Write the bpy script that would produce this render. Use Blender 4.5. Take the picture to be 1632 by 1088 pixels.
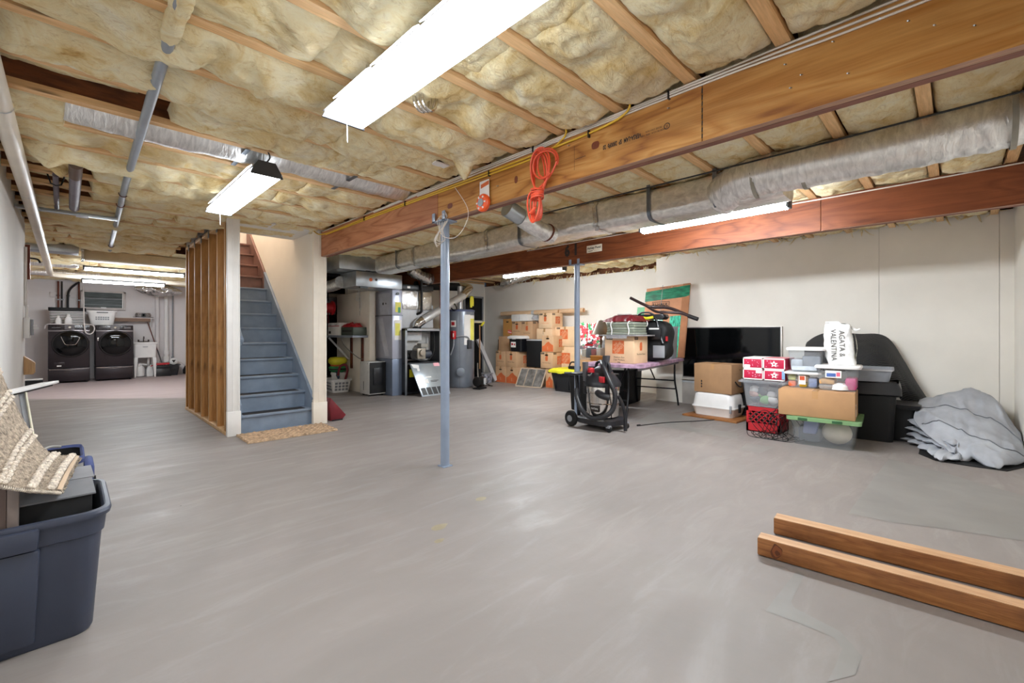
import bpy, bmesh, math, random
from mathutils import Vector, Matrix, noise
R = random.Random(7)
V = Vector
PI = math.pi
for o in list(bpy.data.objects):
    bpy.data.objects.remove(o)
SC = bpy.context.scene
COL = SC.collection

# ------------------------------------------------------------------ camera, world, exposure
CAM_H = 1.13
cam = bpy.data.cameras.new('camera')
cam.sensor_width = 36.0
cam.lens = 36.0 * 706 / 1632
cam.shift_y = -14 / 1632
cam.clip_start = 0.02
camo = bpy.data.objects.new('camera', cam)
COL.objects.link(camo)
camo.location = (0, 0, CAM_H)
camo.rotation_euler = (PI / 2, 0, -PI / 4)
SC.camera = camo
W = bpy.data.worlds.new('world')
SC.world = W
W.use_nodes = True
W.node_tree.nodes['Background'].inputs[0].default_value = (0.02, 0.025, 0.035, 1)
W.node_tree.nodes['Background'].inputs[1].default_value = 1.0
SC.view_settings.view_transform = 'Standard'
SC.view_settings.look = 'None'
SC.view_settings.gamma = 1.0
SC.view_settings.use_curve_mapping = False
SC.view_settings.exposure = 0.25
SC.cycles.use_denoising = True
SC.cycles.max_bounces = 10
SC.cycles.diffuse_bounces = 6
SC.cycles.glossy_bounces = 4
SC.cycles.transparent_max_bounces = 16
SC.cycles.sample_clamp_indirect = 6.0
LIGHT_BIG = 33.0      # radiance of the wide shop-light lenses
LIGHT_TUBE = 180.0    # radiance of the slim tube lenses

# ------------------------------------------------------------------ materials
def lin(c):
    if isinstance(c, str):
        c = c.lstrip('#')
        c = [int(c[i:i + 2], 16) / 255 for i in (0, 2, 4)]
    return tuple((x / 12.92 if x <= .04045 else ((x + .055) / 1.055) ** 2.4) for x in c) + (1.0,)

MATS = {}
def new_mat(name):
    m = bpy.data.materials.new(name)
    m.use_nodes = True
    MATS[name] = m
    nt = m.node_tree
    return m, nt, nt.nodes['Principled BSDF']

def nd(nt, t, **kw):
    n = nt.nodes.new(t)
    for k, v in kw.items():
        if k in n.inputs:
            n.inputs[k].default_value = v
        else:
            setattr(n, k, v)
    return n

def coords(nt, scale=(1, 1, 1), rot=(0, 0, 0)):
    tc = nd(nt, 'ShaderNodeTexCoord')
    mp = nd(nt, 'ShaderNodeMapping')
    mp.inputs['Scale'].default_value = scale
    mp.inputs['Rotation'].default_value = rot
    nt.links.new(tc.outputs['Object'], mp.inputs['Vector'])
    return mp.outputs['Vector']

def noise_f(nt, vec, scale=5, detail=4, rough=.55, dist=0):
    n = nd(nt, 'ShaderNodeTexNoise')
    n.inputs['Scale'].default_value = scale
    n.inputs['Detail'].default_value = detail
    n.inputs['Roughness'].default_value = rough
    n.inputs['Distortion'].default_value = dist
    nt.links.new(vec, n.inputs['Vector'])
    return n.outputs['Fac']

def ramp(nt, fac, stops):
    r = nd(nt, 'ShaderNodeValToRGB')
    e = r.color_ramp.elements
    while len(e) < len(stops):
        e.new(.5)
    for i, (p, c) in enumerate(stops):
        e[i].position = p
        e[i].color = lin(c) if isinstance(c, str) else (c, c, c, 1)
    nt.links.new(fac, r.inputs[0])
    return r.outputs[0]

def mixc(nt, fac, a, b, mode='MIX'):
    m = nd(nt, 'ShaderNodeMix', data_type='RGBA', blend_type=mode)
    for s, i in ((fac, 0), (a, 6), (b, 7)):
        if hasattr(s, 'links'):
            nt.links.new(s, m.inputs[i])
        elif i == 0:
            m.inputs[0].default_value = s
        else:
            m.inputs[i].default_value = lin(s)
    return m.outputs[2]

def bumpn(nt, bs, fac, strength=.3, dist=.01):
    b = nd(nt, 'ShaderNodeBump')
    b.inputs['Strength'].default_value = strength
    b.inputs['Distance'].default_value = dist
    nt.links.new(fac, b.inputs['Height'])
    nt.links.new(b.outputs[0], bs.inputs['Normal'])

def shade(h, k):
    c = [int(h.lstrip('#')[i:i + 2], 16) for i in (0, 2, 4)]
    return '#%02x%02x%02x' % tuple(max(0, min(255, int(x * k))) for x in c)

def M(name, col, rough=.5, metal=0., var=.06, scale=6., bump=0., bscale=60., coat=0., spec=.5, stretch=(1, 1, 1)):
    if name in MATS:
        return MATS[name]
    m, nt, bs = new_mat(name)
    v = coords(nt, stretch)
    f = noise_f(nt, v, scale, 5)
    c = ramp(nt, f, [(.3, shade(col, 1 - var)), (.7, shade(col, 1 + var))])
    nt.links.new(c, bs.inputs['Base Color'])
    bs.inputs['Roughness'].default_value = rough
    bs.inputs['Metallic'].default_value = metal
    bs.inputs['Specular IOR Level'].default_value = spec
    if coat:
        bs.inputs['Coat Weight'].default_value = coat
        bs.inputs['Coat Roughness'].default_value = .08
    if bump:
        bumpn(nt, bs, noise_f(nt, v, bscale, 3), bump, .01)
    return m

def wood(name, c0, c1, axis='x', rough=.6, knots=True, dirt=None, gs=1.0):
    if name in MATS:
        return MATS[name]
    m, nt, bs = new_mat(name)
    s = {'x': (1.1, 14, 14), 'y': (14, 1.1, 14), 'z': (14, 14, 1.1)}[axis]
    v = coords(nt, tuple(a * gs for a in s))
    f = noise_f(nt, v, 1.6, 6, .6, .8)
    c = ramp(nt, f, [(.32, c0), (.68, c1)])
    f2 = noise_f(nt, v, 9, 3, .5)
    c = mixc(nt, .18, c, ramp(nt, f2, [(.35, shade(c0, .6)), (.65, c1)]), 'MIX')
    if knots:
        vo = nd(nt, 'ShaderNodeTexVoronoi')
        vo.inputs['Scale'].default_value = 1.0
        ks = {'x': (1.6, 7, 7), 'y': (7, 1.6, 7), 'z': (7, 7, 1.6)}[axis]
        nt.links.new(coords(nt, ks), vo.inputs['Vector'])
        k = ramp(nt, vo.outputs['Distance'], [(.05, 1.0), (.14, 0.0)])
        c = mixc(nt, k, c, shade(c0, .5))
    if dirt:
        d = noise_f(nt, coords(nt, (3, 3, 3)), 1.2, 4)
        c = mixc(nt, ramp(nt, d, [(.5, 0.0), (.7, .6)]), c, dirt)
    nt.links.new(c, bs.inputs['Base Color'])
    bs.inputs['Roughness'].default_value = rough
    bumpn(nt, bs, f2, .25, .004)
    return m

def emit(name, col, strength):
    if name in MATS:
        return MATS[name]
    m, nt, bs = new_mat(name)
    bs.inputs['Base Color'].default_value = lin(col)
    bs.inputs['Emission Color'].default_value = lin(col)
    bs.inputs['Emission Strength'].default_value = strength
    return m

def clear(name, col, body=.35, rough=.2):
    """translucent thin plastic"""
    if name in MATS:
        return MATS[name]
    m, nt, bs = new_mat(name)
    f = noise_f(nt, coords(nt), 5, 3)
    nt.links.new(ramp(nt, f, [(.3, shade(col, .94)), (.7, shade(col, 1.04))]), bs.inputs['Base Color'])
    bs.inputs['Roughness'].default_value = rough
    t = nd(nt, 'ShaderNodeBsdfTransparent')
    t.inputs[0].default_value = lin(shade(col, 1.02))
    mx = nd(nt, 'ShaderNodeMixShader')
    mx.inputs[0].default_value = body
    nt.links.new(t.outputs[0], mx.inputs[1])
    nt.links.new(bs.outputs[0], mx.inputs[2])
    nt.links.new(mx.outputs[0], nt.nodes['Material Output'].inputs[0])
    return m

# ------------------------------------------------------------------ mesh builder
class MB:
    def __init__(s):
        s.v, s.f, s.m, s.k = [], [], [], 0
    def add(s, vs, fs):
        b = len(s.v)
        s.v += [tuple(p) for p in vs]
        for f in fs:
            s.f.append([b + i for i in f]); s.m.append(s.k)
        return s
    def box(s, x0, y0, z0, x1, y1, z1):
        return s.fr(x0, y0, x1, y1, z0, x0, y0, x1, y1, z1)
    def fr(s, x0, y0, x1, y1, z0, a0, b0, a1, b1, z1):
        return s.add([(x0, y0, z0), (x1, y0, z0), (x1, y1, z0), (x0, y1, z0), (a0, b0, z1), (a1, b0, z1), (a1, b1, z1), (a0, b1, z1)],
                     [(3, 2, 1, 0), (4, 5, 6, 7), (0, 1, 5, 4), (1, 2, 6, 5), (2, 3, 7, 6), (3, 0, 4, 7)])
    def bar(s, p0, p1, w, h, up=(0, 0, 1)):
        p0, p1 = V(p0), V(p1)
        d = (p1 - p0).normalized()
        u = V(up) if abs(d.dot(V(up))) < .95 else V((1, 0, 0))
        a = d.cross(u).normalized(); b = a.cross(d)
        vs = []
        for p in (p0, p1):
            for i, j in ((-1, -1), (1, -1), (1, 1), (-1, 1)):
                vs.append(p + a * (i * w / 2) + b * (j * h / 2))
        return s.add(vs, [(0, 1, 2, 3), (7, 6, 5, 4), (0, 4, 5, 1), (1, 5, 6, 2), (2, 6, 7, 3), (3, 7, 4, 0)])
    def loft(s, rings, cap0=True, cap1=True, close=True):
        n = len(rings[0]); b = len(s.v)
        for r in rings:
            s.v += [tuple(p) for p in r]
        for i in range(len(rings) - 1):
            for j in range(n if close else n - 1):
                k = (j + 1) % n
                s.f.append([b + i * n + j, b + i * n + k, b + (i + 1) * n + k, b + (i + 1) * n + j]); s.m.append(s.k)
        if cap0:
            s.f.append([b + j for j in range(n - 1, -1, -1)]); s.m.append(s.k)
        if cap1:
            s.f.append([b + (len(rings) - 1) * n + j for j in range(n)]); s.m.append(s.k)
        return s
    def tube(s, pts, r, n=8, cap=True):
        pts = [V(p) for p in pts]
        rs = r if isinstance(r, (list, tuple)) else [r] * len(pts)
        rings, prev = [], None
        for i, p in enumerate(pts):
            d = (pts[min(i + 1, len(pts) - 1)] - pts[max(i - 1, 0)]).normalized()
            if prev is None:
                u = V((0, 0, 1)) if abs(d.z) < .9 else V((1, 0, 0))
                a = d.cross(u).normalized()
            else:
                a = (prev - d * prev.dot(d)).normalized()
            prev = a
            b = d.cross(a)
            rings.append([p + (a * math.cos(2 * PI * j / n) + b * math.sin(2 * PI * j / n)) * rs[i] for j in range(n)])
        return s.loft(rings, cap, cap)
    def cyl(s, p0, p1, r0, r1=None, n=16):
        return s.tube([p0, p1], [r0, r0 if r1 is None else r1], n)
    def lathe(s, prof, c=(0, 0, 0), n=24, axis='z', sx=1, sy=1):
        rings = []
        for r, z in prof:
            ring = []
            for j in range(n):
                a = 2 * PI * j / n
                x, y = r * math.cos(a) * sx, r * math.sin(a) * sy
                q = (x, y, z) if axis == 'z' else ((z, x, y) if axis == 'x' else (y, z, x))
                ring.append((c[0] + q[0], c[1] + q[1], c[2] + q[2]))
            rings.append(ring)
        return s.loft(rings)
    def prism(s, poly, o, u, v, n, depth):
        o, u, v, n = V(o), V(u), V(v), V(n)
        a = [o + u * p[0] + v * p[1] for p in poly]
        return s.loft([a, [p + n * depth for p in a]])
    def grid(s, fn, nu, nv):
        b = len(s.v)
        for i in range(nu + 1):
            for j in range(nv + 1):
                s.v.append(tuple(fn(i / nu, j / nv)))
        for i in range(nu):
            for j in range(nv):
                q = b + i * (nv + 1) + j
                s.f.append([q, q + nv + 1, q + nv + 2, q + 1]); s.m.append(s.k)
        return s
    def mat(s, k):
        s.k = k
        return s

def rr(cx, cy, w, d, r, z, n=4):
    """rounded rectangle ring"""
    r = min(r, w / 2 - 1e-4, d / 2 - 1e-4)
    out = []
    for qx, qy, a0 in ((1, 1, 0), (-1, 1, PI / 2), (-1, -1, PI), (1, -1, 1.5 * PI)):
        for i in range(n + 1):
            a = a0 + PI / 2 * i / n
            out.append((cx + qx * (w / 2 - r) + r * math.cos(a), cy + qy * (d / 2 - r) + r * math.sin(a), z))
    return out

def crom(pts, n=6):
    """smooth path through points"""
    pts = [V(p) for p in pts]
    out = []
    for i in range(len(pts) - 1):
        p0 = pts[max(i - 1, 0)]; p1 = pts[i]; p2 = pts[i + 1]; p3 = pts[min(i + 2, len(pts) - 1)]
        for k in range(n):
            t = k / n
            out.append(.5 * ((2 * p1) + (p2 - p0) * t + (2 * p0 - 5 * p1 + 4 * p2 - p3) * t * t + (3 * p1 - p0 - 3 * p2 + p3) * t ** 3))
    out.append(pts[-1])
    return out

def tag(o, label=None, cat=None, group=None, kind=None):
    if label: o['label'] = label
    if cat: o['category'] = cat
    if group: o['group'] = group
    if kind: o['kind'] = kind
    return o

def T(name, label, cat, loc=(0, 0, 0), rz=0., group=None):
    o = bpy.data.objects.new(name, None)
    o.empty_display_size = .1
    COL.objects.link(o)
    o.location = loc
    o.rotation_euler = (0, 0, rz)
    return tag(o, label, cat, group)

def B(name, mb, mats, parent=None, bevel=0., smooth=40, loc=None, bseg=2, dup_mesh=None):
    """link one mesh object; world-space builders pass loc to put the origin there"""
    if not isinstance(mats, (list, tuple)):
        mats = [mats]
    me = bpy.data.meshes.new(name)
    vs = mb.v if loc is None else [(p[0] - loc[0], p[1] - loc[1], p[2] - loc[2]) for p in mb.v]
    me.from_pydata(vs, [], mb.f)
    for m in mats:
        me.materials.append(m)
    me.polygons.foreach_set('material_index', mb.m)
    bm = bmesh.new(); bm.from_mesh(me)
    bmesh.ops.recalc_face_normals(bm, faces=bm.faces) if not getattr(mb, 'keep', False) else None
    if bevel:
        es = [e for e in bm.edges if len(e.link_faces) == 2 and e.calc_face_angle(0) > .6]
        bmesh.ops.bevel(bm, geom=es, offset=bevel, segments=bseg, affect='EDGES', profile=.5, clamp_overlap=True)
    bm.to_mesh(me); bm.free()
    if smooth:
        me.polygons.foreach_set('use_smooth', [True] * len(me.polygons))
        me.set_sharp_from_angle(angle=math.radians(smooth))
    o = bpy.data.objects.new(name, me)
    COL.objects.link(o)
    if loc is not None:
        o.location = loc
    if parent:
        o.parent = parent
    return o

def S(name, mb, mats, parent=None, **k):
    o = B(name, mb, mats, parent, **k)
    if not parent:
        o['kind'] = 'structure'
    return o

FONT_CACHE = {}
def text_mb(s, size=1., bold=0., align='CENTER', spacing=1.):
    """flat lettering as mesh data in its own XY plane, centred"""
    cu = bpy.data.curves.new('lettering', 'FONT')
    cu.body = s; cu.size = size; cu.align_x = align; cu.align_y = 'CENTER'; cu.extrude = 0; cu.offset = bold; cu.space_character = spacing
    cu.resolution_u = 2
    o = bpy.data.objects.new('lettering', cu)
    COL.objects.link(o)
    me = o.to_mesh()
    vs = [V(v.co) for v in me.vertices]; fs = [list(p.vertices) for p in me.polygons]
    o.to_mesh_clear()
    bpy.data.objects.remove(o); bpy.data.curves.remove(cu)
    return vs, fs

FACE = {'-x': (V((0, -1, 0)), V((0, 0, 1)), V((-1, 0, 0))), '-y': (V((1, 0, 0)), V((0, 0, 1)), V((0, -1, 0))),
        '+x': (V((0, 1, 0)), V((0, 0, 1)), V((1, 0, 0))), '+z': (V((1, 0, 0)), V((0, 1, 0)), V((0, 0, 1)))}
def put_text(mb, s, o, face, size, rot=0., sx=1., off=.0012, bold=.0):
    u, v, n = FACE[face] if isinstance(face, str) else face
    vs, fs = text_mb(s, size, bold)
    c, sn = math.cos(rot), math.sin(rot)
    pts = []
    for p in vs:
        x, y = p.x * sx, p.y
        x, y = x * c - y * sn, x * sn + y * c
        pts.append(V(o) + u * x + v * y + n * off)
    mb.add(pts, fs)
    mb.keep = True
def put_poly(mb, poly, o, face, off=.0008):
    u, v, n = FACE[face] if isinstance(face, str) else face
    mb.add([V(o) + u * p[0] + v * p[1] + n * off for p in poly], [list(range(len(poly)))])
    mb.keep = True

def dup(root, loc=None, rz=None, label=None, group=None):
    r = root.copy(); COL.objects.link(r)
    if loc is not None: r.location = loc
    if rz is not None: r.rotation_euler = (0, 0, rz)
    if label: r['label'] = label
    if group: r['group'] = group
    for ch in list(root.children):
        c = ch.copy(); COL.objects.link(c); c.parent = r
        for g in list(ch.children):
            d = g.copy(); COL.objects.link(d); d.parent = c
    return r

def fbm(x, y, z=0., o=3):
    t, a = 0., 1.
    for i in range(o):
        t += a * noise.noise((x, y, z)); x *= 2.1; y *= 2.1; z += 3.7; a *= .5
    return t
# ------------------------------------------------------------------ shared materials
# floor: worn painted concrete, with smooth grey repair paint, trowel streaks and stains; laundry end has a pinkish coat
def floor_mat():
    m, nt, bs = new_mat('painted_concrete')
    v = coords(nt)
    big = noise_f(nt, v, .55, 5, .6, .6)
    c = ramp(nt, big, [(.3, '#7f7874'), (.55, '#8b837f'), (.75, '#968e8a')])
    st = noise_f(nt, coords(nt, (1.2, 5, 1), (0, 0, .5)), 1.3, 6, .65, .8)
    c = mixc(nt, ramp(nt, st, [(.52, 0.0), (.8, .3)]), c, '#a5a19e')
    br = noise_f(nt, coords(nt, (.6, 1, 1), (0, 0, 1.1)), .8, 6, .65, .5)
    c = mixc(nt, ramp(nt, br, [(.55, 0.0), (.8, .5)]), c, '#857b74')
    # pinkish zone from y = 9.5 m on, with an uneven edge
    sx = nd(nt, 'ShaderNodeSeparateXYZ')
    nt.links.new(v, sx.inputs[0])
    ad = nd(nt, 'ShaderNodeMath', operation='MULTIPLY_ADD')
    nt.links.new(sx.outputs[0], ad.inputs[0]); ad.inputs[1].default_value = .9
    nt.links.new(sx.outputs[1], ad.inputs[2])
    g = nd(nt, 'ShaderNodeMapRange')
    g.inputs[1].default_value = 10.6; g.inputs[2].default_value = 10.8
    nt.links.new(ad.outputs[0], g.inputs[0])
    l = nd(nt, 'ShaderNodeMath', operation='LESS_THAN')
    nt.links.new(sx.outputs[0], l.inputs[0]); l.inputs[1].default_value = 3.0
    g2 = nd(nt, 'ShaderNodeMath', operation='MULTIPLY')
    nt.links.new(g.outputs[0], g2.inputs[0]); nt.links.new(l.outputs[0], g2.inputs[1])
    c = mixc(nt, g2.outputs[0], c, '#b3a4a4')
    # specks of dirt
    vo = nd(nt, 'ShaderNodeTexVoronoi'); vo.inputs['Scale'].default_value = 2.6
    nt.links.new(v, vo.inputs['Vector'])
    c = mixc(nt, ramp(nt, vo.outputs['Distance'], [(.012, .8), (.02, 0.0)]), c, '#4a4540')
    nt.links.new(c, bs.inputs['Base Color'])
    r = ramp(nt, st, [(.3, .62), (.7, .42)])
    nt.links.new(r, bs.inputs['Roughness'])
    bs.inputs['Specular IOR Level'].default_value = .35
    bumpn(nt, bs, noise_f(nt, v, 14, 6, .6), .12, .01)
    return m
FLOOR = floor_mat()
PATCH = M('floor_patch_grey', '#84807c', .5, var=.05, scale=3)
STAIN = M('floor_stain_tan', '#93876f', .6, var=.08, scale=9)
WALL = M('wall_cream_paint', '#f0ebe2', .75, var=.025, scale=1.3, bump=.06, bscale=30)
WALL2 = M('wall_white_paint', '#eeece9', .75, var=.03, scale=1.3, bump=.06, bscale=30)
WALLD = M('wall_lavender_white', '#e4dfdf', .75, var=.03, scale=1.1, bump=.06, bscale=30)
DARKW = M('unlit_room_shade', '#3b2a24', .9, var=.15)  # the unlit room's darkness is put into this wall colour
TRIMW = M('white_trim_paint', '#e9e6e2', .45, var=.02)
CREAM = M('cream_stub_and_warm_lit_trim', '#efe6d8', .5, var=.02)
OSB = M('subfloor_sheathing', '#7a5231', .8, var=.2, scale=12, bump=.2)
JF = wood('joist_flange_pine', '#d0a06a', '#eec795', 'x', .65)
JW = M('joist_web_board', '#6e4023', .8, var=.25, scale=14, bump=.15, stretch=(.5, 2, 2))
LVL = None
def lvl(name, c0, c1, c2):
    m, nt, bs = new_mat(name)
    v = coords(nt, (3.2, 1.0, 3.2))
    f = noise_f(nt, v, 1.5, 4, .5, 1.2)
    ct = noise_f(nt, coords(nt, (1.6, .42, 3.4)), 1.15, 3, .45, .35)
    mu = nd(nt, 'ShaderNodeMath', operation='MULTIPLY'); mu.inputs[1].default_value = 15.0
    nt.links.new(ct, mu.inputs[0])
    pp = nd(nt, 'ShaderNodeMath', operation='PINGPONG'); pp.inputs[1].default_value = 1.0
    nt.links.new(mu.outputs[0], pp.inputs[0])
    c = ramp(nt, pp.outputs[0], [(.0, c0), (.22, c1), (.7, c2), (1.0, c1)])
    c = mixc(nt, ramp(nt, f, [(.4, 0.0), (.75, .55)]), c, c0)
    fi = noise_f(nt, coords(nt, (50, 2.2, 50)), 2, 4)
    c = mixc(nt, .15, c, ramp(nt, fi, [(.35, shade(c0, .55)), (.65, c2)]))
    nt.links.new(c, bs.inputs['Base Color'])
    bs.inputs['Roughness'].default_value = .5
    bs.inputs['Specular IOR Level'].default_value = .3
    bumpn(nt, bs, fi, .15, .003)
    return m
LVL_TAN = lvl('laminated_beam_tan', '#8a5526', '#b1783a', '#c99656')
LVL_RED = lvl('laminated_beam_red', '#8c5233', '#a66c4a', '#b57d5a')
LVL_DARK = lvl('laminated_beam_dark_red', '#5e2f19', '#743d22', '#854b2c')
PLYB = M('beam_ply_edge', '#a5806a', .7, var=.12, scale=20, stretch=(3, .3, 3))
PLYD = M('beam_ply_edge_dark', '#7d5142', .7, var=.12, scale=20, stretch=(3, .3, 3))
KNOT = M('knot_brown', '#6b3018', .5, var=.2, scale=30)
def insul():
    m, nt, bs = new_mat('yellow_fibreglass')
    v = coords(nt)
    f = noise_f(nt, v, 4.2, 8, .68, 1.0)
    c = ramp(nt, f, [(.27, '#c2965a'), (.39, '#ead098'), (.54, '#f6e8c2'), (.78, '#faf4e2')])
    sp = noise_f(nt, v, 1.1, 3)
    c = mixc(nt, ramp(nt, sp, [(.55, 0.0), (.72, .5)]), c, '#bf9a64')
    nt.links.new(c, bs.inputs['Base Color'])
    bs.inputs['Roughness'].default_value = .95
    bs.inputs['Specular IOR Level'].default_value = .05
    bs.inputs['Subsurface Weight'].default_value = 0
    st = noise_f(nt, coords(nt, (1, 2.2, 2)), 9, 9, .75, 2.2)
    c = mixc(nt, ramp(nt, st, [(.36, .4), (.47, 0.0)]), c, '#c79f62')
    nt.links.new(c, bs.inputs['Base Color'])
    bumpn(nt, bs, st, .8, .022)
    return m
INS = insul()
STEELB = M('blue_grey_post_paint', '#8b98ac', .35, var=.05, scale=5, coat=.2)
BLUEP = M('blue_grey_stair_paint', '#7b8a9d', .42, var=.06, scale=7)
BROWNP = M('brown_upper_stair', '#7a5a52', .45, var=.08, scale=7)  # browner tone for the upper steps and skirt
STUD = wood('stud_pine', '#9a6633', '#d09a5c', 'z', .6, dirt='#7a4a26', gs=.6)
PLATE_LIT_EDGE = wood('plate_and_lit_edge_pine', '#c49a68', '#e2bd90', 'z', .6)
LUM = wood('lumber_brown', '#7d4a22', '#b07642', 'y', .55, dirt='#5e3418', gs=1.6)
LUMT = wood('lumber_lit_top_tan', '#b98a60', '#d6ae86', 'y', .55, gs=1.6)
KRAFT = M('corrugated_cardboard', '#c8a27c', .85, var=.05, scale=4, bump=.05, bscale=90, stretch=(1, 1, 1))
KRAFTD = M('cardboard_dull', '#ab8258', .85, var=.06, scale=4, bump=.05, bscale=90)
KRAFTL = M('cardboard_light', '#dcbb96', .85, var=.05, scale=4)
TAPE = M('clear_packing_tape', '#b98f63', .25, var=.03)
ORANGE = M('orange_print', '#cd6636', .7, var=.05)
BLACKP = M('black_print', '#2a221f', .7, var=.05)
WHITEP = M('white_print', '#efece6', .7, var=.02)
BLK = M('black_plastic', '#16161a', .38, var=.1)
BLKM = M('black_matte', '#0d0d0f', .7, var=.1)
DGREY = M('dark_grey_plastic', '#3a3b40', .45, var=.06)
GREY = M('grey_plastic', '#8e9095', .45, var=.05)
LGREY = M('light_grey_plastic', '#bfc0c2', .4, var=.04)
WHT = M('white_plastic', '#eceae8', .35, var=.02)
WHTM = M('white_matte', '#e9e7e4', .7, var=.03)
GALV = M('galvanised_sheet', '#aeb4ba', .32, .85, var=.08, scale=5)
GALVD = M('galvanised_dark', '#737a84', .35, .8, var=.1, scale=5)
FLUE = M('flue_metal', '#c6c6c6', .38, .45)
CHROME = M('bright_steel', '#d9d6d2', .14, 1., var=.03)
IRON = M('dark_iron', '#1c1a1a', .5, .4, var=.1)
def foilm(name, col, rough=.3, bs_=22, st=.9, stretch=(1, .25, 1)):
    m, nt, bs = new_mat(name)
    v = coords(nt, stretch)
    f = noise_f(nt, v, bs_, 5, .6, .6)
    nt.links.new(ramp(nt, f, [(.3, shade(col, .82)), (.7, col)]), bs.inputs['Base Color'])
    bs.inputs['Metallic'].default_value = .85
    bs.inputs['Roughness'].default_value = rough
    bumpn(nt, bs, f, st, .02)
    return m
FOIL = foilm('foil_duct_wrap', '#fbf9f5', .33, 14, .22, (1.6, .9, 1.6))
FOILF = foilm('foil_flex_jacket', '#fdfcfa', .33, 22, .28, (.6, 1.8, .6))
FOILX = foilm('foil_flex_jacket_across', '#fdfcfa', .33, 22, .3, (2.2, .5, .5))
FOILC = foilm('crumpled_foil', '#e0dedb', .2, 12, .7, (1, 1, 1))
KRAFTP = M('tan_duct_wrap', '#c4b08c', .6, var=.07, scale=3, bump=.12, bscale=12)
PVC = M('white_pipe', '#d9cfc0', .35, var=.03)
CONDUIT = M('grey_pipe', '#868c96', .4, var=.05)
PIPEP = M('mauve_grey_pipe', '#6d6570', .45, var=.08)
COPPER = M('dull_copper', '#6a3a2e', .4, .6, var=.15)
WCAB = M('white_cable', '#d8cfc6', .5, var=.03)
YCAB = M('yellow_cable', '#d7ae2e', .5, var=.05)
OCORD = M('orange_cord', '#e2583a', .42, var=.05)
RED = M('red_plastic', '#b5202a', .4, var=.06)
REDD = M('dark_red', '#6e1420', .5, var=.1)
BLUET = M('navy_blue_tote', '#3a4050', .42, var=.05, bump=.04, bscale=120)
BLUEI = M('navy_tote_inside', '#1d212c', .55, var=.06)
YEL = M('yellow_plastic', '#d8cf2e', .4, var=.05)
GRN = M('green_plastic', '#2f8a4f', .45, var=.06)
COOL = (.945, .975, 1.0)
LENS_BIG = emit('shop_light_lens', COOL, LIGHT_BIG)
LENS_UPLIGHT = emit('added_uplight_glow', COOL, LIGHT_BIG * .15)
LENS_TUBE = emit('tube_lens', COOL, LIGHT_TUBE)
LENS_LAUNDRY = emit('laundry_tube_lens', COOL, LIGHT_TUBE * .5)
CLR = clear('clear_tote_plastic', '#eef1f4', .16)
CLRM = clear('milky_tote_plastic', '#eceef2', .24)
GLASSD = M('dark_glass', '#08090a', .07, var=.05, spec=.35)
CHAR = M('black_stainless', '#373134', .3, .6, var=.06, scale=2, stretch=(1, 1, 6))
# ------------------------------------------------------------------ room shell
JZ = 2.39                      # underside of joists
XR, XR2, YF, YB = 7.0, 7.72, -.44, 8.74
XL, YL, YE = -.36, 7.6, 15.1
S('floor', MB().box(-1.5, -.7, -.12, 8, 15.4, 0), FLOOR)
fl = bpy.data.objects['floor']
def patch(pts, mat, z=.0012):
    mb = MB(); mb.add([(x, y, z) for x, y in pts], [list(range(len(pts)))]); mb.keep = True
    return B('floor_patch', mb, mat, fl, smooth=0)
# darker repaired strips in the paint, seen on the right and in front of the stored boxes
patch([(2.439, 0.531), (2.438, 0.497), (2.145, 0.487), (2.105, 0.465), (2.063, 0.307), (2.005, 0.315), (2.009, 0.422), (2.001, 0.544), (2.177, 0.539)], PATCH)
patch([(2.063, 0.307), (1.959, 0.229), (1.835, 0.233), (1.733, 0.292), (1.827, 0.287), (1.953, 0.285), (2.005, 0.315)], PATCH)
patch([(5.192, 0.421), (4.210, 0.452), (3.446, 0.472), (3.466, 0.270), (3.560, 0.056), (3.663, -0.265), (4.677, -0.338), (5.003, 0.079)], PATCH)
patch([(4.903, 1.507), (4.939, 1.260), (4.586, 1.290), (4.588, 1.478)], PATCH)
patch([(6.009, 3.017), (5.903, 2.516), (5.274, 2.248), (5.319, 1.733), (5.006, 1.631), (5.064, 2.881)], PATCH)
for cx_, cy_, r_ in ((1.98, 2.28, .03), (1.52, 2.12, .035), (1.42, 1.98, .02)):
    patch([(cx_ + r_ * (1 + .4 * noise.noise((a, cx_, 0))) * math.cos(a) * 1.5, cy_ + r_ * math.sin(a)) for a in [i * PI / 8 for i in range(16)]], STAIN)

wr = S('wall_right', MB().box(XR, 3.0, 0, XR2 + .15, 3.56, 2.43), WALL)
for y0, y1 in ((-.44, -.3365), (-.333, .655), (.658, 3.0)):
    B('wall_panel', MB().box(XR, y0, 0, XR2 + .15, y1, 2.43), WALL, wr)
S('wall_right_far', MB().box(XR2, 3.56, 0, XR2 + .15, YB + .15, 2.33), WALL)
S('wall_back', MB().box(4.01, YB, 0, XR2, YB + .12, 2.6), WALL)
S('wall_front', MB().box(-.5, -.6, 0, XR2, YF, 2.6), WALL)
S('wall_left', MB().box(XL - .1, YF, 0, XL, YL, 2.6), WALL2, bevel=.008)
S('wall_left_far', MB().box(-1.4, YL, 0, -1.25, YE, 2.6), WALLD)
S('wall_laundry', MB().box(-1.4, YE, 0, 3.0, YE + .15, 2.6), WALLD)
S('wall_left_return', MB().box(-1.4, YL - .1, 0, XL - .1, YL, 2.6), WALLD)
S('wall_divider', MB().box(2.9, 8.5, 0, 3.0, YE, 2.6), WALLD)
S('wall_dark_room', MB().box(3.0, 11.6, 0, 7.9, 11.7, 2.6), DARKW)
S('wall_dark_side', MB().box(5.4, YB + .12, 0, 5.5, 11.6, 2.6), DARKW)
S('wall_stub', MB().box(3.90, 7.6, 0, 4.012, 9.0, 1.9), CREAM, bevel=.004)
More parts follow.
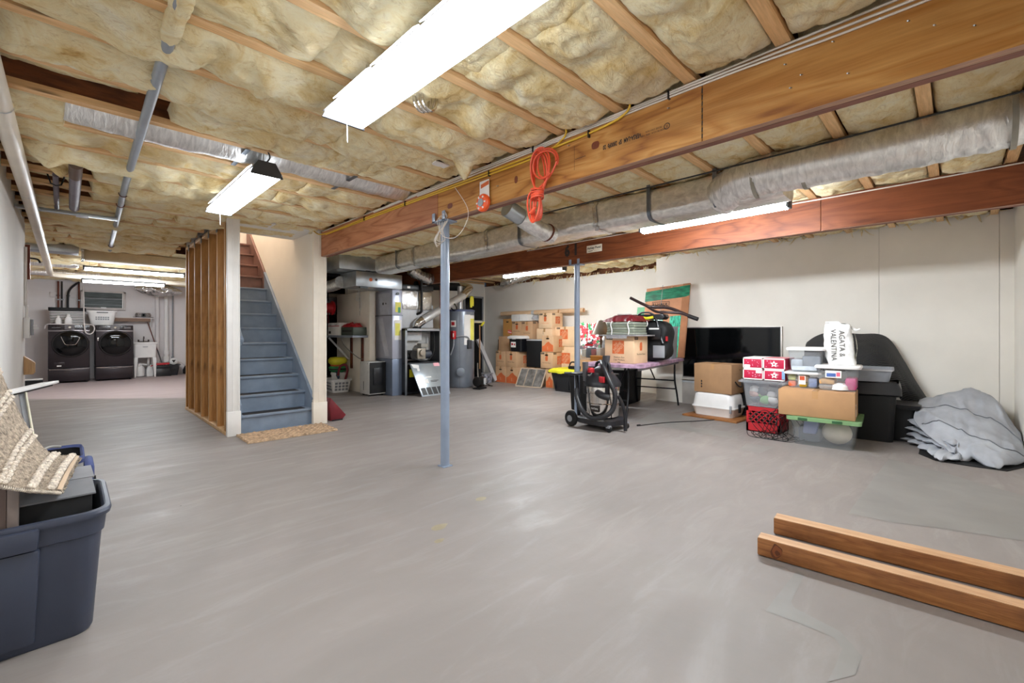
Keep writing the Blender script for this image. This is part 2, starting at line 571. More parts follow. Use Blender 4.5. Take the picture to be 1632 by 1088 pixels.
S('trim_sill_plate', MB().box(XR + .16, -.44, 2.43, XR2 + .1, 3.5, 2.6), JW)
S('trim_rim_board', MB().box(XR2 + .05, 3.56, 2.33, XR2 + .1, YB, 2.66), JW)
# stairwell walls and opening trim
S('wall_stair_left', MB().box(1.312, 5.62, 0, 1.332, 8.5, 4.2), WALL)
S('wall_stair_right', MB().box(2.15, 5.62, 0, 2.275, 8.5, 4.2), WALL)
S('wall_stair_top', MB().box(1.312, 8.5, 0, 2.9, 8.6, 4.2), WALL)
S('wall_stair_upper_front', MB().box(1.312, 6.3, 2.66, 2.15, 6.35, 4.2), WALL)
S('ceiling_stairwell', MB().box(1.2, 6.2, 4.2, 2.4, 9.5, 4.3), WALL)
tr = S('trim_1', MB().box(1.21, 5.57, .27, 1.333, 5.62, 2.4), TRIMW, bevel=.004)
B('casing', MB().box(2.125, 5.57, .27, 2.285, 5.62, 2.4), CREAM, tr, bevel=.004)  # right casing, beads and plinth: same white paint, warm light put into the colour
B('casing_bead', MB().box(1.262, 5.562, .27, 1.27, 5.572, 2.39).box(1.318, 5.562, .27, 1.326, 5.572, 2.39), TRIMW, tr)
B('casing_bead', MB().box(2.185, 5.562, .27, 2.193, 5.572, 2.39).box(2.262, 5.562, .27, 2.27, 5.572, 2.39), CREAM, tr)
B('plinth_block', MB().box(1.208, 5.558, 0, 1.34, 5.62, .27), TRIMW, tr, bevel=.004)
B('plinth_block', MB().box(2.118, 5.558, 0, 2.288, 5.62, .27), CREAM, tr, bevel=.004)
B('jamb', MB().box(1.332, 5.62, .0, 1.34, 5.75, 2.39), CREAM, tr)
B('soffit', MB().box(1.21, 5.575, 2.385, 2.285, 6.35, 2.42), WALL2, tr)

# ------------------------------------------------------------------ ceiling: sheathing, I-joists, fibreglass batts
mb = MB()
mb.box(-1.4, -.6, 2.66, 1.2, 15.2, 2.7).box(2.29, -.6, 2.66, 8, 15.2, 2.7).box(1.2, -.6, 2.66, 2.29, 6.3, 2.7).box(1.2, 9.42, 2.66, 2.29, 15.2, 2.7)
CEIL = S('ceiling', mb, OSB, smooth=0)
def joist_mesh(x0, x1):
    mb = MB()
    mb.box(x0, -.03, JZ, x1, .03, JZ + .038).box(x0, -.03, 2.62, x1, .03, 2.66)
    mb.mat(1).box(x0, -.006, JZ + .038, x1, .006, 2.62)
    return mb
def JY(k): return .53 + .4115 * k
full = B('joist', joist_mesh(-.36, 6.98), [JF, JW], CEIL, smooth=0); full.location = (0, JY(-2), 0)
sideL = sideR = far = None
def putj(src, mbf, y):
    if src is None:
        src = B('joist', mbf(), [JF, JW], CEIL, smooth=0); o = src
    else:
        o = src.copy(); COL.objects.link(o)
    o.location = (0, y, 0)
    return src
for k in range(-1, 36):
    y = JY(k)
    if y < 6.3:
        o = full.copy(); COL.objects.link(o); o.location = (0, y, 0)
    elif y < 9.4:
        sideL = putj(sideL, lambda: joist_mesh(-.36 if y < YL else -1.25, 1.2), y)
        sideR = putj(sideR, lambda: joist_mesh(2.29, 7.7), y)
    else:
        far = putj(far, lambda: joist_mesh(-1.25, 2.9), y)

DRIPS = [(2.02, 2.52, .13, .06), (.9, 1.75, .05, .1), (-.1, 4.3, .13, .08), (-.05, 4.75, .14, .07), (.02, 5.1, .12, .06),
         (.62, 3.0, .05, .12), (1.75, 2.0, .06, .12), (1.9, 1.2, .05, .1), (.2, 2.5, .05, .1)]
def batt(x0, x1, k, sag, res, lift=0., seed=0., spill=.03):
    """one fibreglass batt: a soft irregular pillow tucked between two joists"""
    y0, y1 = JY(k) + .031, JY(k + 1) - .031
    nu, nv = max(4, int((x1 - x0) / res)), max(7, int((y1 - y0 + .06) / res))
    def fn(u, v):
        x = x0 + (x1 - x0) * u
        c = 2 * v - 1
        w = max(0., 1 - c * c) ** .62
        e = max(0., 1 - abs(2 * u - 1) ** 9) ** .5
        y = y0 + (y1 - y0) * v
        rag = fbm(x * 2.6 + seed, (c > 0) * 7.3 + k * 1.9, 2.2, 3)
        if lift <= 0:
            y += math.copysign(spill * max(-.6, .25 + 1.3 * rag) * abs(c) ** 3, c)
        q0 = fbm(x * 1.3 + seed, k * 3.1, 4.4, 2)
        wx, wy = x + .06 * fbm(x * 4, y * 4, seed, 2), y + .05 * fbm(x * 4, y * 4, seed + 9, 2)
        n = .5 * fbm(wx * 2.6 + seed, wy * 4.5, k * 1.7, 3) + .35 * fbm(wx * 7 + seed, wy * 10, k, 3)
        # puckers where the batt is pinched across
        pk = max(0., math.sin(wx * 7.5 + 3.2 * q0 + k)) ** 6
        z = JZ + .02 + lift - sag * (.75 + .55 * q0 + .55 * n - .45 * pk) * w * e - .016 * fbm(x * 17, y * 17, seed, 3) * w
        z -= .02 * w * max(0., rag)
        if v in (0., 1.):
            z = JZ + .06 + lift
        if u in (0., 1.):
            z = JZ + .09 + lift
        for dx, dy, a, s in DRIPS:
            q = ((x - dx) ** 2 + (y - dy) ** 2) / (s * s)
            if q < 6 and 0 < v < 1 and 0 < u < 1:
                z -= a * math.exp(-q)
        return (x, y, z)
    mb = MB().grid(fn, nu, nv)
    mb.keep = True
    return B('insulation_batt', mb, INS, CEIL, smooth=180)
RB = random.Random(21)
def run(k, xa, xb, res, sag=(.05, .1), lift=0., gap=.0, ln=(1.0, 1.9), spill=(.0, .045)):
    x = xa
    while x < xb - .15:
        L = RB.uniform(*ln)
        e = min(x + L, xb)
        if xb - e < .45:
            e = xb
        batt(x, e, k, RB.uniform(*sag), res, lift + RB.uniform(-.006, .006) * (lift > 0), RB.uniform(0, 50), RB.uniform(*spill))
        x = e - .05 + RB.uniform(0, gap)
for k in range(-2, 35):
    ym = JY(k) + .2
    res = .016 if ym < 3.2 else (.024 if ym < 5.5 else .045)
    if ym > 9.3:
        run(k, -1.2 if ym > 9.5 else -.3, 2.85, .05, (.05, .1), ln=(1.0, 1.9)); continue
    xs = -.34 if ym < YL else -1.2
    if 6.1 < ym < 9.4:
        run(k, xs, 1.19, res, (.05, .1))
        if ym < 6.4: run(k, 1.2, 2.2, res, (.05, .07))
    elif k == 6:
        run(k, xs, .3, res, (.03, .05), .11)
        run(k, .42, 2.2, res, (.05, .08), .0)
    elif k == 7:
        run(k, xs, .0, res, (.06, .1))
    elif k in (10, 11, 12):
        run(k, xs, .1, res, (.02, .05), .05, .12, (.4, .7))
        run(k, .12, 2.2, res, (.05, .1))
    else:
        run(k, xs, 2.2, res, (.06, .1) if ym > 2.2 else (.05, .085), spill=(.0, .05) if ym > 1.8 else (-.005, .03))
    if ym < 8.7:
        sr = max(res, .022)
        run(k, 2.31, 4.92, sr, (.035, .07), spill=(-.01, .02))
        if ym < 8.0:
            run(k, 5.04, 6.86 if ym < 3.5 else 7.55, max(sr, .03), (.04, .08))

# loose wisps of fibreglass hanging over the wall tops
mb = MB(); RWI = random.Random(12)
for i in range(170):
    if i < 110: x, y, z = 6.97, RWI.uniform(-.4, 3.5), 2.42
    else: x, y, z = 7.68, RWI.uniform(3.7, 8.4), 2.34
    L = RWI.choice((.01, .015, .02, .03, .04, .05, .10)); w_ = RWI.uniform(.004, .016)
    dx, dy = RWI.uniform(-.03, .0), RWI.uniform(-.10, .10)
    mb.tube([(x, y, z + .03), (x - .02 + dx * .3, y + dy * .3, z - L * .3), (x - .015 + dx, y + dy * .8, z - L * .8), (x - .01 + dx, y + dy * 1.2, z - L)], [w_, w_ * .9, w_ * .5, w_ * .15], 5)
o = B('insulation_wisps', mb, INS, CEIL, smooth=180); o['kind'] = 'stuff'

# ------------------------------------------------------------------ beams and posts
def beam(x, segs, label):
    b = bpy.data.objects.new('support_beam', None); COL.objects.link(b); b.location = (x, 0, 2.075)
    tag(b, label, None, None, 'structure')
    for (y0, y1, m) in segs:
        B('beam_board', MB().box(0, y0 + .0015, 0, .043, y1 - .0015, .31), m, b, bevel=.002, bseg=1)
    y0, y1 = segs[0][0], segs[-1][1]
    B('beam_ply_front', MB().box(.001, y0, -.0012, .042, y1, .0), PLYB, b, smooth=0)
    B('beam_ply_back', MB().box(.046, y0, -.001, .09, y1 - .03, .31), PLYD, b, smooth=0)
    return b
BM1 = beam(2.211, [(-.44, .883, LVL_TAN), (.883, 3.1, LVL_TAN), (3.1, 5.56, LVL_RED)], 'nearer laminated wood beam with cables along its top edge')
BM2 = beam(4.93, [(-.44, .88, LVL_DARK), (.88, 3.54, LVL_DARK), (3.54, 8.74, LVL_DARK)], 'farther reddish laminated beam with black numerals on it')
beam(3.2, [(9.6, 11.5, LVL_RED)], 'short brown beam in the unlit room past the staircase')
# knots, seam holes, nails and mill print on the tan beam
def knot(y, z, ry, rz, x=2.211):
    mb = MB(); put_poly(mb, [(ry * math.cos(a), rz * math.sin(a) * (1 + .15 * math.cos(2 * a))) for a in [i * PI / 10 for i in range(20)]], (x, y, z), '-x', .0006)
    o = B('knot', mb, KNOT, BM1, loc=(2.211, 0, 2.075), smooth=0); o.location = (0, 0, 0)
def beam1(name, mb, mat, **k):
    o = B(name, mb, mat, BM1, loc=(2.211, 0, 2.075), smooth=0, **k); o.location = (0, 0, 0); return o
knot(1.51, 2.243, .028, .027); knot(2.93, 2.17, .035, .026); knot(2.95, 2.33, .02, .015); knot(2.17, 2.2, .016, .03)
mb = MB()
for i in range(9):
    put_poly(mb, [(-.003, -.011), (.003, -.011), (.004, .011), (-.002, .011)], (2.211, .883, 2.10 + i * .032), '-x', .001)
beam1('seam_mark', mb, BLACKP)
UP = (V((0, 1, 0)), V((0, 0, -1)), V((-1, 0, 0)))     # the mill print reads upside down
mb = MB()
put_text(mb, 'VERSA-LAM  SP  2800Fb  20', (2.211, 1.335, 2.212), UP, .036, sx=.58, bold=.0012)
put_text(mb, 'MADE IN U.S.A.  APA  1.8E', (2.211, 1.14, 2.2), UP, .014, sx=.9)
put_text(mb, 'BOISE CASCADE', (2.211, 1.14, 2.216), UP, .014, sx=.9)
ring = [(.017 * math.cos(a), .017 * math.sin(a)) for a in [i * PI / 9 for i in range(18)]]
for i in range(18):
    a, b_ = ring[i], ring[(i + 1) % 18]
    put_poly(mb, [a, b_, (b_[0] * .75, b_[1] * .75), (a[0] * .75, a[1] * .75)], (2.211, 1.065, 2.21), '-x', .001)
put_text(mb, 'B', (2.211, 1.065, 2.21), UP, .022)
put_poly(mb, [(-.04, -.0015), (.04, -.0015), (.04, .0015), (-.04, .0015)], (2.211, 1.62, 2.20), '-x', .001)
put_poly(mb, [(-.001, -.1), (.001, -.1), (.001, .05), (-.001, .05)], (2.211, 1.665, 2.235), '-x', .001)
beam1('mill_print', mb, BLACKP)
mb = MB()
for y, z in ((.35, 2.32), (.12, 2.29), (.05, 2.24), (-.02, 2.3), (-.1, 2.27), (.5, 2.19), (.46, 2.23), (.3, 2.17), (-.05, 2.19), (.52, 2.3), (.2, 2.34), (1.05, 2.3), (2.35, 2.2), (1.7, 2.3)):
    mb.cyl((2.212, y, z), (2.195, y + .004, z - .006), .0028, n=6)
beam1('nail', mb, GALV)['kind'] = 'stuff'
# numerals and sign on the far beam
mb = MB()
put_text(mb, '6', (4.93, 3.837, 2.265), '-x', .2, sx=.85, bold=.013); put_text(mb, '1', (4.93, 3.69, 2.268), '-x', .2, sx=.85, bold=.013)
nm = B('house_number', mb, BLACKP, None, smooth=0, loc=(4.928, 3.74, 2.235)); tag(nm, 'black numerals 61 painted on the far reddish beam', 'number')
t = T('name_sign', 'small cream sign with black lettering on the far reddish beam', 'sign', (4.915, 3.38, 2.245))
B('plaque', MB().box(0, -.118, -.047, .012, .118, .047), M('cream_sign', '#e5dccb', .5), t, bevel=.003)
mb = MB(); put_text(mb, 'Ashley Pond', (0, 0, .01), '-x', .042, bold=.0012); put_poly(mb, [(-.09, -.001), (-.02, -.001), (-.02, .005), (-.09, .005)], (0, 0, -.03), '-x')
put_poly(mb, [(0, -.0005), (.085, -.0005), (.085, .001), (0, .001)], (0, 0, -.026), '-x')
B('lettering', mb, BLACKP, t, smooth=0)

def post(x, y, lab, hooks):
    t = T('steel_post', lab, 'post', (x, y, 0))
    B('post_shaft', MB().lathe([(.0375, 0), (.0375, 2.06)], n=20), STEELB, t)
    B('top_plate', MB().box(-.07, -.09, 2.06, .06, .09, 2.073).box(-.07, -.09, 2.06, -.064, -.05, 2.14).box(-.07, .05, 2.06, -.064, .09, 2.14), STEELB, t, bevel=.002)
    B('base_plate', MB().box(-.045, -.045, 0, .045, .045, .008), STEELB, t)
    return t
post(2.256, 3.06, 'nearer blue-grey steel post under the tan beam with wire looped at its top', 1)
post(4.975, 3.70, 'farther blue-grey steel post under the numerals, beside the vacuum', 0)
mb = MB()
RW = random.Random(3)
for i in range(4):
    pts = [(2.2 + .02 * math.cos(a * 3 + i), 3.06 + (.05 + .012 * i) * math.cos(a + i) - .02, 1.99 + (.1 + .01 * i) * math.sin(a + i * .5)) for a in [j * PI / 10 for j in range(21)]]
    mb.tube(pts, .0028, 5)
mb.tube(crom([(2.2, 3.06, 2.05), (2.15, 2.95, 1.92), (2.15, 2.78, 1.88), (2.16, 2.66, 1.97), (2.19, 2.68, 2.1), (2.2, 2.85, 2.3)]), .003, 5)
tag(B('wire_coil', mb, WCAB, loc=(2.2, 3.06, 1.99)), 'loose coil of thin pale wire hanging on the nearer post top', 'wire')
# ------------------------------------------------------------------ staircase and framed wall
t = T('staircase', 'narrow blue-grey painted basement staircase with brown upper steps', 'stairs', (1.34, 5.63, 0))
RI, GO = .2, .221
for k in range(13):
    m = BLUEP if k < 9 else BROWNP
    B('riser', MB().box(0, k * GO + .02, k * RI, .79, k * GO + .04, (k + 1) * RI - .03), m, t)
    tr_ = B('tread', MB().box(0, k * GO - .005, (k + 1) * RI - .03, .79, (k + 1) * GO + .04, (k + 1) * RI), m, t, bevel=.008)
    if k < 4:
        B('tread_grip', MB().box(.05, k * GO + .03, (k + 1) * RI, .72, k * GO + .19, (k + 1) * RI + .003), BLKM, t)
B('skirt_board', MB().prism([(-.03, 0), (-.03, .30), (1.9, .30 + 1.93 * RI / GO), (1.9, 1.5), (.12, 0)], (.808, 0, 0), (0, 1, 0), (0, 0, 1), (-1, 0, 0), .022), BLUEP, t)
B('skirt_board', MB().prism([(1.9, 1.5), (1.9, .30 + 1.93 * RI / GO), (2.86, .30 + 2.89 * RI / GO), (2.86, 2.4)], (.808, 0, 0), (0, 1, 0), (0, 0, 1), (-1, 0, 0), .022), BROWNP, t)
B('skirt_cap', MB().bar((.795, -.03, .31), (.795, 1.9, .31 + 1.93 * RI / GO), .035, .03), BLUEP, t, bevel=.006)
B('skirt_cap', MB().bar((.795, 1.9, .31 + 1.93 * RI / GO), (.795, 2.86, .31 + 2.89 * RI / GO), .035, .03), BROWNP, t, bevel=.006)
B('skirt_board', MB().prism([(-.04, .16), (-.04, .33), (2.8, .33 + 2.84 * RI / GO), (2.8, .1 + 2.84 * RI / GO)], (-.006, 0, 0), (0, 1, 0), (0, 0, 1), (1, 0, 0), .02), BLUEP, t)
B('handrail', MB().bar((.05, .3, 1.18), (.05, .12, 1.02), .045, .07).bar((.03, .13, .98), (.03, .13, 1.1), .02, .05), BLUEP, t, bevel=.012)

t = T('framed_wall', 'bare framed partition of brown studs along the left side of the staircase', 'stud wall', (1.22, 5.62, 0))
B('bottom_plate', MB().box(-.005, .02, 0, .092, 2.43, .038), PLATE_LIT_EDGE, t, bevel=.002)
B('top_plate', MB().box(0, .02, 2.35, .09, 2.43, 2.388), PLATE_LIT_EDGE, t, bevel=.002)
sd = None
for k, y in enumerate((.11, .47, .9, 1.33, 1.76, 2.18, 2.4)):
    if sd is None:
        mb = MB().box(0, -.019, .038, .088, .019, 2.35); mb.m[-1] = 1  # -x edge face in lighter pine, the light on it painted in
        sd = o = B('stud', mb, [STUD, PLATE_LIT_EDGE], t, smooth=0)
    else:
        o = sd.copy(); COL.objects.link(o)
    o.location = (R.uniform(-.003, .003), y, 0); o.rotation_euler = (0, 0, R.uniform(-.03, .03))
    if 0 < k < 6:
        B('metal_bracket', MB().box(-.006, y - .03, 2.30, .0, y + .03, 2.39), GALVD, t)

t = T('doormat', 'tan braided fibre doormat at the foot of the staircase', 'mat', (1.745, 5.3, 0), -.025)
MATC = M('coir_braid', '#a58b70', .9, var=.22, scale=30, bump=.9, bscale=55)
def matf(u, v):
    x, y = (u - .5) * .92, (v - .5) * .5
    z = .019 + .007 * math.sin(u * 95 + 2.5 * (int(v * 12) % 2)) * math.cos((v * 12 % 1 - .5) * 3) + .004 * fbm(x * 30, y * 30, 1, 2)
    if u in (0., 1.) or v in (0., 1.): z = .002
    return (x + .01 * fbm(y * 9, 3), y + .012 * fbm(x * 8, 7), z)
g = MB().grid(matf, 150, 48); g.keep = True
B('braided_pad', g, MATC, t, smooth=180)

# ------------------------------------------------------------------ ceiling lamps
def hood_lamp(name, label, c, w, L, zt, big=True, chain=True):
    """wide shop light with a dark hood, running along y"""
    t = T(name, label, 'lamp', (c[0], c[1], zt))
    mb = MB()
    mb.k = 0
    # trapezoid hood
    ys = (-L / 2, L / 2)
    prof = [(-w / 2, -.07), (-w / 2 + .004, -.07), (-.05, -.008), (.05, -.008), (w / 2 - .004, -.07), (w / 2, -.07), (.055, 0), (-.055, 0)]
    mb.loft([[(x, y, z) for x, z in prof] for y in ys])
    B('hood', mb, [DGREY], t)
    B('end_cap', MB().prism([(-w / 2, -.095), (w / 2, -.095), (w / 2 - .02, -.05), (.055, .004), (-.055, .004), (-w / 2 + .02, -.05)], (0, ys[0] - .012, 0), (1, 0, 0), (0, 0, 1), (0, 1, 0), .012), DGREY, t)
    B('end_cap', MB().prism([(-w / 2, -.095), (w / 2, -.095), (w / 2 - .02, -.05), (.055, .004), (-.055, .004), (-w / 2 + .02, -.05)], (0, ys[1], 0), (1, 0, 0), (0, 0, 1), (0, 1, 0), .012), DGREY, t)
    h = w / 2 - .012
    B('lens', MB().loft([[(x, y, z) for x, z in ((-h, -.066), (-h * .97, -.092), (h * .97, -.092), (h, -.066))] for y in (ys[0] + .004, ys[1] - .004)]), LENS_BIG, t)
    for s in (-1, 1):  # glowing strips added on the hood to brighten the ceiling
        for q in range(4):
            a = ys[0] + .06 + q * (L - .12) / 4
            B('added_uplight_strip', MB().prism([(s * .075, -.02), (s * .1, -.042), (s * .102, -.038), (s * .077, -.016)], (0, a, 0), (1, 0, 0), (0, 0, 1), (0, 1, 0), (L - .12) / 4 - .04), LENS_UPLIGHT, t, smooth=0)
    B('pull_cord', MB().tube([(0, ys[1] - .03, -.09), (.004, ys[1] - .028, -.2)], .0018, 5), WHT, t)
    if chain:
        for y in ys:
            B('chain', MB().tube([(0, y * .9, 0), (0, y * .9, JZ - zt + .02)], .004, 5), GALV, t)
    return t
hood_lamp('shop_light', 'large glowing shop light close overhead in front of the tan beam', (1.01, 1.43, 0), .226, 1.62, 2.31)
hood_lamp('shop_light', 'wide dark-hooded shop light hanging before the staircase', (.97, 4.07, 0), .21, 1.38, 2.31)
t = bpy.data.objects['shop_light.001']
B('cord_drop', MB().tube(crom([(0, -.62, .0), (.03, -.66, .05), (.0, -.68, .1)]), .005, 6), BLK, t)
def slim_lamp(label, c, L, axis, zt, rz=0., lens=LENS_TUBE, lw=.042):
    t = T('tube_light', label, 'lamp', (c[0], c[1], zt), (0 if axis == 'y' else -PI / 2) + rz)
    B('housing', MB().loft([[(x, y, z) for x, z in ((-lw - .008, -.03), (-.035, 0), (.035, 0), (lw + .008, -.03))] for y in (-L / 2, L / 2)]), DGREY, t)
    for s in (-1, 1):
        B('end_cap', MB().box(-.052, s * L / 2 - .012, -.07, .052, s * L / 2 + .012, .004), DGREY, t, bevel=.006)
    B('lens', MB().loft([[(x, y, z) for x, z in ((-lw, -.03), (-lw, -.06), (-lw * .6, -.074), (lw * .6, -.074), (lw, -.06), (lw, -.03))] for y in (-L / 2 + .014, L / 2 - .014)]), lens, t)
    for s in (-1, 1):
        B('hanger', MB().tube([(0, s * L * .45, 0), (0, s * L * .45, JZ - zt + .015)], .003, 5), GALV, t)
    return t
slim_lamp('slim glowing tube light under the silver duct, in front of the far beam', (4.12, 1.6, 0), 1.3, 'y', 2.21)
slim_lamp('slim tube light beyond the far beam, left of the numerals', (5.3, 4.83, 0), 1.3, 'y', 2.14)
slim_lamp('nearer tube light hung across the laundry below the tan duct', (.83, 10.0, 0), 1.32, 'x', 2.22, lens=LENS_LAUNDRY, lw=.03)
slim_lamp('farther laundry tube light just under the long white pipe', (.8, 11.8, 0), 1.25, 'x', 2.17, lens=LENS_LAUNDRY, lw=.03)
# added lamp, out of view, that lights the stairwell from above
t = T('stairwell_fill_lamp', 'added round lamp out of view at the top of the stairwell', 'lamp', (1.75, 7.6, 4.19))
B('shade', MB().lathe([(.02, -.09), (.12, -.08), (.16, -.03), (.16, 0)], n=20), emit('stairwell_fill_glow', '#ffeedd', 80), t)
B('rim', MB().lathe([(.15, -.02), (.175, -.02), (.175, .0), (.15, 0)], n=20), WHT, t)

# ------------------------------------------------------------------ ducts
t = T('duct_trunk', 'long silver foil-wrapped supply duct between the two beams', 'duct', (3.69, .86, 2.245))
def ductring(y, s=1., j=0):
    n = 40; out = []
    for p in rr(0, 0, .335 * s, .27 * s, .07, 0, 6):
        q = 1 + .022 * fbm(p[0] * 5 + y * 2.2, p[1] * 5, y * 1.3, 2)
        out.append((p[0] * q, y, p[1] * q - .01 * math.sin(y * 2.4)))
    return out
B('foil_wrap', MB().loft([ductring(i * .07) for i in range(84)]), FOIL, t, smooth=60)
for y in (.45, 1.0, 2.55, 3.95, 5.15):
    B('strap', MB().loft([[(p[0] * 1.035, y + d, p[1] * 1.035) for p in rr(0, 0, .345, .28, .07, 0, 4)] for d in (-.016, .016)], 0, 0).box(-.18, y - .016, .08, -.176, y + .016, .15), GALVD, t)
for y in (1.55, 3.1, 4.7):
    B('tape_seam', MB().loft([[(p[0] * 1.03, y + d + .012 * math.sin(i * 2.1), p[1] * 1.03) for i, p in enumerate(rr(0, 0, .34, .275, .07, 0, 6))] for d in (-.022, .022)], 0, 0), FOILC, t)
t = T('flex_duct', 'fat crinkled silver flexible duct running to the right wall from the trunk', 'duct', (3.58, .5, 2.26))
def flexring(path, r, n=24, cr=.05, fq=60.):
    pts = crom(path, 14); rs = []
    for i, p in enumerate(pts):
        rs.append(r * (1 + cr * .4 * math.sin(i * 1.9) + cr * fbm(p.x * 7, p.y * 7, p.z * 7, 2)))
    return MB().tube(pts, rs, n)
B('foil_jacket', flexring([(.08, .82, -.05), (-.02, .62, .0), (-.03, .3, .005), (0, -.2, .0), (.03, -.6, .02), (.05, -.93, .03)], .142, cr=.06), FOILF, t, smooth=70)
for y in (.52, .22, -.72):
    B('tie_band', MB().tube([(-.02, y - .012, 0.0), (-.02, y + .012, 0.0)], .149, 24, False), M('band_grey', '#9a968c', .5), t)
t = T('branch_duct', 'short silver branch duct sticking out of the trunk toward the tan beam', 'duct', (3.4, 2.9, 2.2))
B('foil_jacket', flexring([(.08, 0, -.08), (-.12, .02, -.04), (-.36, .03, .03)], .085, 18, .06), FOILF, t, smooth=70)
B('collar', MB().tube([(-.34, .03, .03), (-.52, .05, .09)], .08, 18), GALV, t)
B('tie_band', MB().tube([(.0, .01, -.06), (.02, .01, -.065)], .093, 18), COPPER, t)
t = T('joist_bay_duct', 'silver foil duct lying up inside an open joist bay on the left', 'duct', (1.05, JY(7) + .2, 2.5))
B('foil_jacket', flexring([(-1.15, 0, 0), (-.6, .005, -.01), (.0, 0, .005), (.6, -.005, -.005), (1.14, 0, 0)], .148, 22, .05), FOILX, t, smooth=70)
B('hanger_strap', MB().box(.55, -.24, -.128, .58, .2, -.122), GALVD, t); B('hanger_strap', MB().box(-.2, -.2, -.122, -.17, .2, -.118), GALVD, t)
t = T('sheet_plenum', 'stacked grey sheet-metal duct boxes above the cream wall stub', 'duct', (3.4, 6.95, 1.9))
B('upper_box', MB().box(-.35, .0, .26, .42, .7, .5), GALV, t, bevel=.004)
B('lower_box', MB().box(-.06, .02, 0, .8, .62, .25), GALV, t, bevel=.004)
B('side_duct', MB().box(-.6, .62, .26, -.34, 1.5, .46), GALVD, t, bevel=.004)
B('round_duct', flexring([(-.1, .5, .1), (-.1, .9, .06), (-.12, 1.8, .05)], .1, 16, .04), FOILF, t, smooth=60)
B('port_cover', MB().cyl((.3, .02, .13), (.3, .014, .13), .022), BLK, t); B('orange_tag', MB().lathe([(.03, 0), (.03, .004)], (.2, .016, .125), 14, 'y'), ORANGE, t)
B('damper', MB().box(.36, -.02, .255, .46, .05, .28).cyl((.1, .0, .265), (.4, .0, .265), .006), BLK, t)
B('lower_bracket', MB().box(.0, .0, -.03, .14, .03, .0), BLK, t)
# laundry side ducts
t = T('wrapped_duct', 'wide tan paper-wrapped duct crossing the laundry ceiling', 'duct', (1.4, 9.35, 2.31))
B('wrap', MB().box(-1.25, -.16, -.075, 1.4, .2, .075), KRAFTP, t, bevel=.03)
B('seam_strap', MB().box(-1.27, -.165, -.08, -1.24, .21, .08), FOILC, t)
t = T('flat_duct', 'shallow grey sheet-metal duct crossing the laundry ceiling at left', 'duct', (-.4, 9.0, 2.33))
B('metal_case', MB().box(-.7, -.1, -.06, .5, .2, .05), GALV, t, bevel=.004)
t = T('foil_runs', 'pair of thin silver foil ducts across the far laundry ceiling', 'duct', (.5, 12.8, 2.33))
B('foil_jacket', flexring([(-1.6, 0, 0), (-.5, .02, .01), (.8, 0, 0), (2.2, 0, 0)], .07, 12, .07), FOILX, t, smooth=70)
B('foil_jacket', flexring([(-1.6, -1.6, .02), (-.5, -1.58, .02), (-.45, -1.6, .03)], .06, 12, .07), FOILX, t, smooth=70)
t = T('vent_bundle', 'bunched crumpled silver duct sagging above the utility sink', 'duct', (1.6, 14.3, 2.2))
def bun(u, v):
    a = v * 2 * PI; x = -.46 + .95 * u
    r = .17 * math.sin(PI * min(max(u, .02), .98)) ** .55 * (1 + .3 * fbm(x * 6, math.cos(a) * 2, math.sin(a) * 2, 3))
    return (x, r * 1.1 * math.cos(a), .02 + r * .85 * math.sin(a) - .03 * u)
B('foil_jacket', MB().grid(bun, 48, 36), FOILC, t, smooth=70)
t = T('ceiling_vent_duct', 'short silver flexible elbow under the ceiling in the far corner', 'duct', (7.15, 7.3, 2.3))
B('foil_jacket', flexring([(.5, .35, .14), (.2, .25, .0), (-.1, -.02, -.03), (-.02, -.3, .05), (.2, -.5, .14)], .1, 16, .12), FOILC, t, smooth=70)
# sheet-metal nailer between joists over the left wall
t = T('joist_blocking', 'long galvanised metal strip across the joists on the left', 'metal strip', (.08, 6.19, 2.295))
B('channel', MB().prism([(-.44, -.05), (.28, -.05), (.28, .05), (-.44, .05)], (0, 0, .0), (1, 0, 0), (0, 1, .12), (0, 0, 1), .035), GALV, t, bevel=.003)
B('tab', MB().box(-.03, -.055, -.004, .06, .06, .0), M('bare_metal', '#c8ccd2', .3, .6), t)

# ------------------------------------------------------------------ pipes under the ceiling
t = T('grey_pipe', 'long thin grey pipe running under the joists past the left shop light', 'pipe', (.33, 4.5, 2.36))
B('pipe_run', MB().tube([(-.045, -3.6, -.01), (-.04, -2.5, -.01), (.0, .3, 0), (.1, 4.4, 0)], .024, 12), CONDUIT, t)
for y, x in ((-2.03, -.03), (.7, .008), (1.15, .018), (3.9, .09), (2.4, .05)):
    B('pipe_clip', MB().tube([(x + .03 * math.cos(a), y, .03 * math.sin(a) - .002) for a in [PI * .95 + i * PI * 1.1 / 8 for i in range(9)]], .0035, 5), COPPER, t)
def slv(u, v):
    a = v * 2 * PI; y = -2.62 + .42 * u
    r = .034 + .012 * fbm(u * 4, math.cos(a) * 2, math.sin(a) * 2, 3) + .02 * (u > .96 or u < .04) * 0
    return (-.036 + r * math.cos(a), y, -.008 + r * math.sin(a))
B('fibre_sleeve', MB().grid(slv, 30, 20), INS, t, smooth=180)
t = T('white_drain_pipe', 'white drain pipe sloping along the left wall, then across the laundry', 'pipe', (-.25, 3.0, 2.31))
B('pipe_run', MB().tube([(-.005, -3.2, .015), (0, 2.6, 0), (.0, 9.0, -.06), (.02, 9.1, -.075), (.12, 9.15, -.08), (2.6, 9.2, -.085)], .045, 16), PVC, t)
for y in (.5, 2.5, 4.9, 5.4, 7.1, 8.0):
    B('pipe_strap', MB().tube([(.0, y - .006, .005 - .0067 * y + .006), (.0, y + .006, .005 - .0067 * y + .006)], .048, 16, False), GALV, t)
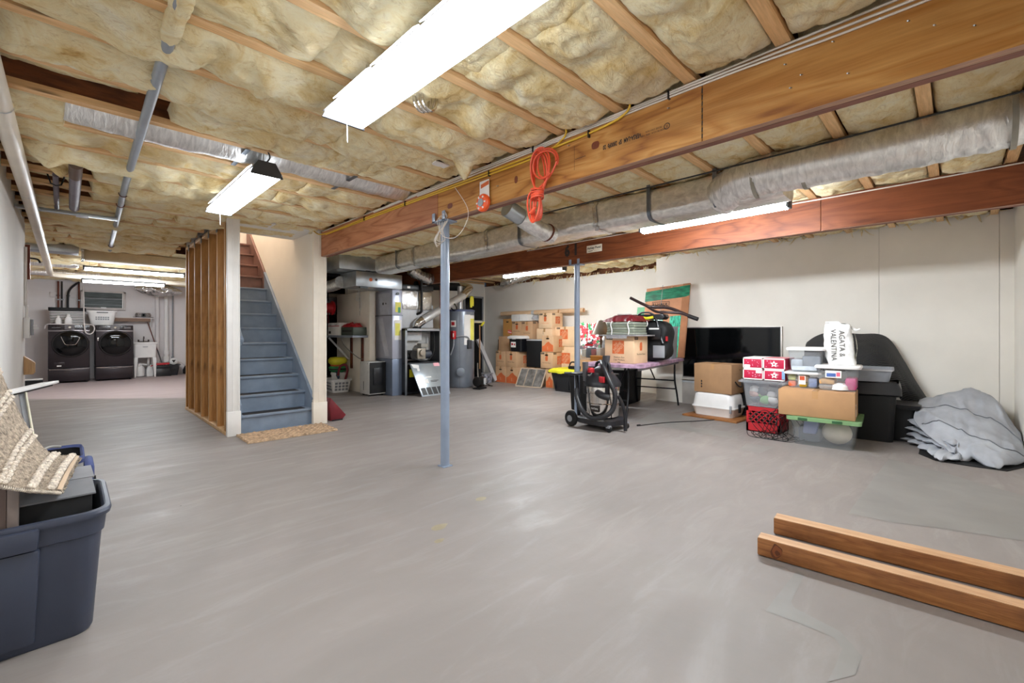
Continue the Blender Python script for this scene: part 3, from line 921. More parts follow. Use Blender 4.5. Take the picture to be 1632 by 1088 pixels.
t = T('mauve_pipe', 'short grey-mauve pipe hung below the joists near the white drain pipe', 'pipe', (-.075, 5.65, 2.36))
B('pipe_run', MB().cyl((0, -.62, .02), (-.01, .65, .0), .019, n=10), PIPEP, t)
B('pipe_hanger', MB().tube([(-.05, -.45, .06), (-.03, -.45, -.015), (0, -.45, -.028), (.03, -.45, -.015), (.05, -.45, .06)], .006, 6), BLK, t)
t = T('stub_pipe', 'thick grey stub pipe under the joists beside the mauve pipe', 'pipe', (.035, 5.25, 2.33))
B('pipe_run', MB().cyl((0, -.5, 0.0), (0, .75, 0), .036, n=14), PIPEP, t)
B('dark_end', MB().cyl((0, -.78, .01), (0, -.48, 0), .038, n=14), M('dark_pipe_end', '#5a463c', .6), t)

# ------------------------------------------------------------------ cables along the tan beam
CB = 0
def cable(name, pts, r, m, lab, cat='cable'):
    o = B(name, MB().tube(crom(pts, 8), r, 6), m, None, loc=tuple(pts[0])); return tag(o, lab, cat)
cable('cable', [(2.205, -.43, 2.386), (2.203, .6, 2.381), (2.204, 1.6, 2.372), (2.204, 2.9, 2.376), (2.203, 4.2, 2.372), (2.203, 5.5, 2.372)], .0055, WCAB, 'white cable highest along the tan beam edge')
cable('cable', [(2.204, -.43, 2.364), (2.203, .2, 2.358), (2.203, .9, 2.365), (2.203, 1.8, 2.36), (2.203, 2.9, 2.362), (2.203, 4.2, 2.36)], .0055, WCAB, 'second white cable just below the highest one on the beam')
cable('cable', [(2.204, -.43, 2.345), (2.203, .3, 2.335), (2.203, .75, 2.35), (2.203, 1.6, 2.35), (2.204, 2.6, 2.345), (2.203, 3.4, 2.35)], .005, WCAB, 'lowest white cable along the tan beam, drooping at the right')
cable('yellow_cable', [(1.85, 1.31, 2.43), (2.05, 1.29, 2.42), (2.16, 1.26, 2.4), (2.19, 1.3, 2.35), (2.2, 1.5, 2.325), (2.2, 2.0, 2.318), (2.203, 3.0, 2.325), (2.203, 4.4, 2.335), (2.203, 5.45, 2.335), (2.1, 5.5, 2.36)], .0065, YCAB, 'yellow cable looping from a joist down along the beam')
cable('yellow_cable', [(2.1, 1.73, 2.4), (2.17, 1.7, 2.39), (2.19, 1.75, 2.34), (2.2, 1.95, 2.30), (2.2, 2.5, 2.3), (2.203, 3.4, 2.312), (2.203, 5.4, 2.32)], .006, YCAB, 'second yellow cable, lower and dropping beside a staple')
for y in (1.55, 1.92, 2.25, 2.35, 2.85, 4.3):
    pass
mb = MB()
for y, z in ((1.55, 2.318), (1.93, 2.31), (2.44, 2.308), (1.05, 2.36), (2.0, 2.36), (2.7, 2.36), (3.6, 2.325), (4.4, 2.33)):
    mb.box(2.192, y - .004, z - .02, 2.21, y + .004, z + .022)
beam1('cable_staple', mb, BLK)['kind'] = 'stuff'
cable('cable', [(4.925, -.43, 2.372), (4.925, .6, 2.366), (4.925, 1.6, 2.37), (4.925, 3.2, 2.372), (4.925, 4.6, 2.37)], .006, WCAB, 'single pale cable along the far reddish beam')
cable('cable', [(3.36, -.43, 2.335), (3.36, 1.0, 2.32), (3.36, 3.0, 2.325)], .006, BLK, 'thin dark cable above the silver duct')
# joist-bay clutter
t = T('junction_box', 'small black junction box with a white flap near the beam', 'electrical box', (1.93, 2.68, 2.37))
B('box_case', MB().box(-.06, -.03, 0, .05, .05, .07), BLK, t, bevel=.005); B('cover_flap', MB().box(-.07, -.05, -.014, .05, .02, -.006), WHT, t)
t = T('coiled_conduit', 'small coil of shiny metal conduit hung beside the large shop light', 'conduit', (1.30, 1.97, 2.40))
mb = MB()
for i in range(3):
    mb.tube([(.012 * i + .045 * math.cos(a), -.02 * i, -.05 + .065 * math.sin(a)) for a in [PI * .9 + j * 1.2 * PI / 12 for j in range(13)]], .009, 8)
B('conduit', mb, CHROME, t)
# ------------------------------------------------------------------ things hanging on the tan beam
t = T('extension_cord', 'coiled orange extension cord hanging on the tan beam', 'cord', (2.185, 1.92, 2.2))
mb = MB()
RC = random.Random(5)
def loopc(cy, cz, ry, rz, a0, a1, dx, ph):
    return [(dx + .008 * math.sin(a * 2 + ph), cy + ry * math.cos(a), cz + rz * math.sin(a)) for a in [a0 + (a1 - a0) * i / 26 for i in range(27)]]
for i in range(4):
    mb.tube(loopc(.01 - .012 * i, -.03 + .006 * i, .045 + .012 * i, .135, PI * -.35, PI * 1.35, -.012 * i, i), .0062, 6)
mb.tube(loopc(-.08, .01, .085, .09, PI * -.6, PI * 1.1, -.03, 2), .0062, 6)
mb.tube(loopc(-.07, .0, .095, .085, PI * -.7, PI * 1.0, -.045, 3), .0062, 6)
for i in range(4):
    mb.tube(loopc(.02 + .004 * i, -.245, .03 + .007 * i, .085 + .006 * i, PI * .62 - .2, PI * 2.38 + .2, -.012 * i, i), .0062, 6)
for i in range(5):
    z = -.135 - .014 * i
    mb.tube([(-.02 + .032 * math.cos(a), .012 + .045 * math.sin(a), z + .006 * math.sin(a + i)) for a in [j * 2 * PI / 14 for j in range(15)]], .0062, 6)
mb.tube(crom([(-.03, -.02, -.13), (-.035, -.08, -.1), (-.03, -.13, -.05), (-.03, -.16, .0)]), .0062, 6)
B('cord_loops', mb, OCORD, t)
B('plug', MB().tube([(-.045, .0, -.255), (-.045, .03, -.275), (-.045, .05, -.285)], [.008, .012, .013], 10), OCORD, t)
B('hook', MB().tube(crom([(.026, .02, .1), (-.01, .02, .1), (-.03, .02, .095), (-.03, .02, .11)]), .004, 6), GALV, t)
t = T('trimmer_line_pack', 'orange and white spool pack hanging on the tan beam', 'spool pack', (2.195, 2.49, 2.14))
B('card', MB().box(-.006, -.06, -.02, 0, .045, .125), WHT, t, bevel=.002)
mb = MB(); put_poly(mb, [(-.03, .07), (.06, .085), (.06, .115), (-.03, .1)], (-.006, 0, 0), '-x'); B('print', mb, ORANGE, t, smooth=0)
B('blister', MB().lathe([(.066, 0), (.066, -.02), (.055, -.03), (.0, -.03)], (-.006, -.008, -.045), 20, 'x'), M('orange_spool', '#e0551f', .35), t)
B('spool_hub', MB().lathe([(.03, 0), (.03, -.006), (.0, -.006)], (-.036, -.004, -.045), 16, 'x'), GREY, t)
mb = MB()
for k in range(6):
    a = k * PI / 3
    mb.cyl((-.038, -.004 + .038 * math.cos(a), -.045 + .038 * math.sin(a)), (-.034, -.004 + .05 * math.cos(a), -.045 + .05 * math.sin(a)), .007, n=6)
B('spool_teeth', mb, WHT, t)
# ------------------------------------------------------------------ laundry corner
def machine(loc, lab, washer):
    t = T('washing_machine' if washer else 'dryer', lab, 'washer' if washer else 'dryer', loc)
    w, d = .672, .78
    B('cabinet', MB().box(0, 0, .335, w, d, 1.3), CHAR, t, bevel=.015)
    B('control_panel', MB().prism([(0, 1.19), (-.022, 1.2), (-.012, 1.305), (0, 1.31)], (.006, 0, 0), (0, 1, 0), (0, 0, 1), (1, 0, 0), w - .012), M('dark_panel', '#241d20', .25), t, bevel=.004)
    B('panel_inset', MB().box(.26, -.026, 1.205, .42, -.018, 1.295), M('panel_grey', '#5e5a5c', .3), t)
    k = B('dial', MB().lathe([(.026, 0), (.026, -.03), (.02, -.035), (0, -.035)], (.34, -.024, 1.25), 18, 'y'), CHROME, t)
    B('panel_marks', MB().box(.5, -.024, 1.235, .62, -.021, 1.245).box(.5, -.024, 1.26, .62, -.021, 1.267).box(.06, -.024, 1.24, .2, -.021, 1.247), GREY, t)
    B('panel_edge', MB().box(.004, -.012, 1.155, w - .004, .0, 1.19), M('steel_band', '#8a8486', .3, .7), t, bevel=.003)
    cx = .355; cz = .88
    sx = 1.0
    B('door_ring', MB().lathe([(.3, 0), (.305, -.02), (.295, -.035), (.26, -.035), (.255, -.02)], (cx, 0, cz), 36, 'y', 1.0, 1.0), M('door_ring_dark', '#2c282a', .22, .6), t)
    B('door_glass', MB().lathe([(.28, -.03), (.262, -.05), (.18, -.075), (.08, -.083), (.0, -.085)], (cx, 0, cz), 36, 'y'), GLASSD, t)
    if washer:
        pts = crom([(cx - .15, -.078, cz + .16), (cx - .1, -.084, cz + .02), (cx - .06, -.087, cz - .02), (cx + .06, -.087, cz - .02), (cx + .1, -.084, cz + .02), (cx + .15, -.078, cz + .14)], 5)
        B('small_door_trim', MB().tube(pts, .006, 8), CHROME, t)
        B('small_door', MB().prism([(-.14, .17), (-.09, .02), (-.05, -.01), (.05, -.01), (.09, .02), (.14, .15), (.0, .2)], (cx, -.088, cz), (1, 0, 0), (0, 0, 1), (0, 1, 0), .02), GLASSD, t, bevel=.004)
        B('filter_flap', MB().box(.1, -.006, .4, .26, .002, .47), CHAR, t, bevel=.004); B('white_sticker', MB().box(.14, -.008, .375, .21, -.004, .4), WHT, t)
    else:
        B('door_handle', MB().box(.03, -.05, .94, .055, -.02, 1.02), CHROME, t, bevel=.006)
    B('pedestal', MB().box(0, .01, .03, w, d, .33), CHAR, t, bevel=.01)
    dw = B('drawer', MB().box(.01, -.012, .045, w - .01, .01, .3), CHAR, t, bevel=.006)
    B('drawer_lip', MB().tube(crom([(.02, -.012, .315), (.2, -.016, .305), (.335, -.02, .292), (.47, -.016, .305), (.655, -.012, .315)], 5), .006, 6), M('steel_lip', '#cfcaca', .25, .8), dw)
    mb = MB()
    for x in (.05, w - .05):
        for y in (.06, d - .06): mb.cyl((x, y, 0), (x, y, .04), .02, n=10)
    B('foot', mb, BLK, t)
    return t
machine((-.33, 14.11, 0), 'black front-loading washer with a small chrome-edged door in its porthole', True)
machine((.435, 14.13, 0), 'black front-loading dryer under the white laundry basket', False)
t = T('drain_hose', 'pale hose draped over the left washer and hanging at its corner', 'hose', (-.33, 14.1, 1.3))
B('hose', MB().tube(crom([(-.05, .1, -.08), (-.03, .05, .0), (.05, .02, .018), (.5, .0, .018), (.66, .0, .02), (.735, -.04, -.02), (.74, -.04, -.12), (.68, -.06, -.2), (.6, -.07, -.16), (.575, -.06, .04), (.57, .02, .3), (.57, .1, .62), (.56, .2, .9)], 6), .012, 8), M('pale_hose', '#cfc8c6', .4), t)
t = T('laundry_hamper', 'black and white striped fabric hamper on top of the washer', 'hamper', (-.325, 14.45, 1.313))
for i in range(18):
    z = .018 * i; k = 1 + .0012 * i
    B('fabric_band', MB().loft([rr(.3, .2, (.54 + .0035 * i), .38, .05, z + e, 3) for e in (0, .018)], i == 0, True), BLK if i % 2 else WHTM, t)
B('rim_band', MB().loft([rr(.3, .2, .62, .4, .05, z, 3) for z in (.324, .395)]), BLKM, t)
for i, (x, h, r, lab) in enumerate(((.2, .2, .05, 'shorter white detergent bottle before the striped hamper'), (.36, .24, .062, 'taller white detergent bottle before the striped hamper'))):
    b = T('detergent_bottle', lab, 'bottle', (-.33 + x - .04, 14.28, 1.313), 0, None)
    B('bottle_body', MB().loft([rr(0, 0, 2 * r * a, 1.3 * r * a, r * .5, h * z, 4) for z, a in ((0, .96), (.05, 1.05), (.45, 1.0), (.62, .82), (.78, .5), (.82, .42))]), WHT, b, bevel=.003)
    B('bottle_cap', MB().lathe([(r * .45, h * .8), (r * .42, h), (0, h)], n=14), WHTM, b)
t = T('laundry_basket', 'white plastic laundry basket with dark handles on the dryer', 'basket', (.56, 14.5, 1.315))
B('basket_shell', MB().loft([rr(0, 0, a, b, .1, z, 5) for a, b, z in ((.40, .28, 0), (.47, .34, .2), (.50, .37, .3), (.54, .41, .3), (.55, .42, .335), (.50, .37, .335), (.47, .34, .2), (.38, .26, .012))], True, True), WHT, t)
B('handle_slot', MB().box(-.1, -.213, .285, .1, -.205, .305), DGREY, t)
mb = MB()
for i in range(6):
    for j in range(2): mb.box(-.12 + i * .042, -.1765 - j * .008, .12 + j * .045, -.09 + i * .042, -.166 - j * .008, .15 + j * .045)
B('vent_slot', mb, GREY, t)['kind'] = 'stuff'
t = T('wall_shelf', 'narrow wooden shelf on brackets above the utility sink', 'shelf', (1.0, 14.82, 1.5))
B('board', MB().box(-.3, 0, 0, .56, .26, .022), M('shelf_edge', '#d9d0cc', .6), t); B('front_strip', MB().box(-.3, -.012, -.085, .5, .006, .0), wood('shelf_wood', '#7d6050', '#93755f', 'x'), t)
B('bracket', MB().prism([(0, 0), (.24, 0), (.24, -.24), (.2, -.24), (.03, -.04)], (.5, .02, 0), (0, 1, 0), (0, 0, 1), (1, 0, 0), .03), WHTM, t)
t = T('shelf_radio', 'small dark patterned radio lying on the wooden laundry shelf', 'radio', (1.36, 14.9, 1.522))
B('radio_case', MB().loft([rr(0, 0, .3, .16, .05, 0, 4), rr(0, 0, .32, .17, .05, .07, 4), rr(0, 0, .28, .15, .05, .12, 4)]), M('radio_case_grey', '#6a625f', .5, var=.5, scale=40), t)
B('speaker_ring', MB().lathe([(.05, 0), (.05, -.012), (.03, -.012), (.025, 0)], (0, -.085, .06), 16, 'y'), BLK, t); B('stand_pad', MB().box(-.2, -.1, 0, .2, .08, .012), BLK, t)
t = T('utility_sink', 'white plastic utility sink on tapered legs beside the dryer', 'sink', (1.37, 14.75, 0))
B('tub', MB().loft([rr(0, 0, a, b, .05, z, 4) for a, b, z in ((.44, .40, .5), (.46, .44, .84), (.49, .48, .85), (.49, .48, .885), (.43, .42, .885), (.40, .38, .55))]), WHT, t)
for x in (-.2, .2):
    for y in (-.2, .18):
        B('leg', MB().fr(x * .98 - .016, y - .016, x * .98 + .016, y + .016, 0, x * .9 - .04, y - .03, x * .9 + .04, y + .03, .5), WHT, t, bevel=.004)
B('faucet', MB().tube(crom([(0, .17, .885), (0, .17, 1.0), (0, .1, 1.03), (0, .04, .98)], 5), .011, 8).cyl((-.09, .17, .9), (.09, .17, .9), .012, n=8).cyl((-.1, .17, .89), (-.1, .17, .95), .018, n=8).cyl((.1, .17, .89), (.1, .17, .95), .018, n=8), M('faucet_metal', '#77716e', .25, .9), t)
mb = MB(); put_poly(mb, [(-.05, -.008), (.05, -.008), (.05, .008), (-.05, .008)], (0, -.228, .77), '-y', .004); B('maker_plate', mb, GREY, t, smooth=0)
B('drain_pipe', MB().tube(crom([(.08, .0, .5), (.08, .0, .35), (.06, .05, .3), (-.1, .12, .33), (-.2, .2, .3)], 4), .025, 10), WHTM, t)
t = T('propane_tank', 'small white gas cylinder on the floor under the sink', 'gas cylinder', (1.27, 14.78, 0))
B('tank', MB().lathe([(.06, 0), (.1, .02), (.11, .08), (.11, .2), (.09, .26), (.04, .29), (.03, .3)], n=20), WHT, t)
B('collar', MB().lathe([(.06, .27), (.065, .34), (.058, .34), (.052, .27)], n=16), WHT, t); B('valve', MB().cyl((0, 0, .29), (0, 0, .34), .015, n=8), GREY, t)
t = T('white_jug', 'white plastic jug standing under the sink beside the gas cylinder', 'jug', (1.49, 14.85, 0))
B('jug_body', MB().loft([rr(0, 0, a, a, .03, z, 4) for a, z in ((.14, 0), (.15, .03), (.15, .18), (.08, .26), (.05, .29))]), WHT, t); B('jug_cap', MB().cyl((0, 0, .29), (0, 0, .31), .028, n=10), WHTM, t)
t = T('black_tub', 'low black plastic tub on the floor right of the sink', 'tub', (1.88, 14.82, 0))
B('tub_shell', MB().loft([rr(0, 0, a, b, .05, z, 4) for a, b, z in ((.36, .24, 0), (.44, .3, .26), (.48, .34, .26), (.48, .34, .285), (.43, .29, .28), (.34, .22, .02))]), M('tub_black', '#2b2a2d', .45), t)
B('rib', MB().tube(crom([(-.19, -.135, .06), (.0, -.145, .13), (.19, -.155, .19)], 5), .006, 6), M('tub_black', '#2b2a2d', .45), t)
t = T('dustpan', 'red dustpan lying on the black tub by the pipes', 'dustpan', (1.72, 14.66, .29))
B('pan', MB().prism([(-.16, 0), (.14, .01), (.15, .055), (-.12, .05)], (0, -.1, 0), (1, 0, 0), (0, 0, 1), (0, 1, 0), .17), RED, t, bevel=.006); B('pan_handle', MB().bar((-.1, -.03, .04), (-.24, -.06, -.02), .03, .02), RED, t)
t = T('broom', 'broom with a maroon handle leaning beside the sink', 'broom', (1.6, 14.6, 0))
B('handle', MB().cyl((.12, .0, .3), (-.15, .28, 1.4), .012, n=8), COPPER, t); B('handle_lower', MB().cyl((.13, -.01, .26), (.03, .09, .68), .0135, n=8), DGREY, t)
B('bristle_head', MB().box(-.02, -.05, .2, .28, .03, .27).fr(-.04, -.06, .3, .04, .0, -.01, -.04, .27, .02, .2), BLK, t, bevel=.004)
# wall pipes
def wpipe(x, r, m, lab, z0, z1, extra=()):
    t = T('wall_pipe', lab, 'pipe', (x, 15.02, 0))
    B('pipe_run', MB().cyl((0, 0, z0), (0, 0, z1), r, n=12), m, t)
    for z, rr_, h in extra: B('coupling', MB().cyl((0, 0, z - h / 2), (0, 0, z + h / 2), rr_, n=14), m, t)
    return t
wpipe(1.66, .045, WALLD, 'pale painted pipe up the laundry wall, first right of the sink', .0, 2.3, ((.95, .055, .08),))
wpipe(1.85, .05, WHT, 'thick white drain pipe with couplings up the laundry wall', .28, 2.3, ((.6, .07, .1), (.42, .075, .14), (.3, .06, .06)))
wpipe(1.99, .018, GREY, 'thin grey pipe up the laundry wall with a round pump below', .45, 2.25, ((.46, .03, .05),))
t = T('sump_valve', 'round white outlet with black symbol at the thin grey pipe foot', 'valve', (2.0, 14.96, .36))
B('disc', MB().lathe([(.085, 0), (.09, -.03), (.06, -.045), (0, -.045)], (0, 0, 0), 18, 'y'), WHT, t); mb = MB(); put_poly(mb, [(-.045, .035), (.045, .035), (0, -.04)], (0, -.046, 0), '-y'); B('mark', mb, BLACKP, t, smooth=0)
B('cord', MB().tube(crom([(.06, 0, .03), (.16, .02, -.02), (.24, .04, -.12), (.2, .05, -.3)], 5), .006, 6), WHTM, t)
t = T('dark_bag', 'black rounded bag edge by the wall behind the studs', 'bag', (2.36, 14.9, 0))
B('bag_body', MB().lathe([(.02, 0), (.16, .02), (.17, .12), (.12, .22), (.03, .27)], n=18), BLKM, t, smooth=180); B('bag_tie', MB().cyl((0, 0, .26), (0, 0, .3), .03, n=8), BLKM, t)
for x, r, m, lab in ((-.18, .017, COPPER, 'leftmost dull copper pipe dropping behind the striped hamper'), (-.12, .016, BLK, 'straight black pipe dropping behind the striped hamper'), (.17, .017, COPPER, 'dull copper pipe dropping beside the small window')):
    t = T('supply_pipe', lab, 'pipe', (x, 15.0, 1.4)); B('pipe_run', MB().cyl((0, 0, 0), (0, 0, .95), r, n=8), m, t); B('pipe_clamp', MB().box(-.03, -.02, .5, .03, .04, .53), GREY, t)
t = T('black_hose', 'curved black hose dropping behind the striped hamper', 'hose', (-.02, 14.97, 1.4)); B('hose', MB().tube(crom([(0, 0, 0), (0, 0, .55), (.03, 0, .75), (.12, 0, .88), (.2, 0, .95)], 6), .022, 8), BLK, t)
t = T('pegboard_rail', 'thin pale rail fixed to the laundry wall behind the pipes', 'rail', (-.1, 15.06, 2.03)); B('rail', MB().box(-.22, 0, -.06, .2, .03, .06), WALLD, t, bevel=.004); B('rail_slot', MB().box(-.12, -.004, -.03, -.05, .0, .0).box(.05, -.004, -.03, .12, .0, .0), GREY, t)
# window
w = S('window_1', MB().box(.2, 15.02, 1.70, .24, 15.1, 2.17).box(.985, 15.02, 1.70, 1.03, 15.1, 2.17).box(.2, 15.02, 2.13, 1.03, 15.1, 2.17).box(.2, 15.01, 1.70, 1.03, 15.1, 1.755), M('window_frame_paint', '#cfc7c4', .5), bevel=.005)
B('pane', MB().box(.24, 15.06, 1.755, .985, 15.07, 2.13), M('night_glass', '#39413f', .5, var=.45, scale=9, stretch=(.6, 1, 6)), w)
B('sash_bar', MB().box(.24, 15.04, 1.97, .985, 15.06, 1.985).box(.24, 15.045, 1.82, .985, 15.06, 1.828), GREY, w)
B('latch', MB().box(.56, 15.0, 1.74, .66, 15.02, 1.765), WHT, w); B('inner_frame', MB().box(.245, 15.03, 1.755, .262, 15.06, 2.13).box(.962, 15.03, 1.755, .98, 15.06, 2.13), WHT, w)
# left wall bits
t = T('outlet_box', 'white electrical box with a cable on the end of the left wall', 'electrical box', (XL, 7.42, 1.2))
B('box_case', MB().box(0.001, -.09, -.13, .05, .08, .1), WHT, t, bevel=.006); B('metal_plate', MB().box(.052, -.07, -.1, .075, .06, .08), GREY, t, bevel=.003)
B('plug', MB().box(.075, -.03, -.03, .115, .02, -.01).box(.075, -.03, .0, .1, .02, .02), WHT, t); B('feed_cable', MB().tube(crom([(.02, .0, .1), (.02, .0, .22), (.01, .02, .32), (.012, .02, .9)], 6), .014, 8), WHT, t)
t = T('wood_bracket', 'tan wooden bracket board at the end of the left wall', 'wood block', (XL, 7.4, .72))
B('board', MB().prism([(0.001, -.06), (.075, -.06), (.088, -.04), (.088, .07), (.07, .09), (.001, .15)], (0, -.05, 0), (1, 0, 0), (0, 0, 1), (0, 1, 0), .12), wood('bracket_wood', '#b1885c', '#c79f72', 'z'), t, bevel=.004)
t = T('wall_pipe_bracket', 'small rusty bracket high at the end of the left wall', 'bracket', (XL, 7.55, 1.95)); B('plate', MB().box(-.01, .06, -.2, .04, .09, .2), COPPER, t); B('hook', MB().tube(crom([(.03, .07, .05), (.1, .07, .04), (.12, .07, .0)], 4), .01, 6), BLK, t)
for i, (x, y, rz, lab) in enumerate(((-.85, 13.0, .3, 'leftmost dark folded case leaning in the laundry corner'), (-.66, 13.1, .15, 'dark folded case beside the washer, pale along its edge'))):
    t = T('folded_case', lab, 'case', (x, y, 0), rz); B('panel', MB().prism([(0, 0), (.06, 0), (-.12, .33), (-.18, .33)], (0, 0, 0), (1, 0, 0), (0, 0, 1), (0, 1, 0), .5), DGREY, t, bevel=.006); B('edge_strip', MB().bar((.062, -.004, 0), (-.118, -.004, .33), .012, .02), LGREY, t)
t = T('white_conduit', 'white pipe lying on the floor behind the folded cases', 'pipe', (-.7, 14.0, .12)); B('pipe_run', MB().cyl((-.2, 0, 0), (.3, 0, .0), .02, n=10), WHTM, t); B('block', MB().box(-.2, -.05, -.12, .3, .05, -.02), BLKM, t)
# ------------------------------------------------------------------ furnace corner
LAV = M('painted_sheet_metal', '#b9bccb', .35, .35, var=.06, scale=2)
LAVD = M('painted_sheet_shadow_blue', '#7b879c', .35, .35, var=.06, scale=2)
t = T('return_duct', 'tall pale grey sheet-metal return duct with yellow and green tags', 'duct', (4.08, 7.1, 0))
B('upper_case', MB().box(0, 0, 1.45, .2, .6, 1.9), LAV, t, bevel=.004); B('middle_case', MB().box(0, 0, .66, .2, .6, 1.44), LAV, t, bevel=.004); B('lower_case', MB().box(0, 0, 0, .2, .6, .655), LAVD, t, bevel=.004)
B('flange', MB().box(-.008, -.008, 1.435, .208, .608, 1.45), GALVD, t)
B('cross_break_highlight', MB().prism([(.05, 1.85), (.5, 1.85), (.42, 1.47), (.12, 1.47)], (-.004, 0, 0), (0, 1, 0), (0, 0, 1), (1, 0, 0), .003).prism([(.35, 1.4), (.55, 1.4), (.25, .7), (.1, .7)], (-.004, 0, 0), (0, 1, 0), (0, 0, 1), (1, 0, 0), .003), M('sheet_highlight', '#c6c8d4', .35, .3), t)  # paler shapes paint a highlight on the duct side
B('yellow_tag', MB().box(.06, -.006, 1.5, .17, -.001, 1.68), YEL, t); B('green_tag', MB().box(.11, -.009, 1.49, .16, -.006, 1.59), GRN, t)
B('white_label', MB().box(.04, -.004, 1.0, .18, -.001, 1.36), WHTM, t); B('yellow_label', MB().box(.055, -.007, 1.08, .15, -.004, 1.3), M('pale_yellow_paper', '#e6df6a', .6), t)
B('port', MB().cyl((.1, 0, 1.83), (.1, -.03, 1.83), .025, n=12).box(.06, -.02, 1.81, .1, -.01, 1.83), BLK, t); B('side_holes', MB().cyl((0, .32, 1.66), (-.006, .32, 1.66), .025, n=12).cyl((0, .22, 1.66), (-.006, .22, 1.66), .018, n=12), BLK, t)
t = T('furnace', 'open oil furnace cabinet with its burner exposed behind the steel post', 'furnace', (4.27, 6.98, 0))
B('cabinet', MB().box(0, 0, 0, .03, .62, 1.2).box(.75, 0, 0, .78, .62, 1.2).box(0, .6, 0, .78, .62, 1.2).box(0, 0, 1.17, .78, .62, 1.2).box(0, 0, .55, .78, .62, .58).box(.0, .0, .02, .78, .6, .05), M('furnace_black', '#2e2f33', .45), t)
B('edge_trim', MB().box(-.004, -.006, 0, .035, .0, 1.205).box(.745, -.006, 0, .784, .0, 1.205).box(0, -.006, 1.165, .78, 0, 1.205), GALV, t)
B('heat_box', MB().box(.05, .3, .6, .74, .58, 1.15), M('inner_panel', '#b9b7b4', .5, .2), t); B('inner_cover', MB().box(.05, .2, .98, .48, .3, 1.14), LGREY, t, bevel=.006); B('inner_flap', MB().prism([(.1, .72), (.5, .9), (.5, .62), (.1, .6)], (0, .26, 0), (1, 0, 0), (0, 0, 1), (0, 1, 0), .02), LGREY, t)
B('burner_motor', MB().cyl((.22, .05, .72), (.22, .26, .72), .085, n=18).cyl((.13, .12, .7), (.02 + .08, .12, .7), .045, n=12), IRON, t)
B('burner_body', MB().box(.27, .02, .64, .45, .2, .84).cyl((.36, .02, .76), (.36, -.03, .76), .06, n=14), M('burner_cast', '#a59c8e', .5, .4), t, bevel=.012)
B('burner_fan', MB().cyl((.45, .12, .72), (.6, .12, .72), .085, n=18), M('fan_steel', '#565b66', .35, .6), t); B('transformer', MB().box(.4, .1, .85, .56, .24, .93), M('transformer_grey', '#8b8780', .5), t, bevel=.008)
B('fuel_line', MB().tube(crom([(.2, .02, .66), (.3, -.02, .62), (.5, .0, .63), (.66, .05, .8), (.68, .1, 1.16)], 5), .012, 8), IRON, t); B('yellow_tag', MB().box(.1, .02, .32, .2, .025, .46), YEL, t)
B('plenum', MB().box(.02, .2, 1.22, .74, .6, 1.66), LGREY, t, bevel=.004); B('foil_insulation', MB().fr(.05, .17, .7, .21, 1.56, .02, .17, .64, .21, 1.9).box(.0, .21, 1.66, .72, .6, 1.92), FOILC, t, bevel=.01)
B('plenum_cap', MB().box(.03, .16, 1.93, .72, .6, 2.02), BLK, t, bevel=.006); B('cap_label', MB().box(.14, .155, 1.95, .2, .16, 1.99), WHT, t)
B('black_pipe', MB().tube(crom([(.42, .12, 2.25), (.42, .12, 1.62), (.41, .12, 1.52), (.38, .21, 1.48)], 5), .025, 10), IRON, t); B('thin_pipes', MB().cyl((.8, .05, 1.0), (.8, .05, 2.05), .012, n=8).cyl((.84, .1, .0), (.84, .1, 2.05), .01, n=8), COPPER, t)
t = T('crumpled_duct', 'dull crumpled flexible duct hanging above the furnace plenum', 'duct', (4.75, 7.1, 2.2)); B('foil_jacket', flexring([(-.3, .0, .1), (-.1, -.02, .0), (.15, .0, -.04), (.35, .1, .08)], .1, 16, .14), FOILC, t, smooth=70)
t = T('furnace_cover', 'grey furnace front cover leaning against the open furnace', 'panel', (4.39, 6.62, 0))
un, vn = V((1, 0, 0)), V((-.02, .33, .56)).normalized(); nn = un.cross(vn)
FP = (un, vn, nn)
B('cover_sheet', MB().prism([(0, 0), (.62, .0), (.64, .64), (-.02, .66)], (0, 0, 0.002), un, vn, -nn, .02), M('cover_grey', '#9fa7ae', .28, .45, var=.04), t, bevel=.004)
for i in range(5):
    B('vent_slot', MB().prism([(.03 + i * .116, .03), (.125 + i * .116, .03), (.118 + i * .116, .17), (.023 + i * .116, .17)], nn * .003, un, vn, -nn, .004), BLK, t)
mb = MB(); put_poly(mb, [(.2, .36), (.33, .36), (.33, .385), (.2, .385)], (0, 0, 0), FP, .003); put_poly(mb, [(.16, .25), (.24, .25), (.24, .33), (.16, .33)], (0, 0, 0), FP, .003); B('white_label', mb, WHTM, t, smooth=0)
mb = MB(); put_poly(mb, [(.28, .29), (.46, .29), (.46, .3), (.28, .3)], (0, 0, 0), FP, .003); put_poly(mb, [(.28, .27), (.42, .27), (.42, .28), (.28, .28)], (0, 0, 0), FP, .003); B('print', mb, BLACKP, t, smooth=0)
mb = MB(); put_poly(mb, [(.47, .58), (.6, .58), (.6, .65), (.47, .65)], (0, 0, 0), FP, .004); B('pink_sticker', mb, M('pink_sticker', '#e3a7b0', .6), t, smooth=0)
mb = MB(); put_poly(mb, [(.02, .57), (.13, .55), (.15, .62), (.0, .65)], (0, 0, 0), FP, .004); put_poly(mb, [(.08, .5), (.13, .5), (.14, .55), (.09, .56)], (0, 0, 0), FP, .004); B('torn_paper', mb, WHTM, t, smooth=0)
t = T('flue_pipe', 'shiny metal flue pipe rising from the furnace to the water heater elbow', 'flue pipe', (4.60, 7.03, 1.2))
B('lower_elbow', MB().tube(crom([(0, .1, .0), (.0, .06, .09), (.1, .03, .17)], 5), .085, 16), CHROME, t)
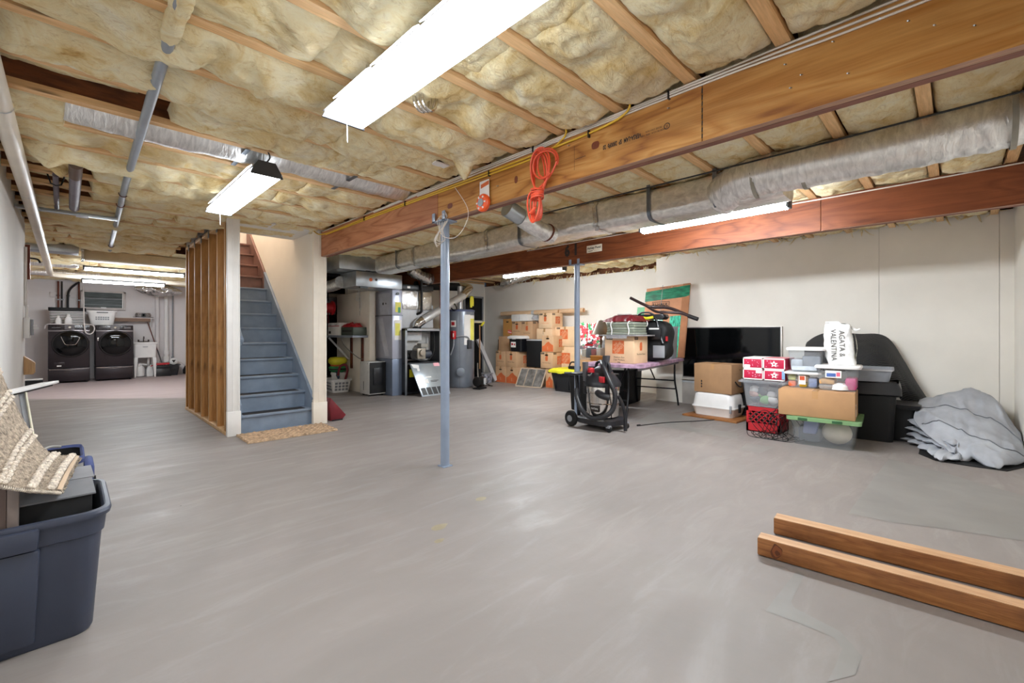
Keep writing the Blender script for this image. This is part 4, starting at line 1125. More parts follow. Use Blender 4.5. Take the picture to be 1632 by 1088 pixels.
B('pipe_run', MB().cyl((.08, .03, .15), (1.12, .1, .69), .078, n=18), M('flue_metal', '#c6c6c6', .38, .45), t)
B('upper_elbow', MB().tube(crom([(1.1, .1, .68), (1.24, .14, .78), (1.36, .2, .86), (1.37, .3, .9), (1.28, .42, .92)], 6), .08, 16), CHROME, t)
B('black_flue', MB().cyl((1.26, .42, .9), (.3, .62, .88), .085, n=16), BLKM, t); B('riser', MB().cyl((1.19, .3, .39), (1.19, .3, .9), .055, n=14), M('flue_metal', '#c6c6c6', .38, .45), t)
B('clamp_ring', MB().tube([(.82, .06, .44), (.85, .06, .455)], .088, 18, False), IRON, t)
t = T('damper_disc', 'round dark flue damper disc on the wall beside the flue pipe', 'damper', (5.0, 7.5, 2.0)); B('disc', MB().cyl((0, 0, 0), (0, -.03, 0), .09, n=18), GALVD, t); B('hub', MB().cyl((0, -.03, 0), (0, -.045, 0), .025, n=10), IRON, t)
t = T('water_heater', 'grey cylindrical water heater with white and yellow labels', 'water heater', (5.82, 7.35, 0))
B('tank', MB().lathe([(.27, 0), (.285, .02), (.29, .04), (.29, 1.55), (.285, 1.58)], n=40), M('heater_grey', '#7c828c', .33, .3, var=.04, coat=.2), t)
B('lid', MB().lathe([(.296, 1.565), (.3, 1.6), (.25, 1.615), (0, 1.62)], n=40), M('heater_lid_blue', '#525a78', .45), t); B('foot_ring', MB().lathe([(.275, 0), (.275, .03), (.26, .03)], n=30), BLK, t)
def onc(a0, a1, z0, z1, off, mb=None):
    mb = mb or MB(); b = []
    for i in range(7):
        a = a0 + (a1 - a0) * i / 6
        b.append([((.29 + off) * math.cos(a), (.29 + off) * math.sin(a), z) for z in (z0, z1)])
    for p, q in zip(b, b[1:]): mb.add([p[0], q[0], q[1], p[1]], [(0, 1, 2, 3)])
    return mb
A0 = -2.24
B('white_label', onc(A0 + .25, A0 + .74, .88, 1.5, .003), WHTM, t); B('white_tag', onc(A0 + .7, A0 + 1.25, .96, 1.49, .006), WHTM, t); B('yellow_label', onc(A0 + .74, A0 + 1.2, .98, 1.42, .009), M('pale_yellow_paper', '#e6df6a', .6), t)
B('red_white_label', onc(A0 - .75, A0 - .32, 1.25, 1.38, .003), WHTM, t); B('red_print', onc(A0 - .68, A0 - .42, 1.28, 1.35, .005), RED, t)
B('red_switch', MB().box(-.34, -.19, 1.0, -.26, -.1, 1.17), RED, t, bevel=.01); B('switch_lever', MB().box(-.345, -.2, 1.04, -.33, -.185, 1.12), WHT, t)
B('conduit', MB().tube(crom([(-.3, -.16, 1.0), (-.31, -.16, .85), (-.34, -.1, .68)], 5), .014, 8).tube(crom([(-.27, -.2, 1.05), (-.16, -.28, 1.06), (-.06, -.32, 1.04), (-.02, -.32, .96)], 5), .012, 8), GREY, t)
B('thermostat', MB().box(-.06, -.34, .8, .03, -.27, .98), DGREY, t, bevel=.008); B('access_cap', MB().cyl((-.165, -.21, .33), (-.2, -.255, .33), .09, n=20), M('heater_grey', '#7c828c', .33, .3), t, bevel=.006)
B('seam_line', onc(A0 - .06, A0 - .05, .02, 1.55, .002), DGREY, t)
t = T('yellow_gloves', 'pair of yellow gloves hanging over the water heater', 'gloves', (5.98, 7.2, 1.66)); B('glove', MB().loft([rr(0, 0, a, .03, .012, z, 3) for a, z in ((.05, 0), (.06, .1), (.05, .2), (.03, .24))]), YEL, t, smooth=80); B('glove', MB().loft([rr(.06, .02, a, .03, .012, z, 3) for a, z in ((.05, .03), (.06, .1), (.05, .2), (.03, .24))]), YEL, t, smooth=80)
t = T('condensate_pump', 'small black pump with copper line on the floor by the water heater', 'pump', (5.84, 6.76, 0), .3)
B('motor', MB().cyl((-.12, .0, .15), (.1, .0, .15), .095, n=18), IRON, t, bevel=.008); B('pump_head', MB().cyl((.1, 0, .15), (.2, 0, .15), .06, n=14), M('pump_steel', '#8d8a86', .35, .6), t)
B('base', MB().box(-.12, -.08, 0, .14, .08, .03), IRON, t); B('pump_label', MB().box(.0, -.101, .1, .08, -.095, .22), LGREY, t); B('white_can', MB().cyl((.2, .03, .06), (.2, .03, .2), .045, n=12), LGREY, t)
B('cord', MB().tube(crom([(.2, 0, .1), (.36, -.05, .03), (.5, .0, .012), (.45, .12, .012), (.2, .2, .012)], 6), .009, 6), IRON, t); B('copper_line', MB().tube(crom([(-.06, 0, .24), (-.04, .02, .34), (.08, .1, .42), (.16, .15, .5), (.16, .15, .38)], 5), .012, 8), M('bright_pipe', '#9a958f', .3, .7), t)
t = T('valve_stand', 'upright copper pipes with a yellow valve between water heater and wall', 'pipes', (6.35, 7.35, 0))
B('riser', MB().cyl((0, 0, .0), (0, 0, 1.3), .016, n=8), M('copper_pipe', '#b58a66', .35, .6), t); B('cross_pipe', MB().cyl((-.2, 0, 1.36), (.12, 0, 1.36), .02, n=8), M('cream_pipe', '#d9cdb0', .4), t)
B('yellow_valve', MB().cyl((.02, -.03, 1.28), (.1, -.03, 1.36), .022, n=8), YEL, t); B('drop_leg', MB().cyl((0, 0, .1), (0, 0, .34), .035, n=10), IRON, t)
t = T('white_plank', 'long white board leaning in the corner behind the water heater', 'board', (6.5, 7.55, 0)); B('board', MB().bar((.42, -.1, .03), (.05, .1, .98), .12, .02, (0, 1, 0)), LGREY, t); B('edge', MB().bar((.36, -.12, .03), (-.01, .08, .98), .012, .03, (0, 1, 0)), GREY, t)
t = T('paint_can', 'clear tub of small dark parts on the floor beside the pump', 'tub', (6.66, 7.5, 0)); B('tub', MB().loft([rr(0, 0, a, b, .03, z, 3) for a, b, z in ((.22, .2, 0), (.25, .22, .2))]), M('mottled_tub', '#6d7078', .4, var=.6, scale=18), t); B('rim', MB().loft([rr(0, 0, a, b, .03, z, 3) for a, b, z in ((.26, .23, .2), (.27, .24, .22), (.23, .2, .22))]), GREY, t)
# dark door in the back wall
d = S('door_1', MB().box(7.04, YB - .03, 0, 7.6, YB - .005, 2.02), M('black_door_glass', '#0e0f12', .15), bevel=.003)
B('door_frame', MB().box(7.0, YB - .05, 0, 7.04, YB - .001, 2.06).box(7.6, YB - .05, 0, 7.64, YB - .001, 2.06).box(7.0, YB - .05, 2.02, 7.64, YB - .001, 2.06), GREY, d); B('rail', MB().box(7.04, YB - .045, 1.42, 7.66, YB - .03, 1.45), LGREY, d)
# cream wall stub: bracket shelf and what is on and under it
t = T('bracket_shelf', 'grey shelf on rusty brackets fixed to the cream wall stub', 'shelf', (3.9, 8.1, 1.06))
B('board', MB().box(-.3, -.45, -.02, -.001, .65, .02), M('grey_shelf_board', '#8a8f9b', .5), t, bevel=.004)
for y in (-.25, .2): B('bracket', MB().box(-.03, y - .03, -.62, -.002, y + .03, -.02), COPPER, t)
B('brace', MB().bar((-.28, .62, -.03), (-.02, .3, -.45), .02, .03), LGREY, t); B('cord', MB().tube(crom([(-.28, .1, -.02), (-.2, .05, -.2), (-.05, -.15, -.4), (-.03, -.3, -.42)], 5), .008, 6), M('grey_cord', '#76706c', .5), t)
t = T('ammo_box', 'dark green metal box on the bracket shelf under the red rag', 'box', (3.75, 7.92, 1.08)); B('case', MB().box(-.13, -.25, 0, .13, .25, .15), M('olive_green', '#3d4438', .5), t, bevel=.008); mb = MB(); put_poly(mb, [(-.18, -.015), (.2, -.015), (.2, .015), (-.18, .015)], (-.131, 0, .08), '-x'); B('stencil', mb, BLACKP, t, smooth=0)
t = T('appliance_carton', 'white carton with red stripe at the back of the bracket shelf', 'carton', (3.74, 8.5, 1.08)); B('carton', MB().box(-.13, -.28, 0, .13, .24, .24), WHTM, t, bevel=.004); mb = MB(); put_poly(mb, [(-.24, .0), (.28, .0), (.28, .014), (-.24, .014)], (-.131, 0, .17), '-x'); B('red_stripe', mb, RED, t, smooth=0)
mb = MB(); put_text(mb, 'Canon', (-.131, .15, .205), '-x', .05); put_text(mb, 'Canon', (-.131, -.12, .205), '-x', .05); put_poly(mb, [(-.1, -.05), (.0, -.05), (.0, .0), (-.1, .0)], (-.131, .1, .08), '-x'); B('print', mb, BLACKP, t, smooth=0)
t = T('red_rag', 'crumpled red cloth lying on the dark green box', 'cloth', (3.76, 8.0, 1.232))
def ragf(u, v):
    x, y = (u - .5) * .24, (v - .5) * .5
    e = max(0, 1 - abs(2 * u - 1) ** 4) * max(0, 1 - abs(2 * v - 1) ** 4)
    return (x, y, .004 + e * (.07 + .05 * fbm(x * 14, y * 12, 4, 3)))
g = MB().grid(ragf, 20, 30); B('cloth', g, RED, t, smooth=180)
t = T('cord_reel', 'red cord reel hanging in the dark beside the cream wall stub', 'cord reel', (3.62, 8.75, 1.62)); B('reel', MB().lathe([(.14, 0), (.14, .02), (.1, .03), (.1, .16), (.14, .17), (.14, .19), (0, .19)], (-.1, 0, 0), 22, 'x'), RED, t); B('hanger', MB().tube(crom([(0, 0, .13), (0, 0, .3), (.1, 0, .36)], 5), .01, 6), IRON, t); B('loose_cord', MB().tube(crom([(-.05, -.1, -.1), (-.06, -.16, -.3), (-.06, .0, -.24), (-.05, .14, -.34)], 6), .008, 6), REDD, t)
t = T('hanging_string', 'loop of thin white string hung on the cream wall stub', 'string', (3.893, 8.0, 1.75)); B('string', MB().tube(crom([(0, .02, .2), (-.004, .1, .02), (-.004, .02, .0), (0, -.05, .06), (-.004, -.1, -.12), (-.004, -.04, -.2), (0, .0, .02), (0, .02, .2)], 5), .005, 5), WHTM, t); B('pull', MB().cyl((0, -.03, -.3), (0, -.03, .3), .003, n=5), GREY, t)
t = T('laundry_crate', 'white slotted plastic basket on the floor by the cream stub', 'basket', (3.66, 8.42, 0), -.1)
B('basket_shell', MB().loft([rr(0, 0, a, b, .05, z, 4) for a, b, z in ((.3, .42, 0), (.36, .5, .22), (.4, .54, .22), (.41, .55, .25), (.36, .5, .25), (.33, .46, .2), (.28, .4, .01))]), WHT, t)
for i in range(5):
    for j in range(3):
        B('slot', MB().fr(-.153 - j * .0085 - .006, -.17 + i * .08, -.15 - j * .0085, -.11 + i * .08, .04 + j * .058, -.16 - j * .0085 - .006, -.17 + i * .08, -.157 - j * .0085, -.11 + i * .08, .08 + j * .058), GREY, t)
for j in range(3):
    for i in range(4): B('slot', MB().fr(-.12 + i * .065, -.222 - j * .011 - .004, -.075 + i * .065, -.218 - j * .011, .04 + j * .058, -.12 + i * .065, -.232 - j * .011 - .004, -.075 + i * .065, -.228 - j * .011, .08 + j * .058), GREY, t)
t = T('yellow_dish', 'yellow round tub stacked highest in the white slotted basket', 'tub', (3.72, 8.55, .5)); B('tub', MB().lathe([(.12, 0), (.17, .05), (.175, .1), (.14, .15), (0, .155)], n=24), YEL, t, smooth=80); B('orange_band', MB().lathe([(.125, -.02), (.135, .01), (.0, .01)], n=24), ORANGE, t)
t = T('green_dish', 'green round tub under the yellow one', 'tub', (3.72, 8.55, .36)); B('tub', MB().lathe([(.1, 0), (.16, .04), (.165, .1), (.13, .12), (0, .12)], n=24), GRN, t, smooth=80); B('print_band', MB().lathe([(.167, .05), (.168, .08)], n=24), BLACKP, t)
t = T('white_bucket', 'white bucket under the green tub in the slotted basket', 'bucket', (3.72, 8.52, .02)); B('pail', MB().lathe([(.1, 0), (.13, .32), (.135, .34), (.0, .34)], n=22), WHT, t); B('rim', MB().lathe([(.14, .3), (.142, .33), (.13, .33)], n=22), WHT, t)
t = T('red_tool', 'red and dark hand tool sticking out of the slotted basket', 'tool', (3.66, 8.22, .22)); B('tool_handle', MB().tube(crom([(.05, -.02, .0), (.08, -.06, .2), (.05, -.02, .3), (-.02, .04, .26), (-.04, .08, .1)], 5), .022, 8), REDD, t); B('tool_blade', MB().bar((-.02, .1, .05), (.0, .38, .24), .03, .05), M('tool_blue', '#3b4a5e', .4), t)
t = T('dehumidifier', 'boxy pale grey dehumidifier with a black side beside the return duct', 'dehumidifier', (3.74, 7.3, 0))
B('case', MB().box(0, .012, .03, .33, .36, .61), M('appliance_silver', '#c9c8c6', .4), t, bevel=.015); B('side_panel', MB().box(.012, 0, .05, .325, .012, .6), BLKM, t, bevel=.004)
B('slot', MB().box(-.004, .2, .1, .0, .212, .26), DGREY, t); B('button', MB().cyl((0, .32, .58), (-.004, .32, .58), .008, n=8).cyl((0, .06, .58), (-.004, .06, .58), .008, n=8), GREY, t); B('hose_port', MB().cyl((.335, .05, .4), (.35, .05, .4), .018, n=10).box(.08, -.012, .2, .25, 0, .5), BLK, t, bevel=.004)
mb = MB()
for x in (.05, .28):
    for y in (.06, .31): mb.cyl((x, y - .012, .022), (x, y + .012, .022), .022, n=10)
B('caster', mb, BLK, t)
t = T('red_toolbox', 'dark red metal object on the floor just right of the stair trim', 'toolbox', (2.36, 5.62, 0)); B('case', MB().prism([(0, 0), (.14, .0), (.2, .06), (.0, .3), (-.02, .2)], (0, 0, 0), (1, 0, 0), (0, 0, 1), (0, 1, 0), .16), REDD, t, bevel=.01); B('base_edge', MB().box(.01, -.004, .0, .15, .17, .018), BLK, t)
# in the unlit room
t = T('white_bin', 'pale grey barrel hanging high in the unlit room', 'barrel', (4.2, 10.2, 1.55)); B('barrel', MB().lathe([(.18, 0), (.2, .25), (.2, .38), (0, .38)], n=24), LGREY, t); B('mark', MB().box(-.2, -.06, .2, -.19, .0, .26), BLK, t)
t = T('pale_pipe', 'long pale pipe crossing the unlit room beside the staircase', 'pipe', (4.0, 10.0, 1.98)); B('pipe_run', MB().cyl((-.9, 0, 0), (1.2, 0, 0), .045, n=12), PVC, t); B('coupling', MB().cyl((-.1, 0, 0), (.0, 0, 0), .052, n=12), PVC, t)
# ------------------------------------------------------------------ stored cartons along the right wall
def depot_logo(o, face, s):
    """orange square with tilted lettering"""
    a, b = MB(), MB()
    put_poly(a, [(-s / 2, -s / 2), (s / 2, -s / 2), (s / 2, s / 2), (-s / 2, s / 2)], o, face)
    u, v, n = FACE[face]
    for k, (w, sz) in enumerate((('THE', .17), ('HOME', .27), ('DEPOT', .27))):
        d = (.3, .08, -.2)[k] * s
        off = u * (-d * .7) + v * (d * .7)
        put_text(b, w, V(o) + off, face, s * sz * 1.15, rot=PI / 4, off=.0022)
    return a, b
def hill(o, face, w, h):
    a = MB()
    put_poly(a, [(-w / 2, 0), (w / 2, 0), (w / 2, h * .62), (w * .25, h * .8), (w * .1, h), (-w * .1, h * .88), (-w * .28, h * .62), (-w / 2, h * .5)], o, face)
    return a
def carton(x0, y0, z0, dx, dy, dz, label, prints=(), m=None, rz=0., name='carton', group=None, tape=True):
    """box whose near corner (least x, least y) is the origin; prints sit on the -x and -y faces"""
    t = T(name, label, 'box', (x0, y0, z0), rz, group)
    m = m or KRAFT
    B('carton_body', MB().box(0, 0, 0, dx, dy, dz), m, t, bevel=.005)
    B('top_flap', MB().box(.004, .004, dz, dx - .004, dy * .498, dz + .004), m, t); B('top_flap', MB().box(.004, dy * .502, dz, dx - .004, dy - .004, dz + .004), m, t)
    if tape:
        B('tape', MB().box(-.001, dy / 2 - .025, dz - .07, .03, dy / 2 + .025, dz + .0052).box(0, dy / 2 - .025, dz + .0045, dx, dy / 2 + .025, dz + .0055), TAPE, t)
    cx, cy = (0, dy / 2), (dx / 2, 0)
    for p in prints:
        k = p[0]
        if k == 'logo':
            face, fu, fz, s = p[1:5]
            o = (0, dy * (1 - fu), dz * fz) if face == '-x' else (dx * fu, 0, dz * fz)
            a, b = depot_logo(o, face, s); B('orange_logo', a, ORANGE, t, smooth=0); B('logo_lettering', b, KRAFTL, t, smooth=0)
        elif k == 'hill':
            face, h = p[1:3]
            o = (0, dy / 2, .01) if face == '-x' else (dx / 2, 0, .01)
            B('orange_hill_print', hill(o, face, (dy if face == '-x' else dx) - .02, dz * h), ORANGE, t, smooth=0)
            a = MB(); put_text(a, 'S', V(o) + V((0, 0, dz * .2)), face, dz * .24, off=.002); B('size_letter', a, KRAFT, t, smooth=0)
        elif k == 'slot':
            face = p[1]; o = (0, dy / 2, dz * .83) if face == '-x' else (dx / 2, 0, dz * .83)
            a = MB(); put_poly(a, [(.045 * math.cos(q) * (1 if abs(math.cos(q)) < .9 else 1), .016 * math.sin(q)) for q in [i * PI / 6 for i in range(12)]], o, face, .001); B('hand_hole', a, BLKM, t, smooth=0)
        elif k == 'tree':
            face = p[1]; o = V((0, dy / 2, dz * .62)) if face == '-x' else V((dx / 2, 0, dz * .62))
            a = MB(); put_poly(a, [(-.03, -.05), (.03, -.05), (.035, 0), (.03, .05), (.005, .06), (-.03, .045), (-.036, 0)], o, face); B('orange_print', a, ORANGE, t, smooth=0)
            a = MB(); put_text(a, 'The Home Depot', o - V((0, 0, dz * .28)), face, .03, off=.002); B('lettering', a, ORANGE if p[-1] == 'o' else BLACKP, t, smooth=0)
        elif k == 'heavy':
            face, side = p[1], p[2]; u = FACE[face][0]; w = dy if face == '-x' else dx
            o = V((0, dy / 2, dz * .93)) if face == '-x' else V((dx / 2, 0, dz * .93)); o = o + u * (side * w * .33)
            a = MB(); put_poly(a, [(-.045, -.017), (.045, -.017), (.045, .017), (-.045, .017)], o, face); B('dark_label', a, BLACKP, t, smooth=0)
            a = MB(); put_text(a, 'HEAVY', o, face, .026, off=.002); B('lettering', a, KRAFTL, t, smooth=0)
        elif k == 'text':
            face, s, fu, fz, sz = p[1:6]
            o = (0, dy * (1 - fu), dz * fz) if face == '-x' else (dx * fu, 0, dz * fz)
            a = MB()
            for i, ln in enumerate(s.split('|')): put_text(a, ln, V(o) - V((0, 0, i * sz * 1.1)), face, sz)
            B('lettering', a, BLACKP if len(p) < 7 else p[6], t, smooth=0)
    return t
FX = 6.95
carton(FX, 7.15, 0, .4, .34, .355, 'bottom carton with orange hill print, nearest the water heater', [('hill', '-x', .62), ('slot', '-x')])
carton(FX, 6.78, 0, .4, .36, .355, 'bottom carton with orange hill print behind the leaning filter', [('hill', '-x', .66), ('slot', '-x')])
carton(FX, 7.17, .36, .4, .31, .345, 'second-tier carton with small orange print, left end of the pile', [('tree', '-x', 0), ('heavy', '-x', -1)])
carton(FX, 6.81, .36, .42, .34, .345, 'second-tier carton with orange square on its side, under the lidded black tote', [('tree', '-x', 0), ('slot', '-x'), ('logo', '-y', .72, .5, .17)])
carton(7.25, 7.34, .36, .36, .36, .68, 'tall carton with orange hill print half hidden left of the black tote', [('hill', '-x', .5)], tape=False)
carton(7.25, 7.25, 1.05, .34, .3, .40, 'tan carton topmost at the left end, bearing a white badge', [('slot', '-x')], m=M('cardboard_ochre', '#bb8848', .85, var=.05))
t = bpy.data.objects['carton.005']
a = MB(); put_poly(a, [((.085 if i % 2 else .1) * math.cos(i * PI / 12), (.085 if i % 2 else .1) * math.sin(i * PI / 12)) for i in range(24)], (0, .14, .17), '-x', .0015); B('badge', a, WHITEP, t, smooth=0)
a = MB(); put_poly(a, [(-.035, .045), (.035, .045), (.045, 0), (0, -.065), (-.045, 0)], (0, .14, .17), '-x', .003); B('badge_shield', a, M('shield_grey', '#8b9aa8', .6), t, smooth=0)
carton(7.22, 6.91, 1.05, .36, .31, .33, 'open-slotted carton with a red and white sticker, upper row', [('slot', '-x'), ('tree', '-x', 0), ('heavy', '-x', -1)])
t = bpy.data.objects['carton.006']
a = MB(); put_poly(a, [(-.06, -.03), (.06, -.05), (.06, .03), (-.06, .05)], (0, .07, .1), '-x', .003); B('red_sticker', a, M('coral_sticker', '#e0605e', .6), t, smooth=0)
a = MB(); put_poly(a, [(-.06, -.005), (.06, -.025), (.06, -.012), (-.06, .008)], (0, .07, .1), '-x', .004); B('sticker_stripe', a, WHITEP, t, smooth=0)
carton(7.2, 6.565, .99, .4, .335, .385, 'carton with small orange print above the black panel', [('tree', '-x', 0), ('heavy', '-x', -1), ('heavy', '-y', -1)])
carton(7.36, 6.30, 1.0, .3, .26, .39, 'carton with orange square peeping out behind the plain one', [('logo', '-x', .6, .72, .11), ('heavy', '-x', -1)])
carton(7.12, 5.93, .99, .4, .44, .225, 'plain low carton under the upright orange-printed one', [('text', '-x', '[]|[]', .42, .75, .035)], m=KRAFTL)
carton(7.1, 5.93, 1.222, .36, .36, .318, 'topmost carton of the pile, just under the cardboard tubes', [('slot', '-x'), ('tree', '-x', 'o'), ('heavy', '-x', -1), ('logo', '-y', .55, .55, .15), ('heavy', '-y', -1), ], m=KRAFTL)
carton(7.22, 5.42, .85, .4, .52, .4, 'large pale carton with orange square, upper one behind the steel post', [('logo', '-x', .45, .62, .2), ('heavy', '-x', -1)], m=KRAFTL)
carton(7.22, 5.42, 0, .4, .62, .84, 'tall pale carton with orange square under the upper pale one', [('logo', '-x', .62, .72, .22)], m=KRAFTL)
carton(FX - .01, 5.75, .735, .42, .315, .33, 'third-tier carton with orange hill print beside the black panel', [('hill', '-x', .62), ('slot', '-x'), ('logo', '-y', .6, .55, .16)])
t = bpy.data.objects['carton.013']
carton(FX - .02, 5.765, .40, .42, .325, .325, 'carton with orange print and hand marks under the hill-printed one', [('slot', '-x'), ('tree', '-x', 0), ('heavy', '-x', -1), ('logo', '-y', .55, .5, .17), ('heavy', '-y', -1)])
carton(FX + .0, 5.77, 0, .4, .2, .385, 'narrow bottom carton with orange hill between filter and yellow lid', [('hill', '-x', .6), ('slot', '-x')])
carton(7.08, 6.12, 0, .5, .5, .38, 'carton at the bottom behind the leaning furnace filter', [('heavy', '-x', -1)])
carton(7.3, 6.5, .36, .4, .3, .62, 'carton standing hidden between the black tote and black panel', [('heavy', '-x', -1)])
t = T('black_cabinet', 'tall black cabinet with a pale top edge standing in the carton pile', 'cabinet', (7.06, 6.15, .39)); B('case', MB().box(0, 0, 0, .3, .46, .57), BLKM, t, bevel=.004); B('top_edge', MB().box(-.004, -.004, .57, .3, .46, .595), LGREY, t, bevel=.003)
def lidded(x0, y0, z0, dx, dy, h, lab, body, lid, name='storage_tote', lh=.05, over=.03, rz=0., taper=.03, ribs=True):
    t = T(name, lab, 'tote', (x0 + dx / 2, y0 + dy / 2, z0), rz)
    B('tote_body', MB().loft([rr(0, 0, dx - 2 * taper * (1 - f), dy - 2 * taper * (1 - f), .04, h * f, 4) for f in (0, .02, 1)]), body, t)
    B('lid', MB().loft([rr(0, 0, dx + a, dy + a, .05, h + z, 4) for a, z in ((over, -.02), (over * 1.6, -.015), (over * 1.6, lh * .4), (over * .4, lh * .75), (-.03, lh), (-.05, lh * .8))]), lid, t, bevel=.0)
    if ribs:
        for s in (-1, 1):
            B('rib', MB().box(-dx / 2 + taper * .5 - .012, s * dy * .3 - .008, h * .12, -dx / 2 + taper + .01, s * dy * .3 + .008, h * .82), body, t, bevel=.003)
        B('clip', MB().box(-dx / 2 - over * .9, -.05, h - .03, -dx / 2 - over * .3, .05, h + .02), lid, t, bevel=.005)
    return t
t = lidded(6.97, 6.69, .716, .38, .39, .30, 'black tote with a white lid on the second-tier carton', BLK, WHT, over=.04)
mb = MB(); put_poly(mb, [(-.075, -.06), (.075, -.06), (.075, .06), (-.075, .06)], (-.19, .04, .15), '-x', .004); B('label', mb, WHITEP, t, smooth=0)
mb = MB(); put_poly(mb, [(-.06, -.02), (.0, -.02), (.0, .02), (-.06, .02)], (-.19, .04, .16), '-x', .006); put_poly(mb, [(.02, -.01), (.06, -.03), (.06, .03), (.02, .01)], (-.19, .04, .155), '-x', .006); B('label_print', mb, RED, t, smooth=0)
t = T('black_case', 'small black case standing at the far left of the carton pile', 'case', (7.3, 7.62, .72)); B('case', MB().box(0, 0, 0, .3, .16, .25), BLK, t, bevel=.01); B('base_shelf', MB().box(0, 0, -.72, .3, .16, 0), KRAFTD, t)
t = T('foam_block', 'white packing foam block on the upper cartons', 'foam', (7.22, 6.72, 1.392), .0); B('foam', MB().fr(0, 0, .34, .52, 0, 0, .03, .34, .52, .155), WHTM, t, bevel=.006); B('foam_step', MB().box(-.004, .26, .0, .02, .265, .15), LGREY, t)
t = T('bubble_wrap', 'crumpled clear plastic wrap beside the white foam block', 'plastic wrap', (7.24, 6.40, 1.39))
def wrapf(u, v):
    a = v * 2 * PI; y = .3 * u; r = .07 * (1 + .3 * fbm(y * 14, math.cos(a), math.sin(a), 3)) * (math.sin(PI * min(max(u, .04), .96)) ** .4)
    return (.12 + r * 1.5 * math.cos(a), y, .07 + r * math.sin(a))
B('wrap', MB().grid(wrapf, 24, 24), CLRM, t, smooth=60); B('wrap_core', MB().box(.06, .04, .01, .18, .26, .05), WHTM, t, bevel=.01)
for y0, y1, z, x, lab in ((5.42, 7.75, 1.595, 7.52, 'longer rear cardboard tube resting on top of the carton pile'), (6.0, 7.78, 1.585, 7.42, 'shorter front cardboard tube resting on top of the carton pile')):
    t = T('cardboard_tube', lab, 'tube', (x, (y0 + y1) / 2, z)); L = (y1 - y0) / 2
    B('tube', MB().loft([[(.048 * k * math.cos(a), y, .048 * k * math.sin(a)) for a in [i * PI / 9 for i in range(18)]] for y, k in ((-L + .04, .9), (-L + .04, .9), (-L, .93), (-L, 1), (L, 1), (L, .9), (L - .04, .88))]), KRAFTL, t)
    B('end_plug', MB().cyl((0, -L + .03, 0), (0, -L + .04, 0), .044, n=16), KRAFTD, t); B('tape_band', MB().loft([[(.0487 * math.cos(a), y, .0487 * math.sin(a)) for a in [i * PI / 9 for i in range(18)]] for y in (-.2, -.12)], 0, 0), LGREY, t)
t = T('furnace_filter', 'grey pleated air filter in a pale frame leaning on the cartons', 'filter', (6.76, 5.93, 0), 0)
fu, fv = V((-.11, .62, 0)).normalized(), V((.24, .04, .40)).normalized(); fn_ = fu.cross(fv)
FR = M('filter_frame', '#b9a58f', .7)
L_, H_ = .64, .44
for o_, w_, h_ in (((0, 0), L_, .025), ((0, H_ - .025), L_, .025), ((0, 0), .025, H_), ((L_ - .025, 0), .025, H_), ((L_ * .34, 0), .02, H_), ((L_ * .67, 0), .02, H_)):
    B('frame_bar', MB().prism([(o_[0], o_[1]), (o_[0] + w_, o_[1]), (o_[0] + w_, o_[1] + h_), (o_[0], o_[1] + h_)], (0, 0, .004), fu, fv, fn_, .03), FR, t)
mb = MB()
for i in range(60):
    a = .02 + i * .01
    mb.prism([(a, .02), (a + .005, .02), (a + .005, H_ - .02), (a, H_ - .02)], (0, 0, .004), fu, fv, fn_, .012 + .008 * (i % 2))
B('pleats', mb, M('filter_grey', '#77736e', .9, var=.25, scale=9), t)['kind'] = 'stuff'
t = lidded(6.62, 5.04, 0, .48, .53, .38, 'large black tote with a bright yellow lid behind the farther post', M('tote_black', '#1e1f22', .4), YEL, taper=.06, over=.05, lh=.06)
t = T('black_hook_tool', 'small black tool lying on the yellow lid', 'tool', (6.75, 5.1, .44)); B('tool_body', MB().box(-.05, -.12, 0, .08, .1, .06), BLK, t, bevel=.015); B('tool_handle', MB().tube(crom([(0, -.1, .05), (0, -.08, .12), (0, .05, .13), (0, .1, .06)], 5), .014, 8), BLK, t)
# ------------------------------------------------------------------ folding table and its load
TA = math.radians(9)
t = T('folding_table', 'grey folding table with a paint-stained purple edge, loaded with stored goods', 'table', (5.72, 3.2, 0), TA)
PURP = M('stained_table_edge', '#a98aa0', .5, var=.3, scale=9)
B('tabletop', MB().loft([rr(.02, 0, 1.96 - a, .8 - a, .09, z, 8) for a, z in ((.03, .695), (0, .70), (0, .735), (.03, .74))]), PURP, t)
FM = M('table_leg_black', '#232327', .4, .4)
for x, s in ((-.74, -1), (.78, 1)):
    for y in ((-.3, .3) if s > 0 else (-.16, .3)):
        B('leg', MB().tube(crom([(x, y, .695), (x, y, .42), (x + s * .06, y * 1.05, .2), (x + s * .11, y * 1.08, .012)], 6), .014, 8), FM, t)
    B('leg_crossbar', MB().tube([(x, -.16 if s < 0 else -.3, .4), (x, .3, .4)], .011, 8).tube([(x + s * .03, -.16 if s < 0 else -.31, .27), (x + s * .03, .31, .27)], .01, 8), FM, t)
    B('brace', MB().tube([(x, 0, .4), (x - s * .35, 0, .69)], .01, 8), FM, t)
B('apron', MB().box(-.85, -.34, .66, .85, -.32, .695).box(-.85, .32, .66, .85, .34, .695), M('table_grey', '#9c9aa2', .5), t)
for i, (x, y, w, d, h, lab) in enumerate(((5.3, 3.5, .5, .5, .5, 'nearer black storage box on the floor under the folding table'), (6.0, 3.58, .72, .5, .54, 'farther black storage box on the floor under the folding table'))):
    b = T('black_storage_box', lab, 'box', (x, y, 0), TA); B('box_body', MB().fr(0, 0, w, d, 0, -.02, -.02, w + .02, d + .02, h), BLKM, b, bevel=.015); B('rim', MB().box(-.03, -.03, h, w + .03, d + .03, h + .02), BLK, b, bevel=.006)
